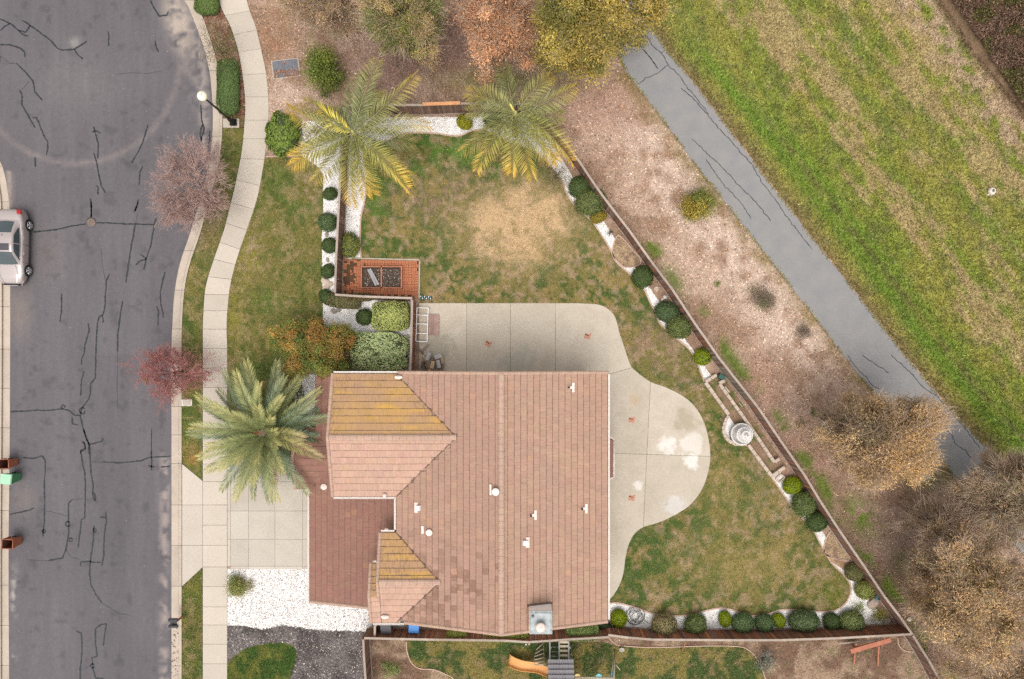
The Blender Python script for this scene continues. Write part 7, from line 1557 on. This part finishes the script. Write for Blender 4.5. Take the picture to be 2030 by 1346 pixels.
for i in range(n):
    for k in range(5): fs.append((i * 6 + k, i * 6 + k + 1, (i + 1) * 6 + k + 1, (i + 1) * 6 + k))
m.add(vs, fs, 0, True); so = m.build('slide', M['orange'], pl); md = so.modifiers.new('solid', 'SOLIDIFY'); md.thickness = .03
sb = thing('swing_beam', 'timber swing beam frame with rope legs to the right of the play tower', 'swing frame', tuple(G(1175, 1343, .10))); sx0, sy0 = sb.location.x, sb.location.y
def LS_(px, py, z): v = G(px, py, z); return (v.x - sx0, v.y - sy0, z - .10)
MB().tube([LS_(1137, 1343, 2.2), LS_(1216, 1344, 2.2)], .055, 6).build('beam', M['playwood'], sb)
for a in ((1219, 1288), (1222, 1392)): MB().tube([LS_(1217, 1344, 2.25), LS_(*a, .1)], .045, 6).build('leg', M['playwood'], sb)
MB().tube([LS_(1212, 1336, 1.9), LS_(1219, 1289, .15)], .03, 6).build('brace', M['playwood'], sb); MB().tube([LS_(1221, 1318, 1.2), LS_(1229, 1328, 1.1)], .03, 6).build('brace', M['playwood'], sb)
for x, mt, lb in ((1144.5, 'rope', 'yellow bucket swing seat beside the play tower'), (1187.5, 'teal', 'teal bucket swing seat in the middle of the swing beam')):
    s_ = thing('swing_seat', lb, 'swing', tuple(G(x, 1342, 1.0))); m = MB(); m.lathe([(.10, -.25), (.18, -.2), (.19, .0), (.16, .0), (.14, -.15), (0, -.18)], 14); m.build('seat', m_plain('yellow_seat', (.62, .50, .24), .5) if mt == 'rope' else m_plain('aqua_seat', (.22, .48, .50), .5), s_)
    for q in (-1, 1): MB().tube([(q * .17, 0, 0), (q * .14, .0, 1.15)], .01, 4).build('chain', M['darkmetal'], s_)
tb = thing('trapeze_bar', 'blue plastic glider hanging at the right end of the swing beam', 'swing', tuple(G(1212, 1340, .9))); m = MB(); m.box((0, 0, 0), (.10, .62, .20), R(-10), taper=.7); m.build('seat', m_plain('glider_blue', (.05, .20, .34), .5), tb); m = MB(); m.tube([(0, .2, .1), (0, .1, 1.2)], .012, 4); m.build('chain', M['darkmetal'], tb)
bk = thing('bucket', 'small white bucket lying on the neighbouring lawn edge', 'bucket', tuple(G(1231.5, 1285, .12))); MB().lathe([(.09, 0), (.14, .26), (.15, .27), (.12, .26), (.08, .03), (0, .03)], 14, sx=1.05, sy=.9).build('pail', M['stone'], bk); m = MB(); m.tube([(-.14, 0, .26), (0, -.13, .3), (.14, 0, .26)], .006, 4); m.build('handle', M['darkmetal'], bk)
for i, (x, y) in enumerate(((1043, 1277.5), (1049, 1276.5))): bl = MB(); bl.lathe([(.0, -.06), (.05, -.04), (.065, 0), (.05, .04), (0, .06)], 12); tag(bl.build('toy_ball', M['stone'], None, tuple(G(x, y, .18))), ['left of two small pale balls beside the rope ladder', 'right of two small pale balls beside the rope ladder'][i], 'ball', 'pale balls beside the rope ladder')
# ---- stained timber swing bench frame and a leaning board
bf = thing('beam_stand', 'reddish stained timber beam on two posts in the lower right yard', 'timber frame', tuple(G(1725, 1285, .10))); bx0, by0 = bf.location.x, bf.location.y
def LB_(px, py, z): v = G(px, py, z); return (v.x - bx0, v.y - by0, z - .10)
def bar(a, b, w, h, name, mat, par):
    a, b = Vector(a), Vector(b); d = b - a; L_ = d.length; x = d.normalized(); y = Vector((0, 0, 1)).cross(x).normalized(); z = x.cross(y); m = MB(); m.box((0, 0, 0), (L_, w, h)); o = m.build(name, mat, par); o.matrix_local = Matrix.Translation((a + b) / 2) @ Matrix((x, y, z)).transposed().to_4x4(); return o
bar(LB_(1686, 1291, .9), LB_(1765, 1268, .9), .28, .10, 'beam', M['beam'], bf); bar(LB_(1697, 1275, .9), LB_(1692, 1318, .15), .06, .06, 'brace', M['beam'], bf); bar(LB_(1742, 1281, .9), LB_(1740, 1320, .15), .06, .06, 'brace', M['beam'], bf)
for x, y in ((1697, 1286), (1742, 1275)): p = LB_(x, y, .5); MB().box((p[0], p[1], .4), (.09, .09, .82)).build('post', M['beam'], bf)
lb = MB(); a, b = G(1662, 1276, .5), G(1752, 1267, .5); d = b - a; lb.box((0, 0, 0), (d.length, .10, .04)); tag(lb.build('timber_plank', M['capw'], None, tuple((a + b) / 2), math.atan2(d.y, d.x)), 'long grey plank leaning along the far side of the fence above the reddish beam', 'plank')
op = MB(); a, b = G(1351, 1292, .3), G(1360, 1272, 1.0); d = b - a; op.tube([(0, 0, 0), tuple(d)], .035, 5); tag(op.build('timber_prop', M['beam'], None, tuple(a)), 'short orange timber prop leaning on the bottom fence from the neighbouring side', 'prop')

# ================================================================ CAR
def car(label, cx, cy, rz):
    t = NT('champagne_paint'); nn = t.noise(t.obj(), 60, 2); paint = t.bsdf(t.mix(t.mr(nn, .3, .7), (.36, .31, .295), (.40, .345, .33)), .36, .30, .5, coat=.5)
    glass = NT('car_glass').bsdf((.035, .05, .055), .06, 0, .7, coat=.3); roofg = NT('sunroof_glass').bsdf((.05, .045, .055), .12, 0, .6); red = m_plain('tail_lamp_red', (.50, .015, .015), .2, .05, coat=.6); lampg = m_plain('headlamp_glass', (.75, .74, .72), .15, .15, 14, metal=.4, coat=.6)
    rubber = m_plain('tyre_rubber', (.018, .018, .019), .8, .1); rim = m_plain('alloy_rim', (.55, .55, .55), .35, .1, metal=.6); trim = m_plain('chrome_trim', (.62, .60, .58), .25, .1, metal=.7)
    r = thing('parked_car', label, 'car', tuple(G(cx, cy, .0)), R(rz)); L_, W = 4.74, 1.80
    # +y is the nose
    def hw(y):      # half width at the beltline
        u = y / (L_ / 2); a = abs(u); return W / 2 * (1 - .030 * a ** 2 - (.40 if u > 0 else .30) * max(0, (a - .58) / .42) ** 2.4 - (.16 if u > 0 else .10) * max(0, (a - .90) / .10) ** 2)
    def ztop(y):    # body shell without the cabin
        return float(np.interp(y, [-2.37, -2.28, -2.05, -1.55, -.6, .5, 1.1, 1.9, 2.22, 2.37], [.55, .93, 1.06, 1.06, .96, .97, .95, .82, .66, .34]))
    ys = np.array([-2.37, -2.355, -2.33, -2.26, -2.1, -1.9, -1.7, -1.5, -1.2, -.9, -.6, -.3, 0, .3, .6, .9, 1.2, 1.45, 1.7, 1.9, 2.05, 2.12, 2.2, 2.26, 2.31, 2.35, 2.37])
    prof = [(0, 1.0, 0), (.35, 1.0, -.0), (.70, 1.0, -.012), (.86, 1.0, -.035), (.94, 1.0, -.08), (.985, .93, -.12), (1.0, .80, -.10), (1.0, .62, 0), (.985, .42, 0), (.95, .27, 0), (.80, .22, 0)]
    V = []; F = []; n = len(prof) * 2 - 1
    for y in ys:
        h, zt = hw(y), ztop(y); row = []
        for (k, zz, dz) in prof:
            z = zt + dz if zz == 1.0 else (zt + dz if zz > .9 else min(zt - .2, zz * .98)); row.append((k * h, y, max(z, .2)))
        V += [(-x, yy, z) for x, yy, z in reversed(row[1:])] + row
    for i in range(len(ys) - 1):
        for j in range(n - 1): F.append((i * n + j, i * n + j + 1, (i + 1) * n + j + 1, (i + 1) * n + j))
    F.append(tuple(range(n))[::-1]); F.append(tuple(range((len(ys) - 1) * n, len(ys) * n)))
    m = MB(); m.add(V, F, 0, True); o = m.build('body', paint, r); bm = bmesh.new(); bm.from_mesh(o.data); bmesh.ops.recalc_face_normals(bm, faces=bm.faces); bm.to_mesh(o.data); bm.free()
    # cabin
    def roofz(y): return float(np.interp(y, [-1.62, -1.45, -1.0, -.5, 0, .35, .62, 1.0, 1.12], [1.05, 1.12, 1.33, 1.43, 1.45, 1.41, 1.30, 1.02, .94]))
    def cabw(y, s):  # s 0 belt .. 1 roof edge
        return (.80 - .02 * abs(y)) * (1 - s) + s * float(np.interp(y, [-1.62, -1.0, 0, .6, 1.12], [.60, .585, .61, .59, .70]))
    cy_ = np.linspace(-1.62, 1.12, 26)
    def cabin(v, y):   # v: -1..1 round the section
        a = abs(v); zr = roofz(y); zb = ztop(y) - .03
        if a < .62: x = cabw(y, 1) * a / .62; z = zr + .035 * (1 - (a / .62) ** 2)
        else: s = 1 - (a - .62) / .38; x = cabw(y, max(s, 0)); z = zb + (zr - zb) * s ** .9
        if zr < zb + .06: z = min(z, zr + .01)
        return (math.copysign(x, v), y, z)
    vv = np.linspace(-1, 1, 25); m = MB(); m.add([cabin(v, y) for y in cy_ for v in vv], [(i * 25 + j, i * 25 + j + 1, (i + 1) * 25 + j + 1, (i + 1) * 25 + j) for i in range(25) for j in range(24)], 0, True)
    o = m.build('roof', paint, r); bm = bmesh.new(); bm.from_mesh(o.data); bmesh.ops.recalc_face_normals(bm, faces=bm.faces); bm.to_mesh(o.data); bm.free()
    def patch(name, mat, v0, v1, y0, y1, off, nv=8, ny=8, shape=None):
        vs = []; 
        for i in range(ny + 1):
            for j in range(nv + 1):
                s_, t_ = j / nv, i / ny; y = y0 + (y1 - y0) * t_; v = v0 + (v1 - v0) * s_
                if shape: v, y = shape(v, y, s_, t_)
                p = Vector(cabin(v, y)); e = .01; pu = Vector(cabin(v + e, y)) - Vector(cabin(v - e, y)); pv = Vector(cabin(v, y + e)) - Vector(cabin(v, y - e)); nr = pu.cross(pv); nr = nr.normalized() if nr.length > 1e-9 else Vector((0, 0, 1)); nr = nr if nr.z > 0 else -nr; vs.append(p + nr * off)
        mm = MB(); mm.add(vs, [(i * (nv + 1) + j, i * (nv + 1) + j + 1, (i + 1) * (nv + 1) + j + 1, (i + 1) * (nv + 1) + j) for i in range(ny) for j in range(nv)], 0, True); return mm.build(name, mat, r)
    patch('windscreen', glass, -.60, .60, .40, 1.08, .012, shape=lambda v, y, s, t: (v * (1 + .08 * t), y + .05 * t * (1 - (v / .6) ** 2)))
    patch('rear_window', glass, -.57, .57, -1.48, -.78, .012, shape=lambda v, y, s, t: (v * (1 - .06 * (1 - t)), y - .04 * (1 - t) * (1 - (v / .6) ** 2)))
    patch('sunroof', roofg, -.46, .46, -.10, .32, .006)
    for s in (-1, 1):
        patch('side_window', glass, s * .70, s * .95, -1.12, -.16, .010, shape=lambda v, y, a, t: ((s * (.95 - (.95 - .70) * (1 - a) * min(1, .25 + t * 1.6)) if 1 else v), y))
        patch('side_window', glass, s * .70, s * .95, -.10, .84, .010, shape=lambda v, y, a, t: (s * (.95 - (.95 - .70) * (1 - a) * min(1, 1.05 - max(0, t - .45) * 1.6)), y))
        for y in (-1.42, 1.42):
            w = thing('x', None, None); bpy.data.objects.remove(w)
            m = MB(); m.tube([(s * .70, y, .33), (s * .915, y, .33)], .33, 26); wh = m.build('wheel', rubber, r)
            m = MB(); m.tube([(s * .90, y, .33), (s * .925, y, .33)], .235, 22); m.build('rim_disc', M['black'], wh)
            m = MB()
            for k in range(5): a = k * 2 * math.pi / 5 + .3; m.tube([(s * .93, y, .33), (s * .93, y + math.cos(a) * .22, .33 + math.sin(a) * .22)], [.05, .035], 5)
            m.tube([(s * .92, y + math.cos(a_) * .225, .33 + math.sin(a_) * .225) for a_ in np.linspace(0, 2 * math.pi, 20)], .018, 5); m.build('rim', rim, wh)
            m = MB(); vs = [(s * (hw(y) + .004), y + math.cos(a_) * rr_, .33 + math.sin(a_) * rr_) for a_ in np.linspace(-.25, math.pi + .25, 16) for rr_ in (.345, .385)]; m.add(vs, [(2 * i, 2 * i + 1, 2 * i + 3, 2 * i + 2) for i in range(15)]); m.build('wheel_arch', M['black'], r)
        m = MB(); m.box((s * .93, .68, 1.02), (.20, .11, .12), R(-s * 8), taper=.8); m.build('mirror', paint, r)
        m = MB(); vs = []; yy = np.linspace(1.72, 2.30, 8)
        for y in yy: vs += [(s * (hw(y) * .60), y + .02, ztop(y) - .000 + .012 - .05 * max(0, (y - 2.1))), (s * (hw(y) * .985 + .004), y - .10, ztop(y) - .10 + .012)]
        m.add(vs, [(2 * i, 2 * i + 1, 2 * i + 3, 2 * i + 2) for i in range(7)]); m.build('headlight', lampg, r)
        m = MB(); vs = []
        for y in np.linspace(-2.34, -1.98, 7): vs += [(s * hw(y) * .78, y, ztop(y) + .010), (s * (hw(y) * .99 + .004), y, ztop(y) - .10 + .02), (s * (hw(y) * 1.0 + .006), y, ztop(y) - .20)]
        m.add(vs, [(3 * i + j, 3 * i + j + 1, 3 * i + j + 4, 3 * i + j + 3) for i in range(6) for j in range(2)]); m.build('tail_light', red, r)
        for y in (-.55, .42): MB().box((s * .905, y, .80), (.03, .17, .03)).build('door_handle', trim, r)
        m = MB(); m.tube([(s * (hw(y) * .97), y, ztop(y) - .055) for y in np.linspace(-1.25, .95, 8)], .010, 4); m.build('window_trim', trim, r)
        for y in (-.13, .98, -1.1): MB().box((s * (hw(y) + .0), y, .62), (.012, .012, .50)).build('door_gap', M['black'], r)
    m = MB(); m.box((0, 2.33, .52), (1.0, .08, .16)); m.build('grille', M['black'], r); m = MB(); m.box((0, 2.375, .62), (.9, .02, .03)); m.build('grille_bar', trim, r)
    m = MB(); m.lathe([(.05, 0), (.03, .05), (0, .06)], 8, (0, -.62, 1.47)); m.build('antenna', paint, r)
    m = MB(); m.tube([(-.62, 1.72, .90), (-.5, 1.15, .955)], .008, 4); m.tube([(.62, 1.9, .85), (.5, 1.15, .955)], .008, 4); m.build('bonnet_crease', paint, r)
    return r
car('champagne silver saloon car parked at the far kerb', 37, 493, 179)
